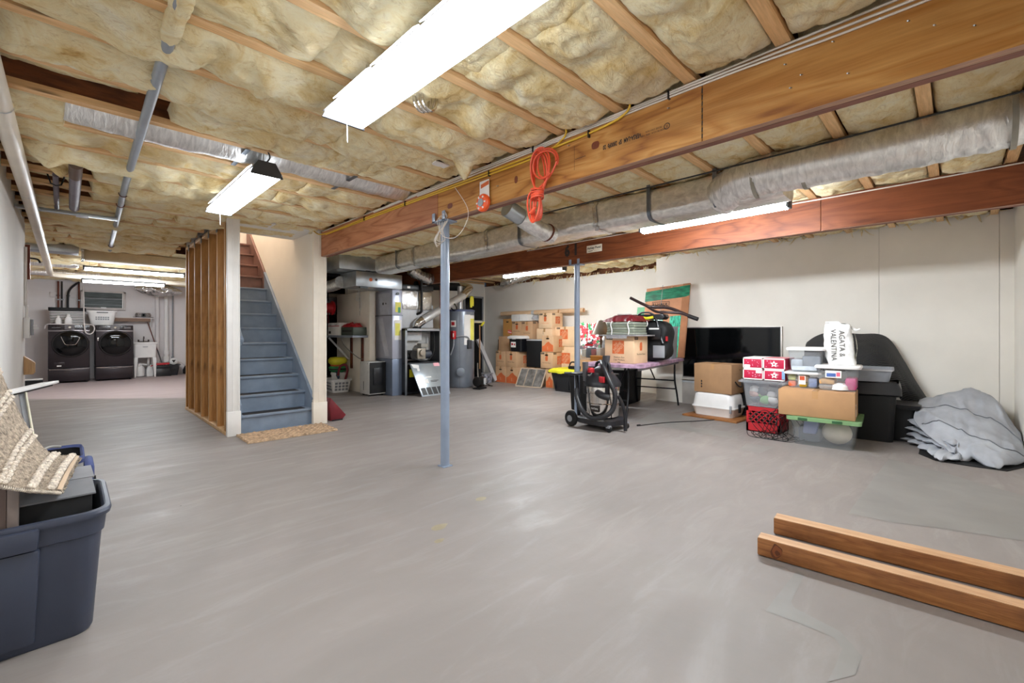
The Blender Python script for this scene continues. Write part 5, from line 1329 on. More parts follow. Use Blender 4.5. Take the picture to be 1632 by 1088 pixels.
carton(4.98, 2.83, .741, .36, .42, .34, 'carton with a big orange logo standing on the folding table', [('logo', '-x', .47, .6, .17), ('text', '-x', 'Medium Box|Caja Mediana|MB', .5, .22, .03), ('heavy', '-x', -1), ('tree', '-y', 0), ('heavy', '-y', -1)], m=KRAFTL, rz=.02, tape=False)
t = T('flattened_carton', 'grey flat sheet of cardboard lying over the table carton', 'cardboard', (4.95, 2.8, 1.086)); B('sheet', MB().box(-.02, -.04, 0, .44, .52, .016), M('grey_board', '#8f8a8a', .7, var=.2), t, bevel=.002); B('edge_tape', MB().box(-.025, .1, -.03, -.02, .4, .01), CLRM, t)
t = T('moving_pads', 'folded stack of green-grey pads tied with white cord on the carton', 'pads', (5.05, 2.86, 1.103))
for i in range(5):
    B('pad', MB().loft([rr(.18, .22, .34 - .01 * (i % 2), .42 - .012 * (i % 3), .02, .033 * i + z, 3) for z in (0, .031)]), M('pad_olive', '#7f8575', .85, var=.08) if i % 2 else M('pad_grey', '#8f9488', .85, var=.08), t, bevel=.009)
for y in (.09, .34): B('tie_cord', MB().tube(crom([(.1, y, .17), (.02, y, .172), (-.0, y + .01, .13), (.0, y - .008, .06), (.0, y, .0)], 5), .007, 6), WHT, t)
t = T('pad_box', 'plain cardboard box showing behind the tied pads', 'box', (5.42, 3.1, .741), .0); B('carton_body', MB().box(0, 0, 0, .3, .35, .58), KRAFT, t, bevel=.004); B('top_flap', MB().box(0, 0, .58, .3, .35, .585), KRAFTD, t)
t = T('tool_bag', 'bulging black tool bag with straps on the folding table', 'bag', (5.62, 2.92, .742))
def bagf(u, v):
    a = v * 2 * PI; z = .56 * u
    k = (1 - abs(2 * u - 1) ** 5) ** .4 * (1 + .12 * fbm(math.cos(a) * 2, math.sin(a) * 2, z * 6, 3)) if 0 < u < 1 else .05
    return (.16 * k * math.copysign(abs(math.cos(a)) ** .6, math.cos(a)), .27 * k * math.copysign(abs(math.sin(a)) ** .6, math.sin(a)), z)
B('bag_body', MB().grid(bagf, 28, 40), BLKM, t, smooth=80); B('pocket', MB().box(-.2, -.22, .3, -.15, .02, .46), BLK, t, bevel=.012); B('white_trim', MB().box(-.203, -.2, .43, -.2, -.06, .45), WHT, t)
B('strap', MB().tube(crom([(-.1, .12, .56), (-.14, .0, .6), (-.13, -.12, .57), (-.16, -.18, .4), (-.17, -.24, .25)], 5), .014, 6), BLK, t); B('side_panel', MB().box(-.17, -.26, .06, -.155, -.1, .22), GREY, t, bevel=.004)
B('red_tag', MB().box(-.14, -.275, .28, -.1, -.262, .34), RED, t)
t = T('maroon_cushion', 'dark red folded fabric bundle lying over the tied pads', 'fabric', (5.28, 3.12, 1.272))
def cuf(u, v):
    x, y = (u - .5) * .4, (v - .5) * .5
    e = max(0, 1 - abs(2 * u - 1) ** 5) * max(0, 1 - abs(2 * v - 1) ** 5)
    return (x + .02 * fbm(y * 20, 3), y + .03 * fbm(x * 20, 9), .004 + e * (.085 + .03 * fbm(x * 9, y * 9, 4, 2)))
B('fabric', MB().grid(cuf, 18, 24), REDD, t, smooth=40); B('pale_patch', MB().box(-.12, -.1, .09, -.02, .06, .105), M('pale_grey_cloth', '#b9adab', .7), t, bevel=.004)
t = T('yellow_clamp', 'small yellow and white clip tool on the black tool bag', 'clip', (5.42, 2.9, 1.30)); B('clamp_body', MB().tube(crom([(0, .12, .0), (-.02, .06, .03), (-.02, -.02, .02), (0, -.1, .035)], 5), .018, 8), YEL, t); B('white_ring', MB().tube([(-.02, .03 * math.cos(a), -.05 + .04 * math.sin(a)) for a in [i * PI / 6 for i in range(13)]], .007, 6), WHT, t)
t = T('black_strap_bag', 'flat black case lying along the top of the tool bag', 'case', (5.5, 2.72, 1.305), TA); B('case', MB().loft([rr(.1, .2, .2, .5 - a, .05, z, 4) for a, z in ((.06, 0), (0, .03), (.04, .07))]), BLK, t); B('grip', MB().tube(crom([(0, .1, .06), (-.03, .16, .09), (-.03, .26, .09), (0, .32, .06)], 5), .012, 8), DGREY, t)
t = T('pipe_handle', 'bent dark brown metal handle frame sticking out above the table', 'handle', (5.6, 2.75, 1.31))
DB = M('dark_brown_metal', '#3a2a2a', .35, .3)
B('upper_tube', MB().tube(crom([(-.12, .42, .3), (-.1, .18, .18), (-.05, .1, .165), (.0, -.1, .14), (.0, -.38, .02)], 6), .02, 8), DB, t); B('lower_tube', MB().tube(crom([(-.1, .18, .175), (-.1, .05, .1), (-.06, -.1, .085), (.0, -.25, .07), (.0, -.42, .0)], 6), .018, 8), DB, t); B('end_grip', MB().cyl((.0, -.34, .035), (.0, -.46, -.01), .026, n=10), BLK, t); B('lower_post', MB().cyl((-.02, -.02, .1), (.02, .12, .0), .018, n=8), DB, t)
t = T('clear_sheet_box', 'frosted plastic bin standing on the right end of the table', 'bin', (6.36, 3.1, .742), TA); B('bin_shell', MB().loft([rr(0, 0, a, b, .03, z, 4) for a, b, z in ((.3, .28, 0), (.33, .31, .46), (.35, .33, .46), (.35, .33, .48), (.31, .29, .48), (.28, .26, .01))]), clear('frosted_grey', '#c3c8cf', .7), t); B('lining', MB().box(-.12, -.11, .01, .12, .11, .4), M('pale_grey_cloth', '#b9adab', .7), t, bevel=.03)
t = T('table_lamp', 'small table lamp with a bronze cone shade on the folding table', 'table lamp', (5.5, 3.66, .742)); B('lamp_shade', MB().lathe([(.15, .36), (.055, .565), (.052, .565), (.146, .36)], n=28), M('bronze_shade', '#7d7263', .35, .6, var=.1), t); B('stem', MB().lathe([(.075, 0), (.07, .02), (.02, .04), (.014, .2), (.022, .26), (.012, .3), (.012, .5), (0, .5)], n=18), M('aged_brass', '#6e5844', .4, .6), t); B('switch', MB().lathe([(.02, .31), (.03, .33), (.02, .36)], n=12), M('amber_knob', '#8a4a26', .4), t); B('finial', MB().cyl((0, 0, .5), (0, 0, .575), .008, n=8), M('aged_brass', '#6e5844', .4, .6), t)
t = T('clear_document_box', 'clear plastic box full of papers behind the table lamp', 'box', (5.38, 3.7, .742), TA); B('box_shell', MB().loft([rr(0, 0, a, b, .03, z, 4) for a, b, z in ((.26, .36, 0), (.29, .4, .2), (.31, .42, .2), (.31, .42, .22))], True, True), CLR, t)
for i, (c, y) in enumerate((('#e8e4dd', -.12), ('#b2453f', -.04), ('#3a3d46', .04), ('#d9c9b0', .11))):
    B('papers', MB().box(-.11, y - .03, .01 + .01 * i, .1, y + .03, .17 - .02 * (i % 2)), M('paper_%s' % c[1:], c, .7), t, bevel=.003)
B('lid_clip', MB().box(-.16, -.06, .2, -.15, .06, .23), RED, t)
t = T('white_binder', 'white file box tilted behind the table lamp', 'file box', (5.75, 3.62, .742), .3); B('case', MB().fr(-.15, -.14, .15, .14, 0, -.12, -.14, .18, .14, .28), WHTM, t, bevel=.006); B('hand_hole', MB().box(-.139, -.04, .2, -.128, .04, .225), BLKM, t)
t = T('amber_jar', 'amber plastic tray in front of the table lamp base', 'tray', (5.18, 3.45, .742)); B('tray', MB().loft([rr(0, 0, .16, .26, .03, z, 4) for z in (0, .06)]), clear('amber_plastic', '#c98a35', .6), t); B('tray_rim', MB().loft([rr(0, 0, .17, .27, .03, z, 4) for z in (.06, .07)]), M('amber_rim', '#b57a2c', .4), t)
t = T('floral_bag', 'white bag printed with red and black flowers behind the lamp', 'bag', (6.35, 4.35, .742)); B('bag_body', MB().fr(-.09, -.22, .1, .24, 0, -.07, -.24, .08, .26, .54), WHITEP, t, bevel=.02)
RF = random.Random(8); r1, r2, r3 = MB(), MB(), MB()
for i in range(95):
    y, z, s = RF.uniform(-.22, .23), RF.uniform(.03, .53), RF.uniform(.016, .038)
    m_ = r2 if (z < .26 and i % 2) else (r3 if i % 7 == 0 else r1)
    put_poly(m_, [(s * (1 + .4 * math.cos(5 * a)) * math.cos(a), s * (1 + .4 * math.cos(5 * a)) * math.sin(a)) for a in [j * PI / 10 for j in range(20)]], (-.088 + .02 * z / .54, y, z), '-x', .004)
B('red_flowers', r1, M('flower_red', '#a83038', .7), t, smooth=0)['kind'] = 'stuff'; B('black_flowers', r2, BLACKP, t, smooth=0)['kind'] = 'stuff'; B('green_leaves', r3, GRN, t, smooth=0)['kind'] = 'stuff'; B('red_handle', MB().tube(crom([(-.09, .1, .0), (-.085, .1, .3), (-.08, .1, .55)], 3), .01, 6), RED, t)
B('bag_stand', MB().box(-.1, -.2, -.742, .1, .22, -.005), KRAFTD, t)
t = T('blue_cloth', 'crumpled blue cloth between the lamp and the tied pads', 'cloth', (5.8, 3.35, 1.0)); B('cloth', MB().grid(lambda u, v: (.1 * math.cos(v * 2 * PI) * math.sin(PI * min(max(u, .03), .97)) * (1 + .3 * fbm(u * 5, v * 5, 2)), .12 * math.sin(v * 2 * PI) * math.sin(PI * min(max(u, .03), .97)), .26 * u), 16, 20), M('blue_cloth', '#5168a3', .85, var=.15), t, smooth=80); B('cloth_stand', MB().box(-.08, -.1, -.258, .08, .1, .03), KRAFT, t)

# ------------------------------------------------------------------ wet/dry vacuum on its cart
t = T('shop_vacuum', 'steel-drum shop vacuum on a black wheeled cart with a coiled hose', 'vacuum', (4.50, 2.97, 0), -.1)
VB = M('vacuum_black', '#232327', .4, var=.08)
B('drum', MB().lathe([(.16, .13), (.185, .15), (.192, .3), (.197, .305), (.192, .31), (.19, .42), (.197, .425), (.2, .5), (.19, .52)], n=40), CHROME, t)
B('motor_head', MB().lathe([(.212, .5), (.216, .53), (.2, .56), (.17, .6), (.15, .63), (.12, .66), (.06, .675), (0, .68)], n=36), VB, t); B('head_top', MB().loft([rr(0, 0, a, b, .05, z, 5) for a, b, z in ((.24, .2, .63), (.2, .16, .7), (.12, .1, .735))]), VB, t)
B('carry_handle', MB().tube(crom([(0, -.1, .66), (0, -.09, .76), (0, 0, .79), (0, .09, .76), (0, .1, .66)], 6), .018, 10), VB, t); B('red_knob', MB().lathe([(.04, 0), (.042, .04), (.03, .055), (0, .055)], (-.13, .07, .66), 16), RED, t); B('red_badge', MB().box(-.175, -.16, .555, -.15, -.08, .625), RED, t, bevel=.008)
B('drum_label', MB().box(-.197, -.1, .215, -.18, .02, .285), BLACKP, t, bevel=.002)
mb = MB(); put_text(mb, 'CRAFTSMAN', (-.198, -.04, .25), '-x', .03, sx=.6); B('label_lettering', mb, WHITEP, t, smooth=0)
for a in (PI * .72, PI * 1.3): B('latch', MB().box(.2 * math.cos(a) - .02, .2 * math.sin(a) - .025, .4, .2 * math.cos(a) + .02, .2 * math.sin(a) + .025, .54), VB, t, bevel=.008)
B('cart_base', MB().loft([rr(0, .02, a, b, .1, z, 6) for a, b, z in ((.40, .5, .055), (.43, .53, .07), (.43, .53, .12), (.36, .44, .135))]), VB, t)
for x in (-.2, .2):
    w_ = B('rear_wheel', MB().lathe([(.085, -.022), (.095, -.012), (.095, .012), (.085, .022), (.05, .026), (0, .026)], (x * 1.12, .3, .095), 22, 'x'), BLKM, t); B('hub_cap', MB().lathe([(.04, -.03), (.03, -.034), (0, -.034)], (x * 1.12, .3, .095), 14, 'x'), GREY, w_)
for x in (-.16, .16): B('caster', MB().lathe([(.033, -.014), (.036, 0), (.033, .014)], (x, -.22, .036), 14, 'x'), BLKM, t); B('caster_fork', MB().box(x - .025, -.24, .05, x + .025, -.19, .08), GREY, t)
B('cart_post', MB().bar((-.12, .27, .12), (-.12, .31, .63), .04, .03), VB, t, bevel=.006); B('cart_shelf', MB().box(-.24, .2, .62, .12, .36, .645), VB, t, bevel=.008); B('cart_grip', MB().cyl((-.3, .34, .64), (-.22, .3, .64), .016, n=10), VB, t)
B('crevice_tool', MB().fr(-.16, .13, -.12, .17, .55, -.165, .12, -.115, .18, .78), M('tool_grey', '#58585c', .45), t, bevel=.006); B('floor_nozzle', MB().fr(-.02, -.06, .03, .0, .62, -.03, -.09, .03, -.02, .86), DGREY, t, bevel=.006)
hp = crom([(-.02, -.0, .78), (-.1, -.09, .74), (-.14, -.2, .6), (-.13, -.28, .44), (-.15, -.27, .28), (-.2, -.2, .19), (-.24, -.04, .15), (-.25, .1, .22), (-.23, .2, .36), (-.21, .22, .46)], 9)
B('hose', MB().tube(hp, [.027 + .0025 * (i % 2) for i in range(len(hp))], 12), VB, t); B('inlet_elbow', MB().tube(crom([(-.17, -.08, .44), (-.22, -.11, .44), (-.24, -.18, .42), (-.2, -.26, .4)], 5), .036, 12), BLK, t)
B('hose_end', MB().tube(crom([(-.1, -.3, .42), (-.05, -.33, .3), (-.02, -.34, .16), (-.02, -.34, .02)], 6), .02, 10), VB, t)
t = T('floor_cord', 'thin dark cord lying across the floor behind the vacuum', 'cord', (5.0, 2.6, .006)); B('cord', MB().tube(crom([(-.1, .1, 0), (.3, -.05, 0), (.7, -.3, 0), (1.2, -.55, 0)], 6), .005, 6), BLK, t); B('plug', MB().cyl((-.14, .12, .004), (-.1, .1, .004), .01, n=8), BLK, t)
# ------------------------------------------------------------------ television, flattened box and the right-hand stacks
t = T('television', 'large flat television with a thin silver frame mounted low on the right wall', 'television', (6.99, 2.385, .42))
B('bezel', MB().box(-.05, -.70, 0, 0, .70, .80), M('silver_bezel', '#cfcac4', .4, .3), t, bevel=.006)
B('screen', MB().box(-.054, -.672, .03, -.05, .672, .775), GLASSD, t); B('inner_bezel', MB().box(-.053, -.685, .015, -.0505, .685, .79), BLK, t); B('stand_plate', MB().box(-.06, -.7, -.03, 0, .7, -.002), M('silver_bezel', '#b5b0aa', .3, .6), t)
t = T('wall_base_panel', 'low grey panel at the foot of the wall under the television', 'panel', (6.97, 2.5, 0)); B('panel_board', MB().box(0, -.6, 0, .028, .6, .36), M('grey_base_panel', '#b6b0aa', .6), t, bevel=.004); B('panel_lip', MB().box(-.006, -.6, .34, .028, .6, .37), LGREY, t)
t = T('black_box', 'black box on the floor between the white litter box and the red crate', 'box', (6.5, 1.86, 0)); B('case', MB().box(-.1, -.16, 0, .3, .2, .52), BLKM, t, bevel=.01); B('base_rim', MB().box(-.12, -.18, 0, .32, .22, .05), BLK, t)
t = T('flattened_moving_box', 'flattened moving box with green tape leaning against the right wall', 'cardboard', (6.74, 3.31, 1.0))
un, vn = V((0, -1, 0)), V((.2, 0, 1)).normalized(); nn = V((-1, 0, .2)).normalized(); UF = (un, vn, nn)
PK = M('cardboard_pinkish', '#c08a68', .85, var=.06)
B('board', MB().prism([(-.38, -.258), (.36, -.258), (.36, .93), (-.38, .89)], (0, 0, 0), un, vn, -nn, .03), PK, t, bevel=.003); B('side_flap', MB().prism([(.25, -.258), (.36, -.258), (.36, .93), (.25, .925)], (0, 0, 0), un, vn, nn, .006), M('cardboard_brown_flap', '#a87350', .85), t)
B('side_strip', MB().prism([(-.52, .2), (-.36, .2), (-.36, .57), (-.52, .57)], (.02, 0, 0), un, vn, nn, .012), GRN, t)
GT = M('green_tape', '#1f6b52', .22, var=.3, scale=7, stretch=(1, 1, 4)); GT2 = M('green_tape_bright', '#3aa185', .15, var=.45, scale=16, stretch=(2, 3, .7))
B('green_tape', MB().prism([(-.385, .66), (.3, .71), (.365, .73), (.365, .9), (-.385, .83)], (0, 0, 0), un, vn, nn, .008), GT, t)
for a, b in ((-.22, -.04), (.08, .26)): B('green_tape', MB().prism([(a, -.255), (b, -.255), (b, .41), (a, .4)], (0, 0, 0), un, vn, nn, .007), GT2, t)
mb = MB()
for x0, x1, y0, y1 in ((-.25, .05, .643, .65), (-.25, .05, .533, .54), (-.25, -.243, .533, .65), (.043, .05, .533, .65)): put_poly(mb, [(x0, y0), (x1, y0), (x1, y1), (x0, y1)], (0, 0, 0), UF, .0088)
put_text(mb, 'U-HAUL', V((0, 0, 0)) + un * -.1 + vn * .598, UF, .072, off=.0095, bold=.002)
put_text(mb, 'EXTRA LARGE    BOX', vn * .885, UF, .03, off=.003)
B('lettering', mb, BLACKP, t, smooth=0)
mb = MB(); put_poly(mb, [(-.24, .545), (.04, .545), (.04, .556), (-.24, .556)], (0, 0, 0), UF, .0092); B('print_stripe', mb, ORANGE, t, smooth=0)
B('clear_strip', MB().prism([(-.1, .4), (-.085, .4), (-.085, .93), (-.1, .93)], (0, 0, 0), un, vn, nn, .009), CLR, t)
# white litter box on a board with a carton on top
t = T('litter_box', 'white plastic covered box with a rounded lid, sitting on a wooden board', 'litter box', (6.22, 2.27, .026), -.06)
B('base_pan', MB().loft([rr(0, 0, a, b, .06, z, 5) for a, b, z in ((.36, .5, 0), (.40, .55, .1), (.42, .57, .11), (.42, .57, .125))]), WHT, t)
B('hood', MB().loft([rr(0, 0, a, b, .08, z, 6) for a, b, z in ((.40, .555, .125), (.385, .535, .2), (.37, .51, .275), (.34, .48, .298), (.29, .43, .305))]), WHT, t)
B('side_clip', MB().box(-.215, -.26, .06, -.195, -.235, .16), GREY, t, bevel=.004); B('front_clip', MB().box(-.06, -.3, .06, .0, -.282, .17), BLK, t, bevel=.006)
t = T('wood_board', 'brown wooden board lying flat under the white covered box', 'board', (6.2, 2.25, 0), -.1); B('board', MB().box(-.3, -.36, 0, .26, .36, .024), LUM, t, bevel=.003); B('board_edge', MB().box(-.302, -.362, .006, -.3, .362, .02), LUM, t)
t = carton(6.02, 2.03, .332, .36, .5, .38, 'plain brown carton standing on the white covered box', [('text', '-y', '==', .7, .8, .05)], m=M('cardboard_plain_brown', '#a9835f', .85, var=.04), rz=-.08)
mb = MB(); put_poly(mb, [(-.045, -.05), (-.005, -.05), (-.005, .07), (-.045, .07)], (0, .37, .1), '-x'); B('small_label', mb, KRAFTD, t, smooth=0)
mb = MB()
for i in range(3): put_poly(mb, [(-.035, -.04 + i * .036), (-.015, -.04 + i * .036), (-.015, -.012 + i * .036), (-.035, -.012 + i * .036)], (0, .37, .1), '-x', .0015)
B('symbol', mb, BLACKP, t, smooth=0)
B('hand_strap', MB().tube(crom([(.1, -.003, .16), (.15, -.03, .1), (.24, -.03, .1), (.3, -.003, .2)], 5), .008, 6), BLK, t)
# red ornament boxes on the milky tote on the red crate
REDB = M('crimson_star_paper', '#b5173f', .5, var=.06)
def ornament(y0, z0, w, h, star, lab):
    t = T('ornament_box', lab, 'box', (5.5, y0, z0), 0)
    B('box_body', MB().box(0, 0, 0, .4, w, h), REDB, t, bevel=.003)
    mb = MB()
    for a, b, c, d in ((0, w, 0, .012), (0, w, h - .012, h), (0, .01, 0, h), (w - .01, w, 0, h)): put_poly(mb, [(-b, c), (-a, c), (-a, d), (-b, d)], (0, 0, 0), '-x', .0012)
    B('white_border', mb, WHITEP, t, smooth=0)
    mb, m2 = MB(), MB(); RS = random.Random(int(y0 * 100 + z0 * 1000))
    for i in range(11):
        yy, zz, s = RS.uniform(.03, w - .03), RS.uniform(.025, h - .025), RS.uniform(.006, .012)
        put_poly(mb, [(s * (1 if k % 2 else .42) * math.cos(k * PI / 5), s * (1 if k % 2 else .42) * math.sin(k * PI / 5)) for k in range(10)], (0, yy, zz), '-x', .001)
    B('small_stars', mb, M('pale_pink_star', '#d98ba2', .6), t, smooth=0)
    if star:
        put_poly(m2, [((.04 if k % 2 else .019) * math.sin(k * PI / 5 + PI), (.04 if k % 2 else .019) * math.cos(k * PI / 5 + PI) * 1) for k in range(10)], (0, w / 2, h / 2), '-x', .0018)
        B('white_star', m2, WHITEP, t, smooth=0)
        m3 = MB(); put_poly(m3, [((.015 if k % 2 else .007) * math.sin(k * PI / 5 + PI), (.015 if k % 2 else .007) * math.cos(k * PI / 5 + PI)) for k in range(10)], (0, w / 2, h / 2), '-x', .0026); B('star_center', m3, REDB, t, smooth=0)
    else:
        put_poly(m2, [(-.03, -.015), (.03, -.015), (.03, .015), (-.03, .015)], (0, w - .045 if z0 > .7 else .045, .03 if z0 > .7 else h - .03), '-x', .0018); B('white_label', m2, WHITEP, t, smooth=0)
    B('lid_top', MB().box(.0, .0, h, .4, w, h + .003), WHTM if not star else M('pale_red_lid', '#d98c94', .6), t)
    return t
ornament(1.52, .6, .21, .118, False, 'crimson star-printed box, lower one without the large star')
ornament(1.305, .6, .21, .118, True, 'crimson box with large white star and blue strap, lower one')
ornament(1.525, .722, .205, .122, False, 'crimson star-printed box with pale lid, upper one without the large star')
ornament(1.305, .722, .215, .122, True, 'crimson box with large white star, upper one')
t = bpy.data.objects['ornament_box.001']; B('blue_strap', MB().box(-.006, .0, .02, -.002, .03, .11), M('light_blue_strap', '#7fa4c8', .6), t)
t = T('milky_tote', 'translucent lidded tote of wrapped ornaments on the red crate', 'tote', (5.74, 1.54, .29))
B('tote_body', MB().loft([rr(0, 0, a, b, .05, z, 5) for a, b, z in ((.38, .36, 0), (.44, .42, .27))], True, False), CLRM, t); B('lid', MB().loft([rr(0, 0, a, b, .05, z, 5) for a, b, z in ((.45, .43, .27), (.5, .5, .272), (.5, .5, .29), (.46, .44, .305))]), CLRM, t)
RT = random.Random(4)
for c, n_ in (('#d9d4cc', 6), ('#3f434c', 3), ('#7fae6b', 2), ('#cfa598', 2)):
    for i in range(n_):
        y, z, s = RT.uniform(-.12, .12), RT.uniform(.06, .2), RT.uniform(.035, .055)
        B('wrapped_bundle', MB().grid(lambda u, v: (-.1 + s * math.cos(v * 2 * PI) * math.sin(PI * u) * (1 + .4 * fbm(u * 4, v * 6, y * 9)), y + s * 1.2 * math.sin(v * 2 * PI) * math.sin(PI * u) * (1 + .4 * fbm(u * 4, v * 6, z * 9)), z - s * math.cos(PI * u)), 8, 12), M('bundle_' + c[1:], c, .8), t, smooth=60)
t = T('milk_crate', 'red lattice plastic crate at the bottom of the ornament stack', 'crate', (5.74, 1.54, 0))
w = .34; h = .285
B('crate_post', MB().box(-.19, -.17, 0, -.165, -.145, h).box(-.19, .145, 0, -.165, .17, h).box(.165, -.17, 0, .19, -.145, h).box(.165, .145, 0, .19, .17, h), RED, t, bevel=.004)
B('crate_rim', MB().box(-.19, -.17, h - .05, -.18, .17, h).box(.18, -.17, h - .05, .19, .17, h).box(-.19, -.17, h - .05, .19, -.16, h).box(-.19, .16, h - .05, .19, .17, h).box(-.19, -.17, 0, -.18, .17, .1).box(-.19, -.17, 0, .19, -.16, .1).box(.18, -.17, 0, .19, .17, .1).box(-.19, .16, 0, .19, .17, .1).box(-.19, -.17, 0, .19, .17, .012), RED, t)
mb = MB()
for f in ('x', 'y'):
    for i in range(-2, 6):
        for s in (1, -1):
            a0, a1 = -.15 + i * .06 - .03, -.15 + i * .06 + .105
            z0, z1 = (.1, .235) if s > 0 else (.235, .1)
            lo, hi = max(a0, -.16), min(a1, .16)
            if hi <= lo: continue
            zz = lambda q: z0 + (z1 - z0) * (q - a0) / (a1 - a0)
            mb.bar((-.185, lo, zz(lo)), (-.185, hi, zz(hi)), .008, .012) if f == 'y' else mb.bar((lo, -.165, zz(lo)), (hi, -.165, zz(hi)), .012, .008)
B('lattice', mb, RED, t, smooth=0); B('dark_crate_filler', MB().box(-.15, -.13, .014, .15, .13, .25), BLKM, t, bevel=.01)  # black box added inside so the lattice holes look shaded
t = T('wire_rack', 'tangled dark wire rack leaning on the red crate', 'wire rack', (5.34, 1.36, 0))
mb = MB(); RI_ = random.Random(9)
for i in range(5):
    y = -.12 + i * .06
    mb.tube(crom([(.02, y, .012), (.02, y + .12, .16), (.12, y + .02, .24 + .02 * i % .05), (.13, y - .12, .18), (.05, y - .16, .05), (-.08, y - .06, .008), (-.1, y + .1, .01), (.0, y + .16, .05)], 7), .0035, 5)
for i in range(4):
    mb.tube([( -.05 + .085 * math.cos(a), -.16 + i * .1 + .075 * math.sin(a), .008 + .03 * (1 + math.sin(a * 2 + i))) for a in [k * 2 * PI / 20 for k in range(21)]], .0032, 5)
for i in range(7):
    mb.tube([(.0 + .02 * i, .14 - .03 * i, .02), (.14, .02 - .035 * i + .08, .22)], .0028, 5)
B('wire_frame', mb, IRON, t); B('wire_handle', MB().tube(crom([(.06, .06, .2), (.12, .0, .33), (.1, -.08, .34), (.04, -.1, .22)], 6), .004, 6), IRON, t)
# green-rimmed tote, long carton, three clear totes, paper bag
RZ = .08
t = T('green_rimmed_tote', 'clear tote with a green rim holding a round cream cushion', 'tote', (5.52, .945, 0), RZ)
B('tote_body', MB().loft([rr(0, 0, a, b, .04, z, 5) for a, b, z in ((.52, .48, 0), (.58, .54, .255))], True, False), CLR, t); B('green_rim', MB().loft([rr(0, 0, a, b, .04, z, 5) for a, b, z in ((.585, .545, .25), (.64, .61, .25), (.64, .61, .285), (.58, .55, .29))], False, True), clear('green_tint_rim', '#9cc58e', .65), t)
for y in (-.12, .16): B('rim_clip', MB().box(-.325, y - .04, .255, -.315, y + .04, .28), M('dark_green_clip', '#2d5a36', .5), t, bevel=.003)
B('cushion', MB().grid(lambda u, v: (-.06 + .13 * math.cos(PI * (u - .5)) * math.cos(v * 2 * PI) * 1.0, -.1 + .125 * math.cos(PI * (u - .5)) * math.sin(v * 2 * PI), .125 + .115 * math.sin(PI * (u - .5)) + .004 * fbm(u * 8, v * 8)), 16, 24), M('cream_cushion', '#dccdb5', .8), t, smooth=180)
B('dark_contents', MB().box(-.16, .02, .01, .2, .22, .18), M('slate_cloth', '#6c717b', .8), t, bevel=.04); B('blue_contents', MB().fr(-.19, .06, -.1, .18, .1, -.21, .03, -.1, .16, .24), M('pale_blue_cloth', '#8a94bd', .8), t, bevel=.02)
t = carton(5.24, .665, .292, .48, .63, .255, 'long plain brown carton lying on the green-rimmed tote', [('text', '-y', 'FRAGILE', .75, .35, .03)], m=M('cardboard_tan_plain', '#b38a62', .85, var=.03), rz=RZ)
mb = MB(); put_poly(mb, [(-.03, -.07), (.03, -.07), (.03, .05), (-.03, .05)], (.1, 0, .1), '-y', .002); B('shipping_label', mb, WHITEP, t, smooth=0)
mb = MB(); put_poly(mb, [(-.02, -.0), (.02, -.0), (.02, .035), (-.02, .035)], (.1, 0, .1), '-y', .003); B('label_print', mb, BLACKP, t, smooth=0)
def ctote(c, w, d, h, lab, lidm=WHT, rz=RZ, contents=()):
    t = T('clear_tote', lab, 'tote', c, rz)
    B('tote_body', MB().loft([rr(0, 0, w - a, d - a, .04, z, 5) for a, z in ((.05, 0), (.0, h * .9))], True, False), CLR, t)
    B('lid', MB().loft([rr(0, 0, w + a, d + a, .05, z, 5) for a, z in ((.0, h * .88), (.035, h * .885), (.04, h * .95), (.02, h), (-.02, h * 1.005))]), lidm, t)
    for i, (m, x0, y0, z0, x1, y1, z1) in enumerate(contents):
        B('contents', MB().box(x0, y0, z0, x1, y1, z1), m, t, bevel=min(.02, abs(z1 - z0) * .3))
    return t
mm = lambda c: M('content_' + c[1:], c, .7, var=.12, scale=12)
t = ctote((5.58, 1.14, .552), .36, .30, .165, 'low clear tote of colourful packets on the long carton', contents=[(mm('#d8683e'), -.16, .06, .01, .0, .13, .07), (mm('#b8c06a'), -.16, .06, .075, .0, .13, .13), (mm('#e0c23e'), -.165, -.04, .01, .0, .03, .06), (mm('#7a88a8'), -.165, -.13, .01, .0, -.05, .11), (mm('#c89a6a'), -.15, -.05, .06, 0, .05, .13)])
B('red_label', MB().box(-.182, -.03, .04, -.176, .03, .13), WHITEP, t); B('label_print', MB().box(-.185, -.022, .085, -.182, .022, .125), M('label_red', '#c3502f', .6), t)
t = ctote((5.60, 1.12, .72), .36, .31, .255, 'taller clear tote with grey cloth, stacked on the colourful one', contents=[(mm('#6f737a'), -.14, -.13, .01, .12, .03, .17), (mm('#a9adb2'), -.15, .02, .01, .12, .13, .13), (mm('#c9ccd0'), -.155, -.1, .015, -.14, .12, .06)])
t = ctote((5.56, .84, .552), .38, .34, .25, 'clear tote with pink and tan things under the white paper bag', contents=[(mm('#c99b62'), -.17, .02, .06, .1, .15, .11), (mm('#8f8a86'), -.17, .03, .01, .1, .15, .055), (mm('#c2467a'), -.16, -.15, .01, .1, -.06, .13), (mm('#d9a88a'), -.17, -.06, .04, .1, .02, .075)])
B('white_dome', MB().lathe([(.075, .012), (.07, .05), (.04, .075), (0, .08)], (-.13, -.02, 0), 18), WHT, t); mb = MB(); put_poly(mb, [(-.065, -.035), (.065, -.035), (.065, .035), (-.065, .035)], (-.188, .03, .165), '-x', .002); B('white_label', mb, WHITEP, t, smooth=0)
mb = MB(); put_poly(mb, [(-.055, -.025), (.02, -.025), (.02, .01), (-.055, .01)], (-.188, .03, .165), '-x', .003); B('blue_print', mb, M('label_blue', '#4b69ad', .6), t, smooth=0)
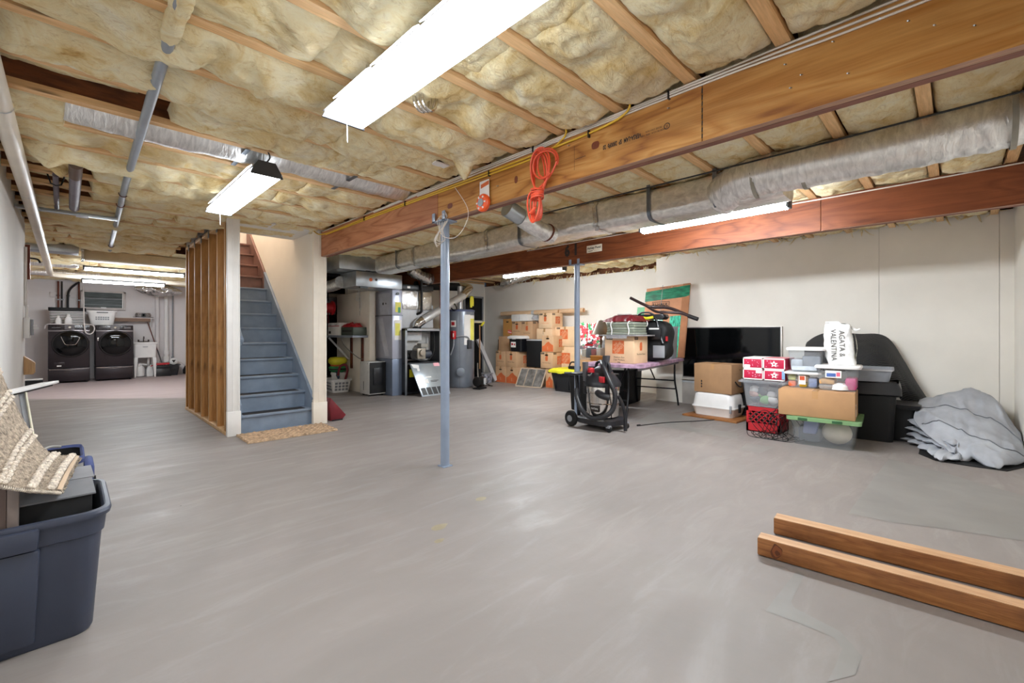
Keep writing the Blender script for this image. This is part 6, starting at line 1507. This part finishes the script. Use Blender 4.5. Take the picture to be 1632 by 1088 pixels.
mb = MB(); put_poly(mb, [(.025, -.02), (.055, -.02), (.055, .02), (.025, .02)], (-.188, .03, .165), '-x', .003); B('pink_print', mb, M('label_pink', '#d9667e', .6), t, smooth=0)
t = T('paper_bag', 'white shop bag with sideways black lettering on a clear tote', 'bag', (5.56, .83, .805), .1)
def pbag(u, v):
    a = v * 2 * PI; z = .41 * u
    c, s = math.cos(a), math.sin(a)
    k = .82 + .2 * math.sin(PI * (.15 + .7 * u)) - .1 * u
    x = .075 * k * math.copysign(abs(c) ** .45, c); y = .125 * k * math.copysign(abs(s) ** .45, s)
    return (x + .012 * fbm(z * 9, y * 9, 1, 3), y + .012 * fbm(z * 9, x * 20, 5, 3) + .02 * u - (.06 * max(0, .35 - u)), z + (.03 * (y > 0) * u))
g = bag_grid = MB().grid(pbag, 40, 80); B('bag_body', g, M('white_paper', '#e4e3e1', .6, bump=.25, bscale=14), t, smooth=60)
B('bag_top', MB().grid(lambda u, v: ((u - .5) * .12, .02 + (v - .5) * .2, .41 + .02 * v + .01 * fbm(u * 5, v * 9)), 6, 10), M('white_paper', '#efeeec', .6), t, smooth=60)
mb = MB(); put_text(mb, 'AGATA &', (-.088, -.018, .215), '-x', .066, rot=-PI / 2 + .03, sx=.95, off=.017); put_text(mb, 'VALENTINA', (-.088, .05, .20), '-x', .066, rot=-PI / 2 + .03, sx=.9, off=.017); front_ = [p for p in bag_grid.v if p[0] < -.02]
def on_bag(p):
    q = sorted(front_, key=lambda b_: (b_[1] - p[1]) ** 2 + (b_[2] - p[2]) ** 2)[:5]
    return (min(b_[0] for b_ in q) - .004, p[1], p[2])
mb.v = [on_bag(p) for p in mb.v]                     # lay the print on the bulging paper
B('lettering', mb, M('print_charcoal', '#55524f', .7), t, smooth=0)
B('clear_window', MB().grid(lambda u, v: (-.04 + .09 * u, -.118 - .02 * math.sin(PI * v) * (1 + .3 * fbm(u * 6, v * 6)), .02 + .3 * v), 8, 12), M('bag_side_yellow', '#ddd6b8', .5, var=.3, scale=16), t, smooth=60)
B('bag_handle', MB().tube(crom([(.0, -.09, .38), (-.02, -.13, .35), (-.01, -.16, .36)], 4), .012, 6), WHTM, t)
# grey tub on black bins, quilted black cover
t = T('grey_tub', 'light grey plastic tub behind the paper bag, on a black bin', 'tub', (6.1, .66, .62), RZ); B('tub_shell', MB().loft([rr(0, 0, a, b, .05, z, 5) for a, b, z in ((.34, .34, 0), (.39, .39, .12), (.42, .42, .12), (.42, .42, .14), (.37, .37, .14), (.33, .33, .02))]), M('blue_grey_plastic', '#9da2ab', .4), t); B('tub_lip', MB().box(-.214, -.2, .115, -.208, .2, .128), LGREY, t)
t = T('black_bin', 'black waste bin with a bag folded over its rim under the grey tub', 'bin', (6.12, .64, 0), RZ); B('bin_shell', MB().loft([rr(0, 0, a, b, .06, z, 5) for a, b, z in ((.34, .36, 0), (.40, .42, .55), (.40, .42, .6))]), BLKM, t)
B('bin_liner', MB().loft([[(p[0] * (1 + .05 * fbm(p[0] * 9, p[1] * 9, z)), p[1] * (1 + .06 * fbm(p[0] * 7, p[1] * 9, z + 3)), z + .02 * fbm(p[0] * 8, p[1] * 8, 1)) for p in rr(0, 0, a, a + .03, .06, z, 6)] for a, z in ((.41, .47), (.47, .49), (.46, .56), (.42, .61))], False, False), BLK, t)
t = T('black_basket', 'second black bin with a wide rim, lower beside the black waste bin', 'bin', (6.28, .40, 0)); B('bin_shell', MB().loft([rr(0, 0, a, b, .05, z, 5) for a, b, z in ((.3, .2, 0), (.34, .24, .34), (.42, .3, .34), (.42, .3, .38), (.34, .24, .38))]), BLKM, t); B('rim', MB().loft([rr(0, 0, a, b, .05, z, 5) for a, b, z in ((.43, .31, .36), (.44, .32, .385), (.4, .28, .385))]), BLK, t)
QB = None
def quilt():
    m, nt, bs = new_mat('quilted_black_fabric')
    w = nd(nt, 'ShaderNodeTexWave', wave_type='BANDS', bands_direction='DIAGONAL'); w.inputs['Scale'].default_value = 22; w.inputs['Distortion'].default_value = 1.2
    nt.links.new(coords(nt), w.inputs['Vector'])
    nt.links.new(ramp(nt, w.outputs['Fac'], [(.3, '#0b0b0c'), (.8, '#323236')]), bs.inputs['Base Color'])
    bs.inputs['Roughness'].default_value = .6
    bumpn(nt, bs, w.outputs['Fac'], .6, .01)
    return m
t = T('quilted_pad', 'black ribbed foam pad bent over the bins against the right wall', 'pad', (6.6, .8, .3))
UPE = crom([(6.78, 1.34, .98), (6.83, 1.25, 1.06), (6.85, 1.12, 1.10), (6.86, .84, 1.085), (6.86, .60, 1.06), (6.85, .45, .80), (6.80, .34, .56), (6.72, .22, .34)], 8)
LOE = crom([(6.50, 1.32, .70), (6.46, 1.2, .66), (6.44, 1.1, .66), (6.44, .86, .66), (6.45, .66, .66), (6.50, .55, .58), (6.58, .46, .42), (6.62, .36, .25)], 8)
def padf(u, v):
    k = u * (len(UPE) - 1); i = min(int(k), len(UPE) - 2); f = k - i
    p = UPE[i].lerp(UPE[i + 1], f).lerp(LOE[i].lerp(LOE[i + 1], f), v)
    b = math.sin(PI * min(1, v * 1.1) * .9)
    return (p.x - .07 * b * (1 + .3 * fbm(u * 4, v * 3, 2)) - 6.6, p.y - .8, p.z + .05 * b - .3)
g = MB().grid(padf, 56, 30); g.keep = True
o = B('pad_sheet', g, quilt(), t, smooth=180); md = o.modifiers.new('thick', 'SOLIDIFY'); md.thickness = .035
mb = MB(); mb.box(.13, .42, .69, .15, .44, .72); mb.box(.1, -.1, .6, .12, -.07, .612); B('white_tag', mb, WHT, t)
# big grey cover heap in the corner
t = T('fabric_cover', 'large folded light grey fabric cover heaped in the right corner', 'cover', (5.95, .08, 0))
COVM = M('light_grey_cover', '#aeb1b8', .75, var=.08, scale=5, bump=.12, bscale=9)
CO = V((5.95, .08, 0))
# the loose main panel: rows of points from the wall foot over the crown to the front hem
ROWS = [[(6.95, .34, .02), (6.96, .12, .02), (6.96, -.12, .02), (6.94, -.32, .02), (6.8, -.43, .02)],
        [(6.85, .30, .27), (6.88, .11, .36), (6.90, -.13, .44), (6.85, -.31, .34), (6.70, -.43, .12)],
        [(6.50, .27, .41), (6.52, .10, .49), (6.50, -.15, .55), (6.40, -.31, .42), (6.25, -.425, .21)],
        [(6.20, .28, .36), (6.22, .08, .44), (6.20, -.14, .41), (6.15, -.31, .32), (6.10, -.43, .15)],
        [(5.95, .29, .27), (5.92, .09, .31), (5.85, -.15, .25), (5.82, -.32, .17), (5.82, -.43, .08)],
        [(5.80, .21, .18), (5.72, .06, .19), (5.62, -.15, .15), (5.58, -.29, .09), (5.75, -.425, .05)],
        [(5.66, .12, .12), (5.58, -.03, .115), (5.48, -.15, .06), (5.42, -.26, .018), (5.72, -.40, .02)],
        [(5.72, .09, .06), (5.54, -.01, .012), (5.56, -.13, .01), (5.50, -.24, .008), (5.74, -.37, .008)]]
cols = [crom(r, 14) for r in ROWS]
lines = [crom([c[k] for c in cols], 10) for k in range(len(cols[0]))]
def crease(p, u, v):
    a = fbm(p.x * 3.2 + p.y * 2.2, p.y * 4.2, p.z * 3, 3)
    r = 1 - min(1, abs(fbm(p.x * 1.9 - p.y * 2.6 + 4, p.y * 2.0 + p.x, 2, 2)) * 4.5)
    r2 = 1 - min(1, abs(fbm(p.x * 4.5 + p.y * 2 + 9, p.y * 5 - p.x, 7, 2)) * 4.0)
    e = min(1, 6 * u, 6 * (1 - u)) 
    return V((-.012 * a, .010 * a, .030 * a + .028 * r + .014 * r2 - .02)) * e
nu_, nv_ = len(lines) - 1, len(lines[0]) - 1
def covp(i, j):
    q = lines[i][j] + crease(lines[i][j], i / nu_, j / nv_)
    return V((min(q.x, 6.985), max(q.y, -.435), max(q.z, .008))) - CO
g = MB()
g.v = [tuple(covp(i, j)) for i in range(nu_ + 1) for j in range(nv_ + 1)]
for i in range(nu_):
    for j in range(nv_):
        a = i * (nv_ + 1) + j
        g.f.append([a, a + nv_ + 1, a + nv_ + 2, a + 1]); g.m.append(0)
o = B('main_panel', g, COVM, t, smooth=180); md = o.modifiers.new('thick', 'SOLIDIFY'); md.thickness = .006
for row, i0, i1 in ((32, 3, nu_), (44, 4, nu_)):
    B('seam_piping', MB().tube([covp(i, row) + V((-.003, 0, .004)) for i in range(i0, i1 + 1)], .0045, 6), M('seam_grey', '#6f7278', .7), t)
# bunched layers that spill out to the left and front, each a rounded lip running back into the heap
LIPS = [([(6.50, .53, .03), (6.15, .38, .03), (5.90, .26, .03), (5.62, .17, .03), (5.40, .10, .03), (5.46, -.03, .03)], .055),
        ([(6.45, .50, .085), (6.15, .35, .09), (5.90, .23, .09), (5.68, .09, .085), (5.55, .0, .075)], .05),
        ([(6.45, .48, .155), (6.10, .33, .15), (5.85, .18, .135), (5.68, .06, .13), (5.60, -.02, .12)], .05),
        ([(6.40, .44, .225), (6.22, .35, .235), (6.00, .27, .21), (5.80, .14, .175)], .05)]
for n, (lip, h) in enumerate(LIPS):
    pts = crom(lip, 9); rings = []
    for k, p in enumerate(pts):
        d = (V((6.45, -.12, 0)) - V((p.x, p.y, 0))); d.normalize()
        w = 1 + .7 * fbm(k * .23, n * 3.1, 1, 2); tp = min(1, .35 + k * .16)
        hh = h * w * tp; up = V((0, 0, 1)); e = .05 * fbm(k * .31, n * 5.3, 6, 2)
        q = p - d * e + V((0, 0, .02 * fbm(k * .2, n, 3, 2)))
        ring = [q + d * .34 + up * hh * .55, q + d * .16 + up * hh * .62, q + d * .05 + up * hh * .52, q + up * hh * .3, q - d * .022,
                q + d * .01 - up * hh * .32, q + d * .07 - up * hh * .42, q + d * .34 - up * hh * .4]
        rings.append([V((r_.x, r_.y, max(r_.z, .006))) - CO for r_ in ring])
    o = B('folded_layer', MB().loft(rings), COVM, t, smooth=50)
o = B('loose_corner', MB().loft([[V(p) - CO for p in r_] for r_ in ([(6.42, .47, .26), (6.40, .46, .30), (6.46, .42, .29)], [(6.34, .36, .25), (6.28, .36, .33), (6.40, .30, .35)], [(6.30, .28, .24), (6.16, .28, .33), (6.36, .2, .36)])]), COVM, t, smooth=60)
t = T('black_mat', 'black sheet edge lying on the floor under the grey cover', 'mat', (5.9, -.02, .0)); B('sheet', MB().prism([(-.30, .26), (-.50, .14), (-.52, -.08), (-.50, -.28), (-.2, -.41), (.9, -.41), (.5, .26)], (0, 0, .001), (1, 0, 0), (0, 1, 0), (0, 0, 1), .006), BLKM, t); B('sheet_fold', MB().box(.3, -.41, .007, .9, -.25, .02), BLKM, t)
# ------------------------------------------------------------------ foreground: timbers, tote with rug
def timber(x0, y0, x1, y1, w, h, lab):
    d = V((x1 - x0, y1 - y0, 0)); L = d.length; rz = math.atan2(d.y, d.x) + PI / 2
    t = T('timber', lab, 'timber', (x0, y0, 0), rz)
    # local -y runs along the timber
    B('beam_core', MB().box(0, -L, .004, w, 0, h), LUM, t, bevel=.006)
    B('lit_top', MB().box(.003, -L + .003, h - .001, w - .003, -.003, h + .0012), LUMT, t, smooth=0)  # paler top face, the overhead light put into its colour
    return t
t = timber(2.47, .71, 2.56, -.435, .078, .092, 'nearer of two brown timbers on the floor, with a knot at its end')
mb = MB()
for k, (rx, rz_, ox, oz) in enumerate(((.024, .036, 0, 0), (.018, .028, .003, .002), (.010, .013, .005, -.006))): put_poly(mb, [(ox + rx * math.cos(a) * (1 + .22 * math.sin(2 * a + k)), oz + rz_ * math.sin(a) * (1 + .15 * math.cos(3 * a))) for a in [i * PI / 10 for i in range(20)]], (0, -.085, .046), '-x', .0008 + k * .0006)
mb.m = [k for k in (0, 1, 0)]; B('knot', mb, [M('knot_dark', '#5a2f16', .6), M('knot_light', '#7d4522', .6)], t, smooth=0)
timber(2.795, .72, 2.885, -.43, .088, .092, 'farther of two brown timbers lying parallel on the floor')

TX0, TX1, TY0, TY1, TH = -.352, .108, 2.27, 2.78, .46
t = T('navy_tote', 'large open navy blue plastic tote in the left foreground', 'tote', ((TX0 + TX1) / 2, (TY0 + TY1) / 2, 0))
w, d = TX1 - TX0, TY1 - TY0
B('tote_shell', MB().loft([rr(0, 0, w - a, d - a, r, z, 6) for a, r, z in ((.10, .05, 0), (.085, .06, .012), (.035, .07, TH - .09), (.02, .07, TH - .085), (.005, .07, TH - .012), (.0, .07, TH), (.02, .065, TH + .004), (.035, .06, TH - .004), (.06, .06, TH - .1), (.12, .05, .02))]), BLUET, t)
B('inner_lining', MB().loft([rr(0, 0, w - a, d - a, .055, z, 6) for a, z in ((.038, TH - .008), (.064, TH - .1), (.124, .024))], False, True), BLUEI, t)
B('rim', MB().loft([rr(0, 0, w + a, d + a, .075, TH + z, 6) for a, z in ((-.004, -.022), (.014, -.02), (.02, -.006), (.012, .004), (-.012, .006))], False, False), BLUET, t)
B('front_handle', MB().fr(-.23, -d / 2 - .022, .045, -d / 2 + .01, TH - .085, -.23, -d / 2 - .026, .05, -d / 2 + .01, TH - .012), BLUET, t, bevel=.008)
B('front_panel', MB().fr(-.20, -d / 2 + .028, .035, -d / 2 + .06, .03, -.215, -d / 2 - .006, .05, -d / 2 + .04, TH - .09), BLUET, t, bevel=.008)
t = T('black_carton', 'black box with grey flaps standing inside the navy tote', 'box', (-.1, 2.55, .03)); B('box_body', MB().box(-.17, -.14, 0, .165, .15, .463), BLKM, t, bevel=.004)
for y0, z0, y1, z1, g_ in ((-.15, .466, .0, .492, '#77777b'), (.004, .494, .155, .509, '#848488')):
    B('grey_flap', MB().add([(x, y, z + e) for e in (0, .006) for x, y, z in ((-.19, y0, z0), (.175, y0, z0), (.168, y1, z1), (-.19, y1, z1))], [(0, 1, 2, 3), (4, 5, 6, 7), (0, 1, 5, 4), (1, 2, 6, 5), (2, 3, 7, 6), (3, 0, 4, 7)]), M('flap_' + g_[1:], g_, .7), t)
t = T('brown_panel', 'dark brown flat panel standing inside the navy tote at left', 'panel', (-.22, 2.36, .03)); B('panel', MB().fr(-.1, -.0, .06, .03, 0, -.08, .0, .065, .03, .56), M('brown_panel', '#6b5a54', .6), t, bevel=.003); B('panel_edge', MB().fr(.06, -.004, .085, .034, 0, .066, -.004, .095, .034, .565), M('panel_edge_grey', '#8a7d78', .6), t, bevel=.003)
t = T('cloth_bag', 'open blue and grey fabric bag on the floor behind the navy tote', 'bag', (-.06, 3.73, 0))
BB = M('bag_blue', '#3f4a78', .75, var=.1); BG = M('bag_grey', '#9a9894', .75)
B('bag_body', MB().loft([rr(0, 0, a, b, .05, z, 6) for a, b, z in ((.20, .36, 0), (.23, .40, .04), (.24, .42, .4), (.225, .405, .405), (.21, .38, .1), (.18, .34, .02))]), BG, t); B('bag_lining', MB().loft([rr(0, 0, a, b, .045, z, 6) for a, b, z in ((.222, .402, .41), (.20, .37, .1), (.17, .33, .022))], False, True), BLKM, t)
B('blue_rim', MB().loft([rr(0, 0, a, b, .05, z, 6) for a, b, z in ((.242, .422, .385), (.252, .432, .405), (.235, .415, .425), (.215, .395, .41))], False, False), BB, t); B('blue_pocket', MB().box(.12, -.2, .16, .165, .08, .37), BB, t, bevel=.018); B('carry_strap', MB().tube(crom([(-.1, -.2, .42), (-.05, -.14, .47), (-.02, .02, .46), (.02, .16, .43)], 5), .008, 6), BG, t); B('blue_roll', MB().cyl((-.1, -.13, .36), (-.02, -.1, .38), .05, n=14), BB, t); B('zip_pull', MB().cyl((.165, -.19, .3), (.17, -.19, .25), .006, n=6), BLK, t)

# woven rug draped over the tote: two edge curves in space, blended
FAR = [(-.222, 2.92, .99), (-.205, 2.92, .94), (-.175, 2.9, .845), (-.12, 2.89, .69), (-.06, 2.88, .585), (.0, 2.88, .56), (.035, 2.88, .545)]
NEAR = [(-.37, 2.28, .80), (-.30, 2.29, .72), (-.235, 2.31, .645), (-.17, 2.31, .605), (-.11, 2.305, .578), (-.06, 2.30, .56), (-.018, 2.295, .548)]
NF, NN = crom(FAR, 10), crom(NEAR, 10)
def rugf(u, v, lift=0):
    k = u * (len(NF) - 1); i = min(int(k), len(NF) - 2); f = k - i
    a = NF[i].lerp(NF[i + 1], f); b = NN[i].lerp(NN[i + 1], f)
    p = b.lerp(a, v)
    p.z += .05 * math.sin(PI * v) * (1 - .7 * u) * .6 + lift
    return p
t = T('woven_rug', 'beige woven rug with cream braided stripes draped over the navy tote', 'rug', (-.1, 2.55, .5))
LO = V((-.1, 2.55, .5))
RUGB = M('jute_weave', '#a29382', .95, var=.28, scale=60, bump=1.0, bscale=120)
RUGC = M('cream_wool', '#d8c9ba', .95, var=.2, scale=50, bump=.9, bscale=110)
def weave(u, v):
    st = int(u * 90)
    return .005 + .0035 * math.sin(u * 90 * PI) ** 2 * (1 if True else 0) * (.6 + .5 * math.sin(v * 150 + (st % 2) * PI))
g = MB().grid(lambda u, v: rugf(u, v, weave(u, v)) + V((0, 0, .004 * fbm(u * 40, v * 40, 1, 2))) - LO, 270, 130); g.keep = True
o = B('jute_field', g, RUGB, t, smooth=180); md = o.modifiers.new('thick', 'SOLIDIFY'); md.thickness = .012; md.offset = -1
for u0 in (.1, .14, .30, .335, .5, .535, .70, .73, .865, .89):
    mb = MB()
    n_ = 30
    for j in range(n_):
        v0, v1 = j / n_, (j + .86) / n_
        pts = [rugf(u0 + (.007 if (s in (1, 2)) else -.006) * (1 if j % 2 else -.2), v0 + (v1 - v0) * s / 3, .013) - LO for s in range(4)]
        mb.tube(pts, [.004, .0095, .0095, .004], 6)
    B('cream_stripe', mb, RUGC, t, smooth=180)
mb = MB()
for j in range(60):
    u = .12 + .86 * j / 60
    p = rugf(u, 0, .002) - LO; q = rugf(min(1, u + .012), 0, .002) - LO
    mb.tube([p + V((0, -.003, -.004)), (p + q) / 2 + V((0, -.007, 0)), q + V((0, -.002, -.004))], [.004, .008, .004], 5)
B('edge_binding', mb, RUGC, t, smooth=180)
B('hem_band', MB().grid(lambda u, v: rugf(.935 + .065 * u, v, .0125) - LO, 6, 40), M('hem_linen', '#bfa78e', .9, var=.06), t, smooth=180)
t = T('slat_rack', 'pale wooden rack behind the rug against the left wall', 'rack', (-.30, 2.9, 0)); B('slat', MB().bar((.0, .3, 0), (-.02, .25, .9), .03, .06), LGREY, t, bevel=.004); B('slat', MB().bar((.0, -.1, 0), (-.03, -.1, .78), .03, .06), LGREY, t, bevel=.004); B('crosspiece', MB().bar((-.02, -.2, .74), (-.02, .35, .8), .025, .05), LGREY, t, bevel=.004)
# narrow white board that sticks out behind the rug
t = T('white_board', 'narrow white board with a pointed tip sticking out behind the rug', 'board', (-.185, 4.85, .72), 0)
d = V((.165, .58, 0)).normalized(); n_ = V((d.y, -d.x, 0))
B('board_top', MB().prism([(-.42, -.032), (.2, -.032), (.33, .0), (.36, .03), (.3, .036), (-.42, .036)], (0, 0, 0), d, n_, (0, 0, 1), .02), WHT, t, bevel=.004); B('board_edge', MB().prism([(-.42, -.026), (.18, -.026), (.28, .0), (.24, .03), (-.42, .03)], (0, 0, -.012), d, n_, (0, 0, 1), .011), BLKM, t)
B('leg', MB().bar((-.05, -.22, -.01), (.05, -.5, -.72), .03, .02), GREY, t); B('leg_strip', MB().bar((-.03, -.24, -.01), (.07, -.52, -.72), .008, .02), M('cream_strip', '#d9d3bd', .6), t)
